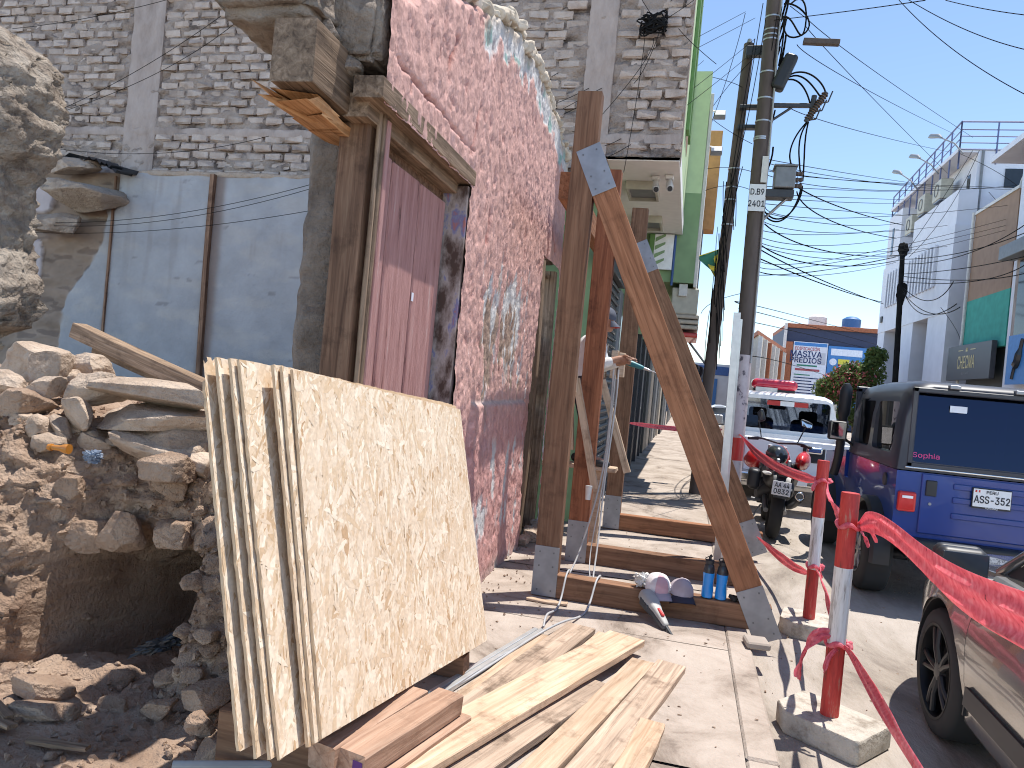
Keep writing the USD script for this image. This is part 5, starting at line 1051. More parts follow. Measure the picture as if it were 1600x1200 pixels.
obj('plate_flag', G().box(-.135, -.12, -.0535, -.053, 1.125, 1.145), 'lamp_red', pp); obj('plate_flag', G().box(-.108, -.095, -.0535, -.053, 1.125, 1.145), 'lamp_red', pp)
text_on(pp, 'TURISMO', .016, 'plate_white', T(0, -.0525, 0.9865) @ FACE_S, False)
for y in (.62, 2.98):
    for s in (-1, 1):
        wheel(jp if False else str(jp.GetPath()), (s * .775, y, .385), .385, .25, 'steel_dull', 6, .55)
obj('rear_bumper', rbox(-.70, .70, -.14, -.02, .56, .66, .03), 'black_plastic', jp, smooth=40)
obj('rear_axle', tube([(-.7, .62, .38), (.7, .62, .38)], .05, 12), 'dark_metal', jp, smooth=40)
obj('differential', rock(4, (.3, .3, .28), .05, .2, 3), 'dark_metal', jp, M=T(.1, .62, .38), smooth=40)
obj('underbody', box(-.55, .55, .25, 3.2, .42, .56), 'dark_metal', jp)
obj('muffler', tube([(-.5, .35, .45), (.1, .35, .45)], .08, 14), 'steel_dull', jp, smooth=40)
obj('roll_bar', G().tube([(-.6, 1.2, 1.2), (-.58, 1.2, 1.85), (-.4, 1.2, 1.93), (.4, 1.2, 1.93), (.58, 1.2, 1.85), (.6, 1.2, 1.2)], .03, 10), 'black_plastic', jp, smooth=40)
for x in (-.36, .36):
    st = obj('seat', rbox(x - .24, x + .24, 1.35, 1.48, .9, 1.5, .05), 'seat_dark', jp, smooth=40); obj('headrest', rbox(x - .12, x + .12, 1.37, 1.46, 1.52, 1.7, .04), 'seat_dark', str(st.GetPath()), smooth=40)
obj('roof_brace', box(.065, .125, .12, .16, 1.28, 1.96), 'aluminium', jp).SetCustomDataByKey('label', 'pale vertical bar inside the rear window')
ws = obj('windscreen', box(-.68, .68, 2.03, 2.04, 1.3, 1.95), 'glass_clear', jp); obj('windscreen_frame', G().box(-.74, -.68, 2.0, 2.07, 1.24, 2.0, .01).box(.68, .74, 2.0, 2.07, 1.24, 2.0, .01).box(-.74, .74, 2.0, 2.07, 1.95, 2.02, .01), 'hardtop', str(ws.GetPath()))
m = obj('wing_mirror', rbox(-1.06, -.86, 1.72, 1.82, 1.38, 1.60, .03), 'black_plastic', jp, smooth=40); obj('mirror_face', box(-1.04, -.88, 1.712, 1.719, 1.40, 1.58), 'mirror_glass', str(m.GetPath())); obj('mirror_arm', tube([(-.9, 1.78, 1.42), (-.76, 1.85, 1.33)], .016, 8), 'black_plastic', str(m.GetPath()))
obj('snorkel', tube(spline([(-.86, 2.3, .95), (-.84, 2.2, 1.2), (-.86, 2.05, 1.6), (-.86, 2.0, 1.95), (-.86, 1.99, 2.04)], 24), np.r_[np.full(16, .05), np.full(6, .068), .06, .03], 14), 'black_plastic', jp, smooth=40)
obj('fuel_cap', tube([(-.775, .35, 1.12), (-.76, .35, 1.12)], .06, 16), 'dark_metal', jp, smooth=30)

# ---- white pickup with a red light bar
PX, PY = 1.73, 12.6
pk_ = thing('pickup_truck', 'white pickup truck with red roof light bar, behind the motorcycle', 'pickup', M=T(PX, 12.25, -0.15) @ np.diag([1.13, 1.08, 1.07, 1.0]))
bed = man(prism([(.05, .45), (.0, .62), (.0, 1.08), (.03, 1.10), (1.62, 1.10), (1.62, .35), (.2, .35)], -.84, .84, 'x')) - rbox(-.74, .74, .07, 1.5, .62, 1.5, .03)
bed = bed - manifold3d.Manifold.cylinder(2.4, .38, .38, 40, True).rotate([0, 90, 0]).translate([0, .98, .36])
obj('bed', bed, 'paint_white', pk_, smooth=35)
tg = obj('tailgate', rbox(-.70, .70, -.02, .05, .60, 1.095, .018), 'paint_white', pk_, smooth=40)
obj('handle_recess', rbox(.07, .36, -.027, .0, .80, 1.02, .02), 'black_plastic', str(tg.GetPath()), smooth=40); obj('handle', rbox(.11, .32, -.05, -.02, .93, 1.03, .03), 'chrome', str(tg.GetPath()), smooth=40)
def cab_ring(y, lean, z1, w, zb=1.10):
    o = [(-w, zb), (-w + lean * .85, z1 - .13), (-w + lean, z1 - .06), (-w + lean + .10, z1 - .015), (-w + lean + .3, z1), (w - lean - .3, z1), (w - lean - .10, z1 - .015), (w - lean, z1 - .06), (w - lean * .85, z1 - .13), (w, zb)]
    return np.array([[x, y, z] for x, z in o])
cab = man(loft([cab_ring(1.66, .16, 1.74, .84), cab_ring(1.70, .16, 1.77, .845), cab_ring(1.85, .16, 1.80, .845), cab_ring(2.5, .17, 1.81, .845), cab_ring(2.75, .20, 1.74, .84), cab_ring(3.35, .5, 1.12, .83)]))
cab = cab - rbox(-.66, .66, 1.4, 1.9, 1.17, 1.67, .06) - rbox(-.72, .72, 1.74, 2.9, 1.12, 1.72, .06) - rbox(-1.2, 1.2, 1.85, 2.7, 1.18, 1.66, .06) - rbox(-.66, .66, 2.6, 3.6, 1.2, 1.68, .05)
obj('cab', cab, 'paint_white', pk_, smooth=35)
lb = man(prism([(1.64, .32), (1.64, 1.10), (3.3, 1.10), (4.7, 1.02), (4.9, .85), (4.9, .40), (4.7, .32)], -.845, .845, 'x')) - manifold3d.Manifold.cylinder(2.4, .38, .38, 40, True).rotate([0, 90, 0]).translate([0, 4.05, .36])
obj('front_body', lb, 'paint_white', pk_, smooth=35)
rw = obj('rear_window', box(-.69, .69, 1.70, 1.708, 1.15, 1.69), 'glass_cab', pk_)
for i, (a, b, mm) in enumerate(((-.29, -.09, 'red_paint'), (-.09, .12, 'white_paint'), (.12, .33, 'red_paint'))): obj('reflective_strip', box(a, b, 1.692, 1.697, 1.575, 1.655), mm, str(rw.GetPath()))
obj('inner_mirror', rbox(-.15, .13, 2.8, 2.84, 1.50, 1.57, .02), 'black_plastic', pk_, smooth=40)
for s in (-1, 1): obj('side_window', box(s * .77, s * .776, 1.83, 2.72, 1.16, 1.68), 'glass_clear', pk_)
obj('windscreen', (np.array([[-.64, 2.77, 1.70], [.64, 2.77, 1.70], [.68, 3.33, 1.14], [-.68, 3.33, 1.14]]), np.array([[0, 1, 2], [0, 2, 3]])), 'glass_clear', pk_)
for x in (-.40, .37):
    st = obj('seat', rbox(x - .25, x + .25, 1.85, 2.0, .7, 1.36, .07), 'seat_dark', pk_, smooth=40); obj('headrest', rbox(x - .14, x + .14, 1.86, 1.96, 1.32, 1.52, .05), 'seat_dark', str(st.GetPath()), smooth=40)
lbr = obj('light_bar', rbox(-.52, .20, 2.02, 2.36, 1.83, 2.02, .085), 'light_bar_red', pk_, smooth=50)
obj('bar_base', rbox(-.48, .16, 2.06, 2.34, 1.80, 1.85, .01), 'black_plastic', str(lbr.GetPath())); obj('bar_panel', box(-.46, -.12, 2.012, 2.022, 1.80, 1.87), 'offwhite', str(lbr.GetPath()))
for s in (-1, 1):
    tl = obj('tail_light', rbox(s * .78 - .055, s * .78 + .055, -.015, .06, .68, 1.03, .02), 'lamp_red', pk_, smooth=40)
    obj('reverse_lamp', rbox(s * .78 - .045, s * .78 + .045, -.022, .0, .80, .88, .006), 'white_paint', str(tl.GetPath()))
    m = obj('wing_mirror', rbox(s * .98 - .09, s * .98 + .09, 2.9, 2.98, 1.12, 1.30, .03), 'paint_white', pk_, smooth=40)
obj('rear_bumper', rbox(-.84, .84, -.12, .04, .44, .58, .03), 'chrome', pk_, smooth=40)
for y in (.98, 4.05):
    for s in (-1, 1): wheel(str(pk_.GetPath()), (s * .74, y, .35), .35, .22, 'steel_dull')
obj('number_plate', rbox(-.15, .15, -.13, -.118, .46, .56, .004), 'plate_white', pk_)

# ---- grey car in the foreground: only its left flank shows
CX, CY = 1.45, 0.0
gc = thing('grey_car', 'dark grey car at the right edge, its left flank reflecting the street', 'car', (CX, 0, -0.15), 0.0)
WY, WR = 4.56, 0.345
def half(y):
    """flank outline at station y: (inset from the widest flank, height)"""
    nose = max(0.0, (y - 4.6) / 0.95); tail = max(0.0, (1.3 - y) / 0.6)
    top = np.interp(y, [.7, 1.0, 3.9, 4.2, 4.9, 5.35, 5.55], [1.0, 1.04, 1.045, 1.03, .96, .86, .72])
    ins = 0.30 * nose ** 2 + 0.22 * tail ** 2
    return np.array([(.16 + ins, .21), (.075 + ins, .20), (.050 + ins, .235), (.045 + ins, .33), (.028 + ins, .36), (.012 + ins, .45), (.0 + ins, .60), (.004 + ins, .70), (.024 + ins, .80), (.018 + ins, .825), (.016 + ins, .86), (.028 + ins, top * .945), (.055 + ins, top - .012), (.10 + ins, top), (.30 + ins * .8, top + .012), (.90, top + .03)])
S = []
for y in np.concatenate([np.linspace(.72, 1.1, 5), np.linspace(1.2, 4.2, 26), np.linspace(4.3, 5.55, 16)]):
    h = half(y); L = np.c_[h[:, 0], np.full(len(h), y), h[:, 1]]; Rr = np.c_[1.8 - h[::-1, 0], np.full(len(h), y), h[::-1, 1]]
    S.append(np.vstack([L, Rr[1:]]))
car = man(loft(np.array(S)))
for y in (WY, 1.86): car = car - manifold3d.Manifold.cylinder(2.6, WR + .055, WR + .055, 60, True).rotate([0, 90, 0]).translate([.9, y, WR])
car = car - rbox(.30, 1.5, 1.0, 3.95, .45, 1.3, .05)
def seam(y, w=.006): return man(box(-.05, .30, y - w / 2, y + w / 2, .34, 1.2))
parts = {'front_fender': (4.12, 5.9), 'front_door': (3.44, 4.12), 'rear_door': (2.2, 3.44), 'rear_quarter': (.5, 2.2)}
left = car ^ man(box(-.1, .30, -1, 7, .33, 2)); shell = car - man(box(-.1, .285, -1, 7, .335, 2))
obj('shell', shell, 'paint_grey', gc, smooth=35)
for k, (a, b) in parts.items():
    obj(k, left ^ man(box(-.1, .5, a + .0025, b - .0025, .3, 2)), 'paint_grey', gc, smooth=35)
obj('side_moulding', loft(np.array([[(-.012, y, .36), (.04, y, .345), (.05, y, .44), (-.006, y, .45)] for y in (2.3, 3.2, 4.05)])), 'black_plastic', gc, smooth=40)
obj('belt_trim', loft(np.array([[(.010, y, 1.016), (.06, y, 1.012), (.065, y, 1.034), (.025, y, 1.034)] for y in (1.3, 2.6, 3.9)])), 'silver_trim', gc, smooth=40)
def gl(y, z):      # greenhouse inset
    return .085 + (z - 1.03) * .42
Gz = [1.035, 1.30, 1.52]
top = [(1.1, 1.035), (1.6, 1.48), (2.6, 1.54), (3.05, 1.52), (3.95, 1.035)]
def roofline(y): return np.interp(y, [.95, 1.5, 2.4, 3.2, 3.45, 4.02], [1.05, 1.50, 1.57, 1.55, 1.52, 1.035])
rp = []
for y in np.linspace(1.5, 3.46, 14):
    z = roofline(y); i = gl(y, z); rp.append([(i, y, z - .05), (i + .015, y, z - .02), (i + .08, y, z + .01), (.9, y, z + .035), (1.8 - i - .08, y, z + .01), (1.8 - i - .015, y, z - .02), (1.8 - i, y, z - .05), (.9, y, z - .01)])
obj('roof', loft(np.array(rp)), 'paint_grey', gc, smooth=50)
def pillar(a, b, r, nm, mm='paint_grey'):
    for s in (0, 1):
        f = lambda p: (p[0] if s == 0 else 1.8 - p[0], p[1], p[2]); obj(nm, tube([f(a), tuple(np.add(f(a), f(b)) / 2), f(b)], r, 10), mm, gc, smooth=50)
pillar((.085, 4.0, 1.03), (gl(0, 1.5), 3.46, 1.50), .03, 'front_pillar'); pillar((.09, 2.42, 1.03), (gl(0, 1.5), 2.55, 1.51), .035, 'middle_pillar', 'black_plastic'); pillar((.09, 1.2, 1.03), (gl(0, 1.5), 1.6, 1.5), .05, 'rear_pillar')
for s in (0, 1):
    q = lambda y, z, d=0: (gl(y, z) + .012 if s == 0 else 1.8 - gl(y, z) - .012, y, z)
    obj('side_window', (np.array([q(2.46, 1.03), q(3.93, 1.03), q(3.46, 1.47), q(2.56, 1.53)]), np.array([[0, 1, 2], [0, 2, 3]])), 'glass_dark', gc)
    obj('side_window', (np.array([q(1.3, 1.03), q(2.4, 1.03), q(2.5, 1.52), q(1.66, 1.48)]), np.array([[0, 1, 2], [0, 2, 3]])), 'glass_dark', gc)
obj('windscreen', (np.array([(.12, 4.02, 1.04), (1.68, 4.02, 1.04), (1.5, 3.46, 1.53), (.3, 3.46, 1.53)]), np.array([[0, 1, 2], [0, 2, 3]])), 'glass_dark', gc)
pl3 = obj('quarter_trim', (np.array([(.088, 3.96, 1.035), (.088, 3.70, 1.035), (.14, 3.70, 1.16), (.10, 3.96, 1.06)]), np.array([[0, 1, 2], [0, 2, 3]])), 'black_plastic', gc)
m = obj('wing_mirror', rbox(-.235, -.01, 3.86, 3.98, .97, 1.145, .045), 'black_plastic', gc, smooth=50); obj('mirror_face', rbox(-.222, -.025, 3.853, 3.87, .985, 1.13, .006), 'window_dark', str(m.GetPath()), smooth=40)
obj('mirror_cap', rbox(-.238, -.012, 3.90, 3.995, 1.05, 1.152, .045), 'black_plastic', str(m.GetPath()), smooth=50); obj('mirror_foot', rbox(-.04, .08, 3.88, 3.96, .97, 1.02, .02), 'black_plastic', str(m.GetPath()), smooth=40)
for y in (WY, 1.86):
    wheel(str(gc.GetPath()), (.125, y, WR), WR, .215, 'rim_dark', 5, .70)
    a = np.linspace(-.2, math.pi + .2, 30); R0 = WR + .05
    obj('arch_lining', loft(np.array([[(.035, y + math.cos(t) * r, WR + math.sin(t) * r) if k < 2 else (.6, y + math.cos(t) * r, WR + math.sin(t) * r) for k, r in enumerate((R0, R0 + .012, R0 + .012, R0))] for t in a])), 'black_plastic', gc, smooth=40)
obj('underbody', box(.25, 1.55, 1.0, 5.2, .2, .4), 'dark_metal', gc)
obj('door_handle', rbox(-.02, .02, 2.52, 2.72, .83, .87, .015), 'paint_grey', gc, smooth=40)

# ---- red motorcycle seen from behind
mb = thing('motorcycle', 'red and black motorcycle parked with its rear wheel to us, helmet on its seat', 'motorcycle', M=T(1.18, 9.70, -0.15) @ Rz(-0.05) @ Ry(0.06) @ np.diag([1.12, 1.12, 1.12, 1.0]))
def torus(c, R, r, n=40, k=14):
    S = np.array([[[math.cos(b) * r * 1.05, (R + r * math.sin(b)) * math.cos(a), (R + r * math.sin(b)) * math.sin(a)] for b in np.linspace(0, 2 * math.pi, k + 1)[:-1]] for a in np.linspace(0, 2 * math.pi, n + 1)])
    return loft(S + np.array(c), caps=False)
for y, r in ((0.30, .068), (1.65, .056)):
    obj('tyre', torus((0, y, .31), .31 - r, r), 'rubber', mb, smooth=60)
    g = G().add(torus((0, y, .31), .235, .018)).cyl((-.05, y, .31), (.05, y, .31), .05, 14)
    for k in range(6): a = k * math.pi / 3; g.add(tube([(0, y, .31), (0, y + math.cos(a) * .23, .31 + math.sin(a) * .23)], .016, 6))
    obj('wheel_rim', g, 'rim_dark', mb, smooth=40)
obj('engine', rock(6, (.44, .55, .46), .12, .7, 3), 'dark_metal', mb, M=T(0, .98, .52), smooth=40); obj('tail_body', loft(np.array([[(w * math.cos(a), y, z + h * math.sin(a)) for a in np.linspace(0, 2 * math.pi, 17)[:-1]] for y, w, h, z in ((.02, .05, .04, .76), (.10, .11, .07, .74), (.35, .15, .11, .68), (.6, .17, .14, .66), (.85, .16, .12, .7))])), 'black_plastic', mb, smooth=50)
for s in (-1, 1): obj('shroud', rock(12, (.20, .42, .30), .15, .5, 3), 'black_plastic', mb, M=T(s * .21, 1.12, .70), smooth=50)
obj('swingarm', G().tube([(-.10, .30, .31), (-.11, .8, .42)], .03, 8).tube([(.10, .30, .31), (.11, .8, .42)], .03, 8), 'steel_dull', mb, smooth=40)
obj('frame', G().tube(spline([(-.11, .62, .62), (-.13, .9, .78), (-.10, 1.3, .86), (-.03, 1.42, .92)], 16), .025, 8).tube(spline([(.11, .62, .62), (.13, .9, .78), (.10, 1.3, .86), (.03, 1.42, .92)], 16), .025, 8), 'dark_metal', mb, smooth=40)
S = []
for y, w, h, z in ((.05, .03, .03, .84), (.12, .07, .05, .84), (.3, .10, .065, .80), (.55, .12, .07, .76), (.75, .12, .08, .78)):
    a = np.linspace(0, 2 * math.pi, 17)[:-1]; S.append(np.c_[np.cos(a) * w, np.full(16, y), np.sin(a) * h + z])
obj('seat', loft(S), 'rubber', mb, smooth=60)
S = []
for y, w, h, z in ((.78, .06, .06, .82), (.86, .10, .10, .85), (1.0, .135, .13, .88), (1.2, .13, .13, .90), (1.34, .08, .08, .93)):
    a = np.linspace(0, 2 * math.pi, 21)[:-1]; S.append(np.c_[np.cos(a) * w, np.full(20, y), np.sin(a) * h + z])
obj('fuel_tank', loft(S), 'bike_red', mb, smooth=60)
for s in (-1, 1):
    S = []
    for t, w, h in ((0, .03, .04), (.15, .075, .10), (.5, .085, .12), (.85, .06, .08), (1, .01, .02)):
        c = np.array([s * (.22 + .10 * t), .85 + .5 * t, .84 + .04 * s - .05 * t + .03 * math.sin(3 * t)]); a = np.linspace(0, 2 * math.pi, 15)[:-1]; S.append(np.c_[c[0] + np.cos(a) * w, np.full(14, c[1]), c[2] + np.sin(a) * h])
    obj('side_fairing', loft(S), 'bike_red', mb, M=T(s * .03, 0, 0), smooth=60)
    obj('turn_signal', rock(7, (.11, .06, .05), 0, .2, 2), 'offwhite', mb, M=T(s * .165, .10, .745), smooth=60)
    obj('foot_peg', tube([(s * .15, .75, .36), (s * .26, .73, .36)], .016, 8), 'steel_dull', mb)
    mr = obj('mirror', rock(8, (.17, .05, .10), 0, .4, 3), 'black_plastic', mb, M=T(s * .25 + (.03 if s > 0 else -.02), 1.30, 1.33 if s > 0 else 1.36) @ Ry(.3 * s if s > 0 else 1.2), smooth=60)
    obj('mirror_face', rock(8, (.15, .012, .085), 0, .4, 3), 'window_dark' if s < 0 else 'mirror_glass', str(mr.GetPath()), M=T(0, -.022, 0) @ Rx(-.25 if s > 0 else 0), smooth=60)
    obj('mirror_stem', tube(spline([(s * .28, 1.32, 1.28), (s * .25, 1.33, 1.18), (s * .22, 1.34, 1.08)], 10), .008, 6), 'black_plastic', mb)
    obj('fork_leg', tube([(s * .09, 1.65, .31), (s * .09, 1.42, 1.0)], .026, 10), 'steel_dull', mb, smooth=40)
sd = obj('side_bag', rbox(-.34, -.20, .45, .72, .50, .74, .05), 'black_plastic', mb, smooth=40)
hb = obj('handlebar', tube(spline([(-.36, 1.22, 1.05), (-.2, 1.3, 1.07), (0, 1.38, 1.04), (.2, 1.3, 1.07), (.36, 1.22, 1.05)], 24), .013, 8), 'black_plastic', mb, smooth=60)
for s in (-1, 1): obj('grip', tube([(s * .26, 1.27, 1.06), (s * .38, 1.21, 1.05)], .019, 10), 'rubber', str(hb.GetPath()), smooth=40); obj('lever', tube([(s * .22, 1.33, 1.06), (s * .36, 1.30, 1.04)], .007, 6), 'steel_dull', str(hb.GetPath()))
obj('rear_fender', loft(np.array([[(-.085 * k, y, z), (.085 * k, y, z), (.085 * k, y + .02, z - .012), (-.085 * k, y + .02, z - .012)] for y, z, k in ((.14, .80, 1.1), (.02, .74, 1.1), (-.06, .62, 1.0), (-.08, .52, .8))])), 'black_plastic', mb, smooth=30)
tl = obj('tail_light', rbox(-.05, .05, -.02, .05, .765, .80, .012), 'lamp_red', mb, smooth=40)
npm = obj('number_plate', rbox(-.098, .098, -.105, -.095, .545, .70, .004), 'plate_white', mb, M=Rx(0.0)); npp = str(npm.GetPath())
text_on(npp, 'AA 44', .048, 'letter_dark', T(0, -.1055, .635) @ FACE_S, True, .8); text_on(npp, '0832', .052, 'letter_dark', T(0, -.1055, .565) @ FACE_S, True, .9)
obj('exhaust', tube(spline([(.12, .9, .35), (.17, .6, .38), (.20, .35, .46), (.22, .16, .54)], 20), np.r_[np.full(7, .025), np.full(11, .058), .055, .04], 16), 'dark_metal', mb, smooth=50)
obj('exhaust_tip', torus((0, 0, 0), .042, .012, 20, 8), 'chrome', mb, M=T(.222, .15, .545) @ Rz(math.pi / 2), smooth=60)
obj('brake_disc', tube([(.075, .30, .31), (.081, .30, .31)], .11, 24), 'steel_dull', mb, smooth=30)
obj('drive_chain', G().tube([(.085, .30, .36), (.09, .85, .42)], .012, 6).tube([(.085, .30, .26), (.09, .85, .36)], .012, 6), 'steel_dull', mb)
obj('side_stand', tube([(-.13, .8, .3), (-.26, .74, .02)], .012, 8), 'steel_dull', mb)
obj('grab_handles', G().box(-.085, -.045, .06, .12, .855, .93, .008).box(.035, .075, .06, .12, .855, .93, .008), 'steel_dull', mb)
hl = thing('helmet', 'glossy black helmet with pale green stripes resting on the motorcycle seat', 'helmet', (1.20, 10.24, 0.90))
s_ = trimesh.creation.icosphere(subdivisions=4); v = np.asarray(s_.vertices) * [.14, .165, .14]; v[:, 2] = np.maximum(v[:, 2], -.095)
obj('helmet_shell', (v, s_.faces), 'helmet', hl, smooth=True)
mat('helmet_stripe', [(0.45, (0.05, 0.06, 0.05)), (0.5, (0.30, 0.42, 0.16)), (0.55, (0.55, 0.6, 0.6))], scale=9, R=0.3)
for i, z in enumerate((.03, .07)): obj('stripe', torus((0, 0, 0), .139 - .03 * i, .006, 40, 6), 'helmet_stripe', hl, M=T(0, 0, z) @ Ry(math.pi / 2) @ Rx(0.2), smooth=60)

# a second white car far down the kerb
fc = thing('far_car', 'small white car parked far ahead, left of the pickup behind the pole', 'car', (1.35, 22.0, -0.15))
obj('body', man(prism([(0, .3), (-.02, .9), (.25, .95), (3.6, .92), (4.0, .75), (4.05, .3)], -.8, .8, 'x')), 'paint_white', fc, smooth=35)
obj('cabin', man(loft([cab_ring(.15, .12, .98, .79, .93), cab_ring(.7, .16, 1.42, .79, .93), cab_ring(2.0, .16, 1.46, .79, .93), cab_ring(2.9, .2, .98, .79, .93)])), 'window_dark', fc, smooth=35)
obj('roof', man(loft([cab_ring(.7, .02, 1.47, .64, 1.41), cab_ring(1.9, .02, 1.50, .64, 1.44)])), 'paint_white', fc, smooth=35)
for s in (-1, 1):
    obj('tail_light', box(s * .66 - .08, s * .66 + .08, -.04, 0, .7, .88), 'lamp_red', fc)
    for y in (.7, 3.3): wheel(str(fc.GetPath()), (s * .72, y, .3), .3, .18)

# ================================================================ left side of the street beyond the shoring
nb = str(NB.GetPath())
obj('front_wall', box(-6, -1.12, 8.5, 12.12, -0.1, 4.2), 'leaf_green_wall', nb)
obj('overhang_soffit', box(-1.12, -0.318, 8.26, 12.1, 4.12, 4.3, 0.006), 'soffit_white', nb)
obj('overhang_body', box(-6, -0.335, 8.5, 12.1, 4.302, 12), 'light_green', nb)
obj('green_pilaster', box(-0.335, -0.29, 9.5, 9.75, 4.9, 12, .004), 'mid_green', nb); obj('green_pilaster', box(-0.335, -0.30, 10.6, 11.0, 5.2, 12, .004), 'mid_green', nb)
w_ = obj('window', box(-0.336, -0.328, 9.76, 10.59, 4.9, 11.5), 'brown_wall', nb)
for x, y, n in ((-0.78, 9.36, 0), (-0.79, 11.15, 1)):
    l = obj('ceiling_light', G().box(x - .19, x - .16, y - .3, y + .3, 4.02, 4.119).box(x + .16, x + .19, y - .3, y + .3, 4.02, 4.119).box(x - .16, x + .16, y - .3, y - .27, 4.02, 4.119).box(x - .16, x + .16, y + .27, y + .3, 4.02, 4.119), 'ac_beige', nb)
    obj('lamp_glass', box(x - .16, x + .16, y - .27, y + .27, 4.06, 4.119), 'shutter_grey', str(l.GetPath()))
for x, y in ((-.60, 8.85), (-.44, 8.8)):
    c = obj('security_camera', G().box(x - .05, x + .05, y - .05, y + .05, 4.07, 4.119, .01), 'offwhite', nb)
    obj('camera_body', tube([(x, y, 4.06), (x + .01, y - .03, 3.98), (x + .02, y - .10, 3.94)], [.03, .045, .04], 12), 'offwhite', str(c.GetPath()), smooth=40); obj('lens', tube([(x + .02, y - .10, 3.94), (x + .022, y - .115, 3.932)], .03, 12), 'black_plastic', str(c.GetPath()))
obj('shutter_box', box(-1.115, -1.0, 8.5, 10.6, 3.0, 3.35, .01), 'shutter_dark', nb)
sh = obj('roller_shutter', box(-1.118, -1.10, 8.45, 10.6, 0, 3.0), 'shutter_dark', nb)
for i in range(30): obj('shutter_slat', tube([(-1.095, 8.46, .06 + i * .1), (-1.095, 10.59, .06 + i * .1)], .028, 6), 'shutter_dark', str(sh.GetPath()))
for i, (y0, y1, mm) in enumerate(((10.65, 11.0, 'shutter_grey'), (11.05, 11.9, 'window_dark'), (11.95, 12.1, 'shutter_grey'))): obj('door_panel', box(-1.12, -1.06, y0, y1, 0, 3.0, .01), mm, nb)
sg = thing('shop_sign', 'green and white shop sign hanging under the pale soffit', 'sign', (-0.62, 12.05, 3.9))
obj('board', box(-.20, .18, -.03, .02, -.36, .20), 'white_paint', sg); obj('green_band', box(-.20, -.12, -.034, -.031, -.36, .20), 'mid_green', sg)
for i in range(4): obj('swoosh', (np.array([[-.11, -.0335, -.32 + .13 * i], [.05, -.0335, -.22 + .13 * i], [.05, -.0335, -.18 + .13 * i], [-.11, -.0335, -.25 + .13 * i]]), np.array([[0, 1, 2], [0, 2, 3]])), 'leaf_green_wall', sg)

gb = thing('green_building', 'olive green shop building with a narrow overhang beyond the corner building', 'building')
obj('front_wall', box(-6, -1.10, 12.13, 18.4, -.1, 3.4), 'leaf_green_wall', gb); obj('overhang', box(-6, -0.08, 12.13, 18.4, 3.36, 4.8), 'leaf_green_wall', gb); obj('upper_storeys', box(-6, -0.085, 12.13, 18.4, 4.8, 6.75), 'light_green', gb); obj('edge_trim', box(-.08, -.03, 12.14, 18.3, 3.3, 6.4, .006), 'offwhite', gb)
for i, (y, mm) in enumerate(((12.9, 'shutter_dark'), (14.4, 'window_dark'), (15.9, 'window_dark'), (17.3, 'shutter_grey'))):
    s_ = obj('shop_front', box(-1.11, -1.05, y - .65, y + .6, 0, 2.6), mm, gb); obj('frame', G().box(-1.1, -1.0, y + .6, y + .68, 0, 2.7).box(-1.1, -1.0, y - .73, y - .65, 0, 2.7), 'dark_metal', str(s_.GetPath()))
obj('drain_pipe', tube([(-.42, 12.08, 3.3), (-.42, 12.08, 4.1)], .02, 8), 'blue_paint_far', gb)
aw = thing('awning_box', 'grey boxed awning hanging under the olive overhang', 'awning', (-0.18, 12.4, 3.05)); obj('box', box(-.22, .20, -.2, 1.6, -.18, .24, .015), 'ac_beige', aw); obj('meter', box(-.12, .02, -.24, -.2, .1, .3, .01), 'offwhite', aw)
ra = thing('rolled_awning', 'beige folded awning with dark pleats below the grey box', 'awning', (-0.12, 12.3, 2.7))
for i in range(3): obj('fold', rbox(-.22, .18, -.1, 1.2, .10 - .085 * i, .17 - .085 * i, .025), 'beige_wall', ra, smooth=40)
obj('red_edge', rbox(-.18, .18, -.1, 1.2, -.20, -.12, .025), 'red_paint', ra, smooth=40)
cl = thing('hanging_cloth', 'dark cloth hung from a sloping pole under the awning', 'cloth', (0.15, 13.5, 1.9)); obj('pole', tube([(-.55, 0, 1.0), (.10, 0, .25)], .02, 8), 'shutter_grey', cl)
P = np.array([[[-.18 + .26 * a + .03 * math.sin(9 * b), .04 * math.sin(20 * a + 3 * b), .28 - .55 * b - .1 * a] for b in np.linspace(0, 1, 10)] for a in np.linspace(0, 1, 16)]); obj('cloth', G().add(grid(P)).add(grid(P - [0, .005, 0], flip=True)), 'seat_dark', cl, smooth=True)
fl = thing('pennant', 'green and yellow three-cornered pennant on a slanting pole beside the utility poles', 'flag', (-0.08, 13.0, 3.9))
obj('pole', tube([(-.35, 0, -.10), (.55, 0, .26)], .008, 6), 'poster_yellow', fl)
def tri(a, b, c, n=10): return np.array([[np.array(a) * (1 - s) + (np.array(b) * (1 - t) + np.array(c) * t) * s + [0, .05 * math.sin(7 * t + 5 * s) * s, 0] for t in np.linspace(0, 1, n)] for s in np.linspace(0, 1, n)])
P = tri((.0, 0, .04), (.50, 0, .24), (.42, 0, -.30)); obj('cloth', G().add(grid(P)).add(grid(P - [0, .004, 0], flip=True)), 'poster_green', fl, smooth=True)
P = tri((.26, -.012, .10), (.52, -.012, .25), (.43, -.012, -.32)) ; P2 = P.copy(); obj('yellow_band', G().add(grid(P * [1, 1, 1] + [0, -.006, 0])), 'poster_yellow', fl, smooth=True)
P = tri((.0, -.02, .045), (.30, -.02, .0), (.42, -.02, -.30)); P[..., 1] -= .01; obj('yellow_band', G().add(grid(P * [.5, 1, 1] + [.2, -.005, -.12])), 'poster_yellow', fl, smooth=True)
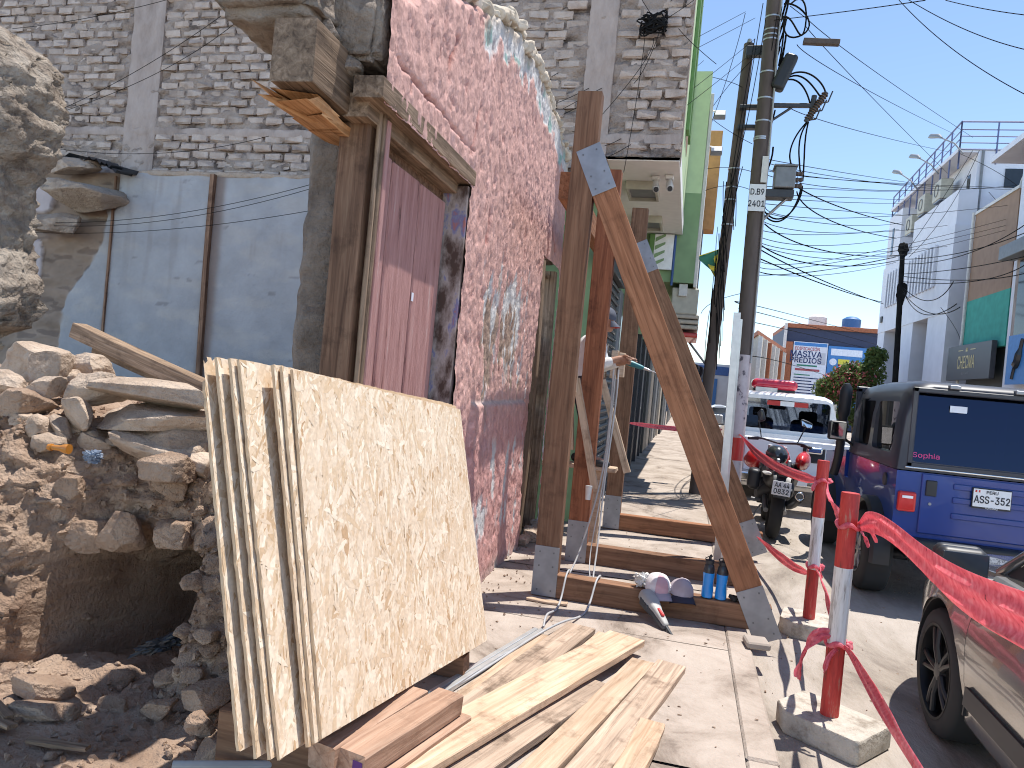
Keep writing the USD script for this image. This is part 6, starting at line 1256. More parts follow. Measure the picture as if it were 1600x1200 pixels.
for i, (z, lab) in enumerate(((6.5, 'upper floodlight on a bracket above the street at the green building'), (5.87, 'lower floodlight on a bracket above the street at the green building'))):
    f = thing('floodlight', lab, 'floodlight', (0.05, 13.4, z)); obj('arm', tube([(-.2, 0, .1), (.06, 0, .08)], .015, 6), 'aluminium', f); obj('housing', rbox(-.06, .14, -.08, .02, -.08, .06, .015), 'shutter_grey', f, M=Rx(-.5), smooth=30); obj('face', box(-.05, .13, -.085, -.08, -.06, .05), 'white_paint', f, M=Rx(-.5))
ob = thing('orange_building', 'narrow building with an orange panel past the olive building', 'building')
obj('wall', box(-6, -1.05, 18.5, 27, -.1, 8), 'shutter_grey', ob); obj('overhang', box(-6, .0, 18.5, 24, 3.8, 7.9), 'shutter_grey', ob); obj('orange_panel', box(-.06, .24, 18.45, 19.0, 5.6, 8.0, .01), 'orange_wall', ob)
for i, mm in enumerate(('shutter_dark', 'beige_wall', 'shutter_dark', 'shutter_grey', 'shutter_dark')):
    obj('shop_front', box(-1.06, -.98, 18.8 + i * 1.6, 19.9 + i * 1.6, 0, 2.5, .01), mm, ob)
fb = thing('far_left_building', 'low pale row of shops at the far left end of the street', 'building')
obj('wall', box(-8, -.95, 27, 58, -.1, 5.2), 'beige_wall', fb)
for i in range(9): obj('shop_front', box(-.96, -.88, 28 + i * 3, 30 + i * 3, 0, 2.6, .01), ('shutter_dark', 'shutter_grey', 'window_dark')[i % 3], fb)

# ================================================================ utility poles
up = thing('utility_pole', 'dark round utility pole with peeling pale paint and a red band near its foot', 'utility pole', (0.77, 11.9, -0.15))
obj('shaft', tube([(0, 0, 2.42), (-.03, 0, 5.2), (-.06, 0, 9.6)], [.128, .116, .098], 24), 'pole_dark', up, smooth=50)
obj('painted_foot', tube([(0, 0, 0), (0, 0, .80)], [.142, .138], 24), 'pole_paint', up, smooth=50); obj('red_band', tube([(0, 0, .80), (0, 0, 1.15)], [.1385, .1375], 24), 'red_paint', up, smooth=50); obj('painted_foot', tube([(0, 0, 1.15), (0, 0, 2.42)], [.1375, .131], 24), 'pole_paint', up, smooth=50)
for z in (6.35, 6.0, 6.75, 7.25, 7.32, 7.4, 7.6, 5.75, 5.72): obj('steel_band', tube([(-.04, 0, z), (-.04, 0, z + .022)], .117, 24), 'band_steel', up, smooth=40)
obj('conduit', tube([(.115, -.085, 2.3), (.09, -.09, 5.2), (.06, -.09, 8.0)], .014, 8), 'wire_grey', up, smooth=50)
pt = obj('number_sign', box(-.145, .09, -.140, -.134, 4.61, 5.02), 'plate_white', up); pts = str(pt.GetPath())
text_on(pts, 'D.B9', .09, 'letter_dark', T(-.03, -.1405, 4.86) @ FACE_S, True, .75); text_on(pts, '2401', .09, 'letter_dark', T(-.03, -.1405, 4.68) @ FACE_S, True, .8)
obj('paper_notice', box(.0, .09, -.137, -.131, 5.05, 5.45), 'offwhite', up)
obj('crossarm', G().box(.0, .52, -.05, .05, 7.22, 7.30, .006), 'pole_dark', up, M=Ry(.06)); obj('splice_case', rbox(-.10, .10, -.1, .1, -.28, .28, .05), 'black_plastic', up, M=T(.20, -.05, 6.75) @ Ry(.35), smooth=40)
br = obj('arm_bracket', G().box(.06, .66, -.03, .03, 6.24, 6.30, .004).add(tube([(.06, 0, 6.02), (.36, 0, 6.24)], .02, 8)), 'dark_metal', up)
fu = obj('fuse_cutout', tube([(.64, 0, 6.06), (.67, 0, 6.42)], .04, 8), 'dark_metal', str(up.GetPath()), smooth=40)
g = G(); g2 = G()
for k in range(3):
    o = np.array([.58 - .0 + .075 * k, -.02, 6.02 + .13 * k]); g.add(tube([o + [0, 0, 0], o + [.10, 0, .18]], .038, 8)); g.add(tube([o + [.02, 0, .02], o + [.14, 0, .04]], .012, 6)); g.add(tube([o + [.14, 0, .04], o + [.19, 0, .20]], .012, 6))
    for j in range(4): g2.add(tube([o + [.02 + .02 * j, 0, .04 + .035 * j], o + [.024 + .02 * j, 0, .047 + .035 * j]], .055, 10))
obj('insulators', g, 'dark_metal', up, smooth=40); tag(obj('insulator_discs', g2, 'old_post', up, smooth=40), kind='stuff')
tb = obj('transformer', rbox(.20, .50, -.16, .16, 4.98, 5.30, .02), 'shutter_grey', up, smooth=40); tbp = str(tb.GetPath())
for z in (5.05, 5.14, 5.23): obj('bushing', tube([(.50, 0, z), (.54, 0, z), (.56, 0, z), (.60, 0, z), (.62, 0, z)], [.02, .04, .025, .04, .015], 10), 'pole_dark', tbp, smooth=30)
obj('lid', box(.18, .52, -.18, .18, 5.30, 5.325, .004), 'shutter_grey', tbp)
obj('platform', G().box(.05, .50, -.12, .12, 4.84, 4.96, .006), 'dark_metal', up); obj('strut', tube([(.03, 0, 4.44), (.42, 0, 4.86)], .022, 8), 'steel_dull', up)
for i, pts_ in enumerate(([(.24, 0, 6.70), (.46, 0, 6.78), (.70, 0, 6.66), (.82, 0, 6.48)], [(.24, 0, 6.68), (.42, 0, 6.72), (.60, 0, 6.60), (.76, 0, 6.40)], [(.24, 0, 6.66), (.36, 0, 6.66), (.52, 0, 6.52), (.64, 0, 6.22)],
                          [(.60, 0, 6.02), (.44, 0, 5.75), (.40, 0, 5.50), (.52, 0, 5.25)], [(.61, 0, 6.02), (.52, 0, 5.7), (.54, 0, 5.45), (.58, 0, 5.20)], [(.62, 0, 6.02), (.60, 0, 5.7), (.61, 0, 5.45), (.62, 0, 5.12)],
                          [(.62, 0, 5.05), (.58, 0, 4.80), (.40, 0, 4.56), (.05, 0, 4.72)], [(.60, 0, 5.0), (.54, 0, 4.74), (.38, 0, 4.52), (.05, 0, 4.66)], [(.10, -.05, 7.8), (.30, -.05, 7.75), (.48, -.05, 7.40), (.36, -.05, 7.30), (.15, -.05, 7.6)], [(.10, -.05, 7.6), (.26, -.05, 7.5), (.40, -.05, 7.32), (.44, -.05, 7.46), (.2, -.05, 7.8)])):
    obj('jumper_cable', tube(spline(pts_, 20), .013, 6), 'wire_black', up, smooth=60)
rg = np.random.default_rng(9); g = G()
for i in range(26):
    z0 = rg.uniform(5.6, 8.4); a = rg.uniform(-.6, 1.6); r = rg.uniform(.11, .2)
    g.add(tube(spline([(r * math.cos(a + .5 * k) * 1.0 + .02 * k, -.06 + r * math.sin(a + .5 * k) * .8, z0 - .25 * k + rg.uniform(-.05, .05)) for k in range(4)], 12), rg.uniform(.008, .016), 5))
tag(obj('cable_tangle', g, 'wire_black', up, smooth=60), kind='stuff')
u2 = thing('utility_pole', 'second utility pole strapped beside the pole with the red band', 'utility pole', (0.25, 12.35, -0.15))
obj('shaft', tube([(0, 0, 0), (.10, 0, 4), (.185, 0, 7.42)], [.095, .088, .08], 20), 'pole_dark', u2, smooth=50); obj('cap', tube([(.185, 0, 7.42), (.186, 0, 7.50)], [.05, .03], 12), 'steel_dull', u2)
for z in (7.15, 6.32, 6.0): obj('link_bracket', G().box(.08 + .02 * z - .08, .60, -.22, -.10, z, z + (.16 if z > 7 else .06), .006), 'dark_metal', u2)
for z in (5.1, 4.9, 4.5, 5.4): obj('steel_band', tube([(.025 * z, 0, z), (.025 * z, 0, z + .02)], .095, 20), 'band_steel', u2, smooth=40)
g = G()
for i in range(20):
    z0 = rg.uniform(2.6, 5.4); a = rg.uniform(2.6, 5.2); r = rg.uniform(.09, .15); pts_ = [(.025 * z0 + r * math.cos(a + .35 * k), r * math.sin(a + .35 * k), z0 - .3 * k) for k in range(4)]; g.add(tube(spline(pts_, 10), rg.uniform(.005, .009), 5))
tag(obj('cable_tangle', g, 'wire_black', u2, smooth=60), kind='stuff')

# ================================================================ overhead cables
WIRES = [
    ('A', [(0.66,11.9,7.42),(1.6,10.7,6.94),(2.27,9.5,6.45)], 0.014),
    ('A', [(1.24,11.9,7.43),(3.75,18.0,8.97),(9.51,31.0,12.2)], 0.014),
    ('A', [(1.21,11.9,7.34),(3.51,18.0,8.52),(9.37,33.0,11.39)], 0.014),
    ('A', [(1.12,11.9,7.05),(3.48,18.0,8.69),(10.32,36.0,14.04)], 0.014),
    ('A', [(1.06,11.9,6.12),(3.49,18.0,7.79),(10.52,36.0,13.19)], 0.014),
    ('A', [(0.97,11.9,7.64),(1.2,12.95,8.06),(1.46,14.0,8.46)], 0.014),
    ('B', [(2.3,11.0,7.23),(2.76,10.0,6.09),(3.28,9.0,5.12)], 0.012),
    ('B', [(2.42,11.0,7.23),(2.88,10.0,6.33),(3.24,9.0,5.62)], 0.012),
    ('B', [(2.88,11.0,7.21),(3.07,10.0,6.58),(3.21,9.0,6.0)], 0.012),
    ('C', [(0.76,11.9,5.31),(2.95,17.0,6.6),(6.89,27.0,9.25)], 0.014),
    ('C', [(0.77,11.9,5.26),(2.96,17.0,6.49),(7.48,27.0,9.1)], 0.014),
    ('C', [(0.77,11.9,5.2),(2.96,17.0,6.46),(9.91,27.0,9.22)], 0.014),
    ('C', [(0.78,11.9,5.16),(3.59,17.0,6.42),(10.01,27.0,9.16)], 0.014),
    ('C', [(0.78,11.9,5.08),(3.86,17.0,6.27),(9.99,27.0,9.34)], 0.014),
    ('C', [(0.8,11.9,4.88),(2.85,17.0,6.25),(6.37,27.0,8.98)], 0.014),
    ('C', [(0.86,11.9,4.76),(2.87,17.0,6.09),(6.39,27.0,8.72)], 0.014),
    ('C', [(0.86,11.9,4.71),(2.88,17.0,5.99),(6.4,27.0,8.59)], 0.014),
    ('C', [(0.87,11.9,4.61),(3.15,17.0,5.79),(6.36,27.0,8.21)], 0.014),
    ('C', [(0.88,11.9,4.57),(3.28,17.0,5.68),(9.95,27.0,8.72)], 0.014),
    ('C', [(0.86,11.9,4.48),(3.05,17.0,5.5),(6.38,27.0,7.95)], 0.014),
    ('C', [(0.85,11.9,4.35),(3.06,17.0,5.34),(7.78,27.0,7.92)], 0.014),
    ('C', [(0.86,11.9,4.2),(2.68,17.0,5.29),(6.34,27.0,7.73)], 0.014),
    ('C', [(0.84,11.9,4.1),(2.83,17.0,5.07),(6.65,27.0,7.53)], 0.014),
    ('C', [(0.83,11.9,4.02),(3.1,17.0,4.92),(7.84,27.0,7.23)], 0.014),
    ('C', [(0.84,11.9,3.96),(2.98,17.0,4.77),(6.51,27.0,6.88)], 0.014),
    ('C', [(0.82,11.9,3.84),(3.11,17.0,4.85),(9.98,27.0,8.37)], 0.014),
    ('C', [(0.83,11.9,3.72),(3.11,17.0,4.77),(10.0,27.0,8.16)], 0.014),
    ('C', [(0.84,11.9,3.67),(3.12,17.0,4.64),(10.01,27.0,8.02)], 0.014),
    ('C', [(0.85,11.9,3.57),(2.76,17.0,4.44),(6.34,27.0,6.62)], 0.014),
    ('C', [(0.83,11.9,3.51),(2.75,17.0,4.55),(6.32,27.0,6.79)], 0.014),
    ('D', [(0.9,11.9,4.3),(2.68,16.0,4.7),(6.31,26.0,6.69)], 0.024),
    ('D', [(0.78,11.9,4.05),(2.58,16.0,4.44),(6.32,26.0,6.55)], 0.024),
    ('D', [(0.79,11.9,3.95),(2.49,16.0,4.11),(5.85,26.0,5.07)], 0.024),
    ('D', [(1.26,11.9,4.92),(2.84,16.0,5.56),(6.22,26.0,7.64)], 0.024),
    ('D', [(1.32,11.9,4.81),(2.63,16.0,5.29),(6.04,26.0,7.21)], 0.024),
    ('D', [(0.79,11.9,3.8),(2.74,16.0,3.97),(5.8,26.0,5.13)], 0.024),
    ('E', [(0.74,11.9,3.03),(2.5,22.0,4.1),(10.12,45.0,5.7)], 0.02),
    ('E', [(0.74,11.9,2.95),(2.69,22.0,3.88),(10.16,45.0,5.27)], 0.02),
    ('E', [(0.76,11.9,2.76),(2.54,22.0,3.65),(10.02,45.0,4.97)], 0.02),
    ('E', [(0.81,11.9,2.22),(2.62,22.0,2.7),(7.83,45.0,3.26)], 0.02),
    ('F', [(7.9,32.5,7.78),(7.93,26.0,6.83),(8.32,22.0,6.7)], 0.03),
    ('F', [(7.92,32.5,7.6),(7.94,26.0,6.73),(8.3,22.0,6.95)], 0.03),
    ('F', [(7.96,32.5,7.19),(7.98,26.0,6.33),(8.3,22.0,6.03)], 0.03),
    ('F', [(7.96,32.5,7.09),(8.19,26.0,5.98),(8.41,22.0,5.61)], 0.03),
    ('F', [(7.98,32.5,6.88),(8.37,26.0,5.95),(8.39,22.0,5.9)], 0.03),
    ('F', [(8.01,32.5,6.63),(7.15,26.0,5.26),(6.62,22.0,5.25)], 0.03),
    ('F', [(8.02,32.5,6.5),(7.0,26.0,4.84),(6.75,22.0,4.66)], 0.03),
    ('F', [(8.02,32.5,6.42),(7.18,26.0,4.89),(6.84,22.0,4.58)], 0.03),
    ('F', [(9.24,30.0,11.39),(8.14,29.9,9.1),(7.23,29.8,7.43)], 0.02),
    ('F', [(9.45,30.0,11.39),(8.57,29.9,9.12),(7.41,29.8,7.35)], 0.02),
    ('F', [(8.83,30.0,11.26),(10.11,29.9,10.56),(10.95,29.8,9.87)], 0.02),
    ('F', [(9.89,30.0,9.89),(10.66,29.9,8.97),(11.08,29.8,8.39)], 0.02),
    ('F', [(8.69,30.0,5.61),(9.4,29.9,4.48),(9.08,29.8,4.1)], 0.02),
    ('G', [(-8.84,7.7,5.47),(-7.37,7.4,5.43),(-5.86,7.0,5.42)], 0.0075),
    ('G', [(-8.24,7.7,4.34),(-6.75,7.4,4.73),(-5.27,7.0,5.2)], 0.0075),
    ('G', [(-8.24,7.7,4.33),(-6.49,7.4,4.7),(-5.1,7.0,5.11)], 0.0075),
    ('G', [(-8.63,7.7,4.01),(-6.48,7.4,3.81),(-4.56,7.0,3.91)], 0.0075),
    ('G', [(-8.47,7.7,3.0),(-6.23,7.4,3.08),(-3.92,7.0,3.44)], 0.0075),
    ('G', [(-8.47,7.7,2.98),(-6.23,7.4,3.02),(-3.91,7.0,3.4)], 0.0075),
    ('G', [(-8.46,7.7,2.87),(-6.21,7.4,2.92),(-3.89,7.0,3.16)], 0.0075),
    ('H', [(-1.79,8.05,4.97),(-1.27,9.0,5.81),(-0.53,8.1,5.83)], 0.008),
    ('H', [(-1.69,8.05,4.68),(-0.94,9.0,5.59),(-0.32,11.9,7.67)], 0.008),
    ('H', [(-1.63,8.05,4.61),(-0.63,9.0,5.63),(0.32,11.9,7.57)], 0.008),
    ('H', [(-1.62,8.05,4.55),(-0.62,9.0,5.51),(0.47,11.9,7.47)], 0.008),
    ('H', [(-1.5,8.05,4.36),(-0.88,9.0,5.01),(-0.24,11.9,6.82)], 0.008),
    ('H', [(-1.13,8.05,4.21),(-0.57,9.0,4.97),(0.5,11.9,7.15)], 0.008),
    ('H', [(-1.08,8.05,4.09),(-0.42,9.0,4.94),(0.6,11.9,7.05)], 0.008),
    ('H', [(-0.9,8.1,5.85),(-0.72,8.05,5.58),(-0.64,8.0,5.47)], 0.008),
    ('H', [(-0.65,8.1,5.5),(-0.76,8.05,5.1),(-0.87,8.0,4.87)], 0.008),
    ('H', [(-0.72,8.1,5.4),(-0.8,8.05,5.1),(-1.19,8.0,4.52)], 0.008),
    ('H', [(-0.81,8.1,5.4),(-0.83,8.05,4.75),(-0.89,8.0,3.91)], 0.008),
    ('H', [(-0.61,8.1,5.6),(-0.41,8.05,5.71),(-0.29,8.0,5.78)], 0.008),
    ('H', [(-0.46,8.1,5.5),(-0.28,8.05,5.3),(-0.03,8.0,5.07)], 0.008),
    ('I', [(-0.04,13.0,6.31),(0.26,12.4,5.89),(0.61,12.0,5.56)], 0.011),
    ('I', [(-0.11,13.0,7.02),(0.19,12.4,6.69),(0.38,12.0,6.44)], 0.011),
    ('I', [(-0.09,13.0,6.04),(0.17,12.4,6.88),(0.32,12.0,7.6)], 0.011),
    ('I', [(-0.06,13.0,6.48),(0.28,12.4,6.77),(0.62,12.0,7.0)], 0.011),
    ('I', [(-0.09,13.0,5.44),(0.32,12.4,5.3),(0.7,12.0,5.11)], 0.011),
    ('I', [(-0.1,13.0,5.05),(0.34,12.4,5.01),(0.72,12.0,4.81)], 0.011),
    ('I', [(0.09,13.0,2.98),(0.31,12.4,3.14),(0.86,12.0,3.28)], 0.011),
    ('J', [(0.56,11.75,7.62),(0.39,11.8,5.14),(0.22,11.9,3.07)], 0.014),
    ('J', [(0.49,11.75,7.08),(0.37,11.8,5.44),(0.26,11.9,3.57)], 0.014),
    ('J', [(0.49,11.75,5.13),(0.38,11.8,4.26),(0.29,11.9,2.98)], 0.014),
    ('J', [(0.62,11.75,7.37),(0.48,11.8,5.73),(0.27,11.9,4.47)], 0.014),
    ('J', [(0.78,11.75,7.47),(0.75,11.8,6.91),(0.71,11.9,6.36)], 0.014),
    ('J', [(0.84,11.75,7.56),(0.8,11.8,6.81),(0.83,11.9,6.17)], 0.014)]
GRP = {'A': ('dark service wire fanning from the pole top over to the white building', 'service wires from the pole top'), 'B': ('thin dark wire crossing the top right corner of the sky', 'wires across the top right corner'), 'C': ('thin black cable strung across the street from the leaning poles to the white building', 'cables strung across the street'),
       'D': ('thick sagging cable strung across the street from the leaning poles', 'thick cables across the street'), 'E': ('low cable running down the street towards the far posters', 'cables running down the street'), 'F': ('heavy cable looping past the white and brown buildings', 'cables past the right-hand buildings'),
       'G': ('thin black wire hanging in front of the old brick and blue walls', 'wires before the brick and blue walls'), 'H': ('thin black cable across the brick wall by the street corner', 'cables across the brick wall'), 'I': ('black cable from the green building to the twin poles', 'cables at the green building'), 'J': ('black cable running down along the twin poles', 'cables down the twin poles')}
for t, P, r in WIRES:
    c = np.array(P); n = 26; s = np.linspace(0, 1, n)[:, None]
    q = c[0] * (1 - s) * (1 - 2 * s) + 4 * c[1] * s * (1 - s) + c[2] * s * (2 * s - 1)
    tag(obj('overhead_cable', tube(q, r * .45, 5), 'wire_black', smooth=60), GRP[t][0], 'cable', GRP[t][1])
cn = thing('cable_knot', 'tangled coil of cables hung on the brick wall near the corner', 'cable coil', (-0.72, 8.1, 5.55)); g = G()
for i in range(16):
    a = rg.uniform(0, 6.28, 5); g.add(tube(spline([(rg.uniform(-.14, .14), rg.uniform(-.05, .03), rg.uniform(-.1, .1)) for _ in range(5)], 16), .009, 5))
obj('coil', g, 'wire_black', cn, smooth=60)

# ================================================================ right side of the street
wb = thing('white_building', 'white building with overhanging upper floors, vertical window slats and roof railings', 'building'); wbp = str(wb.GetPath())
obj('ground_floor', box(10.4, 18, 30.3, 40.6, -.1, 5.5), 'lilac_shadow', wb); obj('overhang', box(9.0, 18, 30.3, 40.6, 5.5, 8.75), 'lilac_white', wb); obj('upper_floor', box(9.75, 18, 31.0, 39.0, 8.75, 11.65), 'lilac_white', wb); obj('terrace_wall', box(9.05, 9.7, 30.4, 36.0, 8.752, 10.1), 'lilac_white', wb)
obj('terrace_wall', box(9.05, 9.7, 38.2, 40.5, 8.752, 11.3), 'lilac_white', wb)
for y0, y1 in ((39.3, 40.6), (34.6, 36.6), (30.3, 32.6)): obj('pillar', box(9.02, 10.4, y0, y1, -.1, 5.5), 'lilac_white', wb)
obj('doorway', box(10.36, 10.41, 33.0, 34.3, 0, 5.0), 'window_dark', wb); obj('doorway', box(10.36, 10.41, 37.0, 39.0, 0, 5.0), 'window_dark', wb)
for (y0, y1, n) in ((32.0, 36.0, 9), (37.2, 39.6, 5)):
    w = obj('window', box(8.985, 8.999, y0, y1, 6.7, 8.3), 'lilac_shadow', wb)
    for i in range(n): y = y0 + (i + .5) * (y1 - y0) / n; obj('slat', box(8.90, 8.984, y - .09, y + .09, 6.66, 8.34), 'lilac_white', str(w.GetPath())); obj('pane', box(8.978, 8.984, y + .1, y + (y1 - y0) / n - .1, 6.72, 8.28), 'window_dark', str(w.GetPath()))
obj('window', box(9.03, 9.049, 39.4, 39.7, 9.3, 10.6), 'window_dark', wb); obj('window', box(9.73, 9.749, 31.6, 31.9, 9.4, 11.0), 'window_dark', wb); obj('window', box(10.7, 11.3, 30.97, 30.999, 10.35, 11.05), 'window_dark', wb); obj('vent_box', box(8.94, 9.0, 39.8, 40.1, 6.0, 6.3), 'dark_metal', wb)
for (x, y, z) in ((9.3, 35.3, 10.3), (9.3, 33.2, 10.35), (9.3, 37.0, 9.8)):
    a = obj('air_conditioner', rbox(x - .25, x + .2, y - .5, y + .5, z, z + .8, .03), 'ac_beige', wb, smooth=40); obj('fan_grille', torus((x - .26, y, z + .4), .24, .02, 24, 6), 'shutter_grey', str(a.GetPath()), smooth=50); obj('bracket', box(x - .22, x + .4, y - .4, y + .4, z - .06, z - .002), 'steel_dull', str(a.GetPath()))
ra_ = obj('railing', G().tube([(9.1, 31, 12.8), (9.1, 40.4, 12.35)], .035, 6), 'railing_blue', wb)
for z in (12.45, 12.15, 11.85): obj('rail', tube([(9.1, 31, z), (9.1, 40.4, z - .45)], .022, 6), 'railing_blue', str(ra_.GetPath()))
for i in range(10): y = 31 + i * 1.04; obj('rail_post', tube([(9.1, y, 11.0 - .05 * i), (9.1, y, 12.8 - .05 * i)], .03, 6), 'railing_blue', str(ra_.GetPath()))
ra_ = obj('railing', G().tube([(9.1, 31, 12.8), (14, 31, 12.8)], .035, 6), 'railing_blue', wb)
for z in (12.5, 12.25, 12.0, 11.75): obj('rail', tube([(9.1, 31, z), (14, 31, z)], .022, 6), 'railing_blue', str(ra_.GetPath()))
for i in range(4): obj('rail_post', tube([(9.1 + 1.25 * i, 31, 11.2), (9.1 + 1.25 * i, 31, 12.8)], .03, 6), 'railing_blue', str(ra_.GetPath()))
obj('roof_slab', box(9.05, 18, 31.02, 40.5, 11.652, 11.8), 'lilac_white', wb); obj('drain_pipe', tube([(9.9, 30.95, 8.6), (9.9, 30.95, 11.7)], .05, 8), 'shutter_grey', wb)
for i, (y, z, lab) in enumerate(((30.4, 11.7, 'nearest street lamp reaching out over the street above the white building railing'), (33.2, 11.75, 'middle street lamp reaching out over the street above the white building railing'), (36.1, 11.9, 'farthest street lamp reaching out over the street at the white building'))):
    l = thing('street_lamp', lab, 'street lamp', (8.95, y, z), group='street lamps on the white building'); obj('arm', tube([(.1, 0, -.3), (-.1, .4, .2), (-.15, 2.0, .95)], .028, 6), 'shutter_grey', l, smooth=50); obj('lamp_head', tube([(-.15, 1.9, .92), (-.16, 2.3, 1.12), (-.18, 3.2, 1.42), (-.18, 3.6, 1.5)], [.04, .09, .10, .03], 10), 'shutter_grey', l, smooth=50)
gp = thing('gap_wall', 'dark narrow gap with old doors between white and brown buildings', 'wall'); obj('wall', box(10.2, 14, 28.3, 30.3, -.1, 8.5), 'seat_dark', gp)
for z in (1.5, 4.5, 6.5): obj('window', box(10.15, 10.19, 28.9, 29.8, z, z + 1.4), 'window_dark', gp)
bb = thing('brown_building', 'building painted brown above and teal below with open roof terrace', 'building')
obj('teal_wall', box(9.0, 14, 24.8, 28.3, 3.9, 5.62), 'teal_wall', bb); obj('brown_wall', box(9.004, 14, 24.802, 28.298, 5.62, 8.6), 'brown_wall', bb); obj('ground_floor', box(9.2, 14, 24.81, 28.29, -.1, 3.9), 'shutter_dark', bb); obj('terrace_back', box(11.5, 14, 24.81, 28.29, 8.6, 10.4), 'window_dark', bb); obj('parapet', box(8.97, 9.2, 24.8, 28.3, 8.602, 8.7), 'offwhite', bb)
obj('drain_pipe', tube([(8.95, 28.32, 0), (8.95, 28.32, 8.7)], .05, 8), 'offwhite', bb); obj('upper_slab', box(9.3, 14, 24.5, 28.3, 10.4, 10.6), 'lilac_white', bb)
obj('laundry_hoop', torus((9.5, 25.8, 9.0), .32, .05, 24, 8), 'offwhite', bb, smooth=50)
sd_ = thing('satellite_dish', 'grey satellite dish on the roof at the right picture edge', 'satellite dish', M=T(9.4, 24.35, 10.35) @ Rz(-.9) @ Rx(.5)); P = np.array([[[.45 * r * math.cos(a), -.12 * r * r * -1, .45 * r * math.sin(a)] for a in np.linspace(0, 2 * math.pi, 25)] for r in np.linspace(.02, 1, 8)]); obj('dish', G().add(grid(P)).add(grid(P + [0, .01, 0], flip=True)), 'shutter_grey', sd_, smooth=True); obj('arm', tube([(0, .02, -.4), (0, -.5, 0)], .02, 6), 'shutter_grey', sd_); obj('mast', tube([(0, .12, 0), (0, .2, -1.0)], .03, 6), 'shutter_grey', sd_)
cs = thing('shop_sign', 'dark signboard with golden CHECMA lettering under the teal wall', 'sign', (8.8, 27.15, 3.48)); FACE_W = np.array([[0, 0, -1, 0], [-1, 0, 0, 0], [0, 1, 0, 0], [0, 0, 0, 1.0]])
plain('sign_grey', (0.05, 0.05, 0.058), R=0.4); obj('board', box(0, .15, -1.95, 1.9, -.58, .60, .01), 'sign_grey', cs); text_on(str(cs.GetPath()), 'CHECMA', .42, 'gold_letter', T(-.004, .1, -.20) @ FACE_W, False, .62)
for y in (.55, -.55): obj('gold_line', box(-.006, -.002, .1 + y - .22, .1 + y + .22, .40, .425), 'gold_letter', cs)
obj('crown_mark', G().box(-.006, -.002, .02, .18, .36, .40).box(-.006, -.002, .02, .05, .40, .47).box(-.006, -.002, .085, .115, .40, .49).box(-.006, -.002, .15, .18, .40, .47), 'gold_letter', cs)
text_on(str(cs.GetPath()), 'RESTAURANTE', .075, 'steel_dull', T(-.004, .1, -.40) @ FACE_W, False, .9)
rb_ = thing('stone_faced_building', 'pale building with tall dark window at the right picture edge', 'building'); obj('wall', box(9.0, 15, 12, 24.7, -.1, 9.6), 'lilac_white', rb_); obj('stone_facing', box(8.93, 8.998, 22.6, 24.3, 2.9, 6.9, .01), 'concrete_old', rb_)
w = obj('window', box(8.90, 8.928, 21.5, 24.0, 3.9, 6.3), 'window_dark', rb_)
for y in (22.3, 23.1): obj('mullion', box(8.86, 8.899, y - .04, y + .04, 3.9, 6.3), 'shutter_grey', str(w.GetPath()))
obj('sun_shade', box(8.5, 8.93, 20.5, 24.5, 6.35, 6.75, .01), 'shutter_grey', rb_); obj('window', box(8.95, 8.999, 20.5, 23.2, 7.2, 9.2), 'window_dark', rb_)
ps = thing('poster', 'blue poster with dark figure on the building at the right edge', 'poster', (8.8, 22.9, 3.35)); obj('sheet', box(0, .05, -1.1, 1.1, -.65, .75), 'poster_blue', ps); P = np.array([[-.004, .6 - .5 * t, -.5 + 1.0 * t + .1 * math.sin(8 * t)] for t in np.linspace(0, 1, 12)]); obj('figure', tube(P * [1, 1, 1] + [-.012, 0, 0], [.05] * 4 + [.12] * 5 + [.06] * 3, 8), 'window_dark', ps, M=None)
rp_ = thing('utility_pole', 'slim black pole hung with cable clumps in front of the white building', 'utility pole', (8.25, 33, -.15)); obj('shaft', tube([(0, 0, 0), (-.15, 0, 4.5), (-.3, 0, 8.6)], [.12, .11, .09], 14), 'wire_black', rp_, smooth=50); obj('splice_case', rock(5, (.42, .35, 1.1), .3, .3, 3), 'wire_black', rp_, M=T(-.2, 0, 6.5), smooth=50); obj('top_clump', rock(9, (.35, .3, .6), .5, .2, 3), 'wire_black', rp_, M=T(-.28, 0, 8.4), smooth=50)

# ================================================================ end of the street
tb_ = thing('poster_building', 'low building at the street end carrying two big municipal posters', 'building')
obj('wall', box(6.9, 16, 60.3, 70, -.1, 7.4), 'navy_board', tb_); obj('roof_edge', box(6.9, 16, 60.1, 70, 7.4, 7.72, .02), 'brick_orange', tb_); obj('column', box(6.95, 7.45, 60.0, 60.3, 0, 6.3), 'brick_orange', tb_); obj('column', box(12.85, 13.5, 60.0, 60.3, 0, 6.2), 'brick_orange', tb_); obj('side_wall', box(13.5, 16, 60.05, 60.3, 0, 5.9), 'beige_wall', tb_); obj('white_post', box(6.75, 6.94, 60.0, 60.3, 5.8, 7.7), 'offwhite', tb_)
for x in (9.5, 12.0): wt = obj('water_tank', tube([(x, 63, 7.72), (x, 63, 8.6), (x, 63, 8.8), (x, 63, 8.85)], [.7, .7, .4, .2], 16), 'tank_blue' if x > 10 else 'offwhite', tb_, smooth=40)
po = thing('poster', 'tall white poster reading MASIVA PREDIOS at the street end', 'poster', (8.75, 60.0, 4.0)); pp = str(po.GetPath())
obj('sheet', box(-1.25, 1.2, 0, .08, -3.4, 2.35), 'poster_white', po); obj('blue_head', box(-1.25, 1.2, -.006, -.001, .85, 2.0), 'lilac_white', po); obj('head_band', box(-1.2, 1.15, -.012, -.007, 2.05, 2.3), 'poster_blue', po)
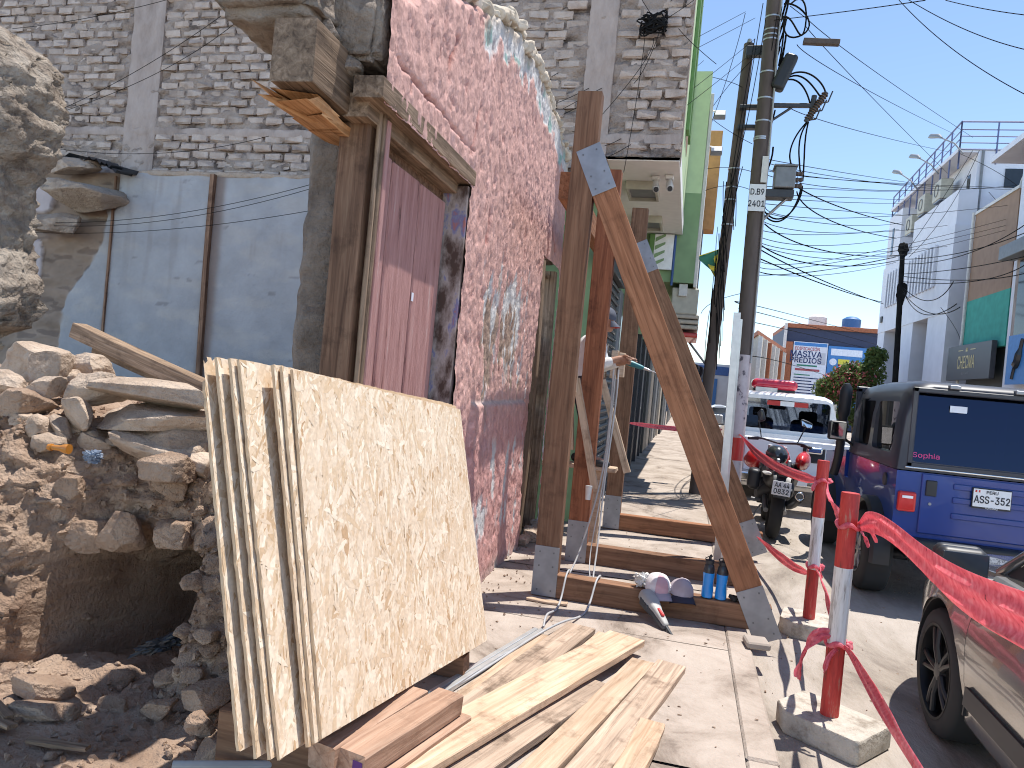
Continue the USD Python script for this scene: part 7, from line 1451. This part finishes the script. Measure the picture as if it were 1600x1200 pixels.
text_on(pp, 'EDIFICACIÓN', .24, 'poster_red', T(-.25, -.014, 1.72) @ FACE_S, True, .8); text_on(pp, 'MASIVA', .44, 'letter_navy', T(-.3, -.014, 1.22) @ FACE_S, True, .95); text_on(pp, 'PREDIOS', .40, 'letter_navy', T(-.3, -.014, .76) @ FACE_S, True, .95)
obj('green_band', box(-.9, .55, -.012, -.007, .50, .62), 'poster_green', po); obj('red_band', box(-1.0, .75, -.012, -.007, .15, .32), 'poster_red', po); obj('sketch', box(.55, 1.1, -.012, -.007, .7, 1.6), 'lilac_shadow', po)
for i in range(13):
    z = -.15 - .23 * i; obj('text_line', box(-1.05, (.1 if i in (0, 11) else .55 + .35 * math.sin(i * 2.1)), -.012, -.007, z - .05, z + .03), 'poster_green' if i in (0, 11) else 'letter_navy', po)
po = thing('poster', 'blue poster with yellow and white boxes at the street end', 'poster', (11.3, 60.0, 4.0)); obj('sheet', box(-1.3, 1.4, 0, .08, -2.6, 2.2), 'poster_blue', po)
for (x0, x1, z0, z1, mm) in ((-1.1, 1.1, 1.5, 2.0, 'poster_white'), (-.55, .25, .85, 1.25, 'poster_yellow'), (.75, 1.35, .65, 1.05, 'poster_yellow'), (-.6, .3, .1, .5, 'poster_white'), (.5, 1.3, .0, .35, 'poster_white'), (-.55, .7, -.5, -.1, 'poster_white'), (-.3, .9, -1.4, -.7, 'poster_green'), (-1.2, -.9, -.6, 0, 'brick_orange')): obj('text_box', box(x0, x1, -.012, -.003, z0, z1), mm, po)
for (x, z) in ((-.9, 1.0), (.45, .9)): obj('round_mark', tube([(x, -.004, z), (x, -.014, z)], .26, 16), 'poster_white', po)
lt = thing('pilastered_wall_building', 'beige walled building with reddish pilasters left of the posters', 'building')
obj('wall', prism([(3.6, 44), (6.7, 58), (6.7, 66), (3.4, 66)], -.1, 5.3, 'z'), 'beige_wall', lt)
for i in range(7):
    t = i / 6.5; obj('pilaster', box(-.12, .12, -.2, .02, 0, 5.2), 'brick_orange' if i % 3 == 2 else 'offwhite', lt, M=T(3.62 + 3.05 * t, 44 + 13.9 * t, 0) @ Rz(1.353))
obj('coping', prism([(3.5, 43.9), (6.75, 58), (6.75, 60), (3.4, 60)], 5.302, 5.55, 'z'), 'brick_orange', lt)
bl_ = thing('blue_shop', 'pale shop front with a blue band far behind the poles', 'building'); obj('wall', box(-.9, 3.3, 62, 68, -.1, 4.2), 'lilac_shadow', bl_); obj('white_band', box(-.9, 3.3, 61.95, 61.99, 3.3, 4.0), 'blue_paint_far', bl_); obj('shutter', box(.2, 2.2, 61.9, 61.94, 0, 3.0), 'tank_blue', bl_)

# flowering bush before the white building
mat('leaf', [(0.3, (0.07, 0.115, 0.03)), (0.5, (0.13, 0.19, 0.05)), (0.7, (0.21, 0.26, 0.09))], scale=3, R=0.6, translucent=0.3); plain('bloom', (0.55, 0.13, 0.14), R=0.7, var=0.3, scale=3)
bs = thing('flowering_bush', 'leafy bush with pink-red blossom in front of the posters', 'bush', (7.15, 34.5, -.15)); rg = np.random.default_rng(77)
tr = obj('trunk', G().tube([(0, 0, 0), (-.1, 0, 1.0), (-.4, 0, 2.2)], [.1, .08, .04], 8).tube([(0, 0, .8), (.2, 0, 2.4), (.4, .1, 3.6), (.5, .1, 4.3)], [.08, .06, .04, .02], 8).tube([(-.1, 0, 1.0), (-.9, -.1, 1.9)], [.05, .02], 8), 'old_beam', bs, smooth=50)
cl_ = [(-.3, 0, 2.9, .85), (-.9, -.1, 2.6, .7), (-.3, 0, 2.9, .85), (-.9, -.1, 2.6, .7), (.3, 0, 3.4, .6), (.55, .1, 4.1, .4), (-.5, .1, 3.2, .5), (.5, 0, 2.4, .7), (-1.4, -.1, 2.5, .45), (.6, -.2, 1.6, .7), (-.6, -.2, 1.6, .7)]
def leaves(n, size, cl, only=None):
    V, F = [], []
    for i in range(n):
        c = cl[rg.integers(len(cl))]; d = rg.normal(size=3); d /= np.linalg.norm(d); p = np.array(c[:3]) + d * c[3] * rg.uniform(.45, 1.12) * [1.1, 1, .95]
        a = rg.normal(size=3); a /= np.linalg.norm(a); b = np.cross(a, rg.normal(size=3)); b /= np.linalg.norm(b); s = size * rg.uniform(.6, 1.4)
        V += [p - a * s, p + b * s * .5, p + a * s, p - b * s * .5]; F += [[4 * i, 4 * i + 1, 4 * i + 2], [4 * i, 4 * i + 2, 4 * i + 3]]
    return np.array(V), np.array(F)
obj('crown', leaves(9000, .085, cl_), 'leaf', bs); obj('blossom', leaves(1900, .065, [cl_[i] for i in (0, 1, 2, 3, 0, 1)]), 'bloom', bs)
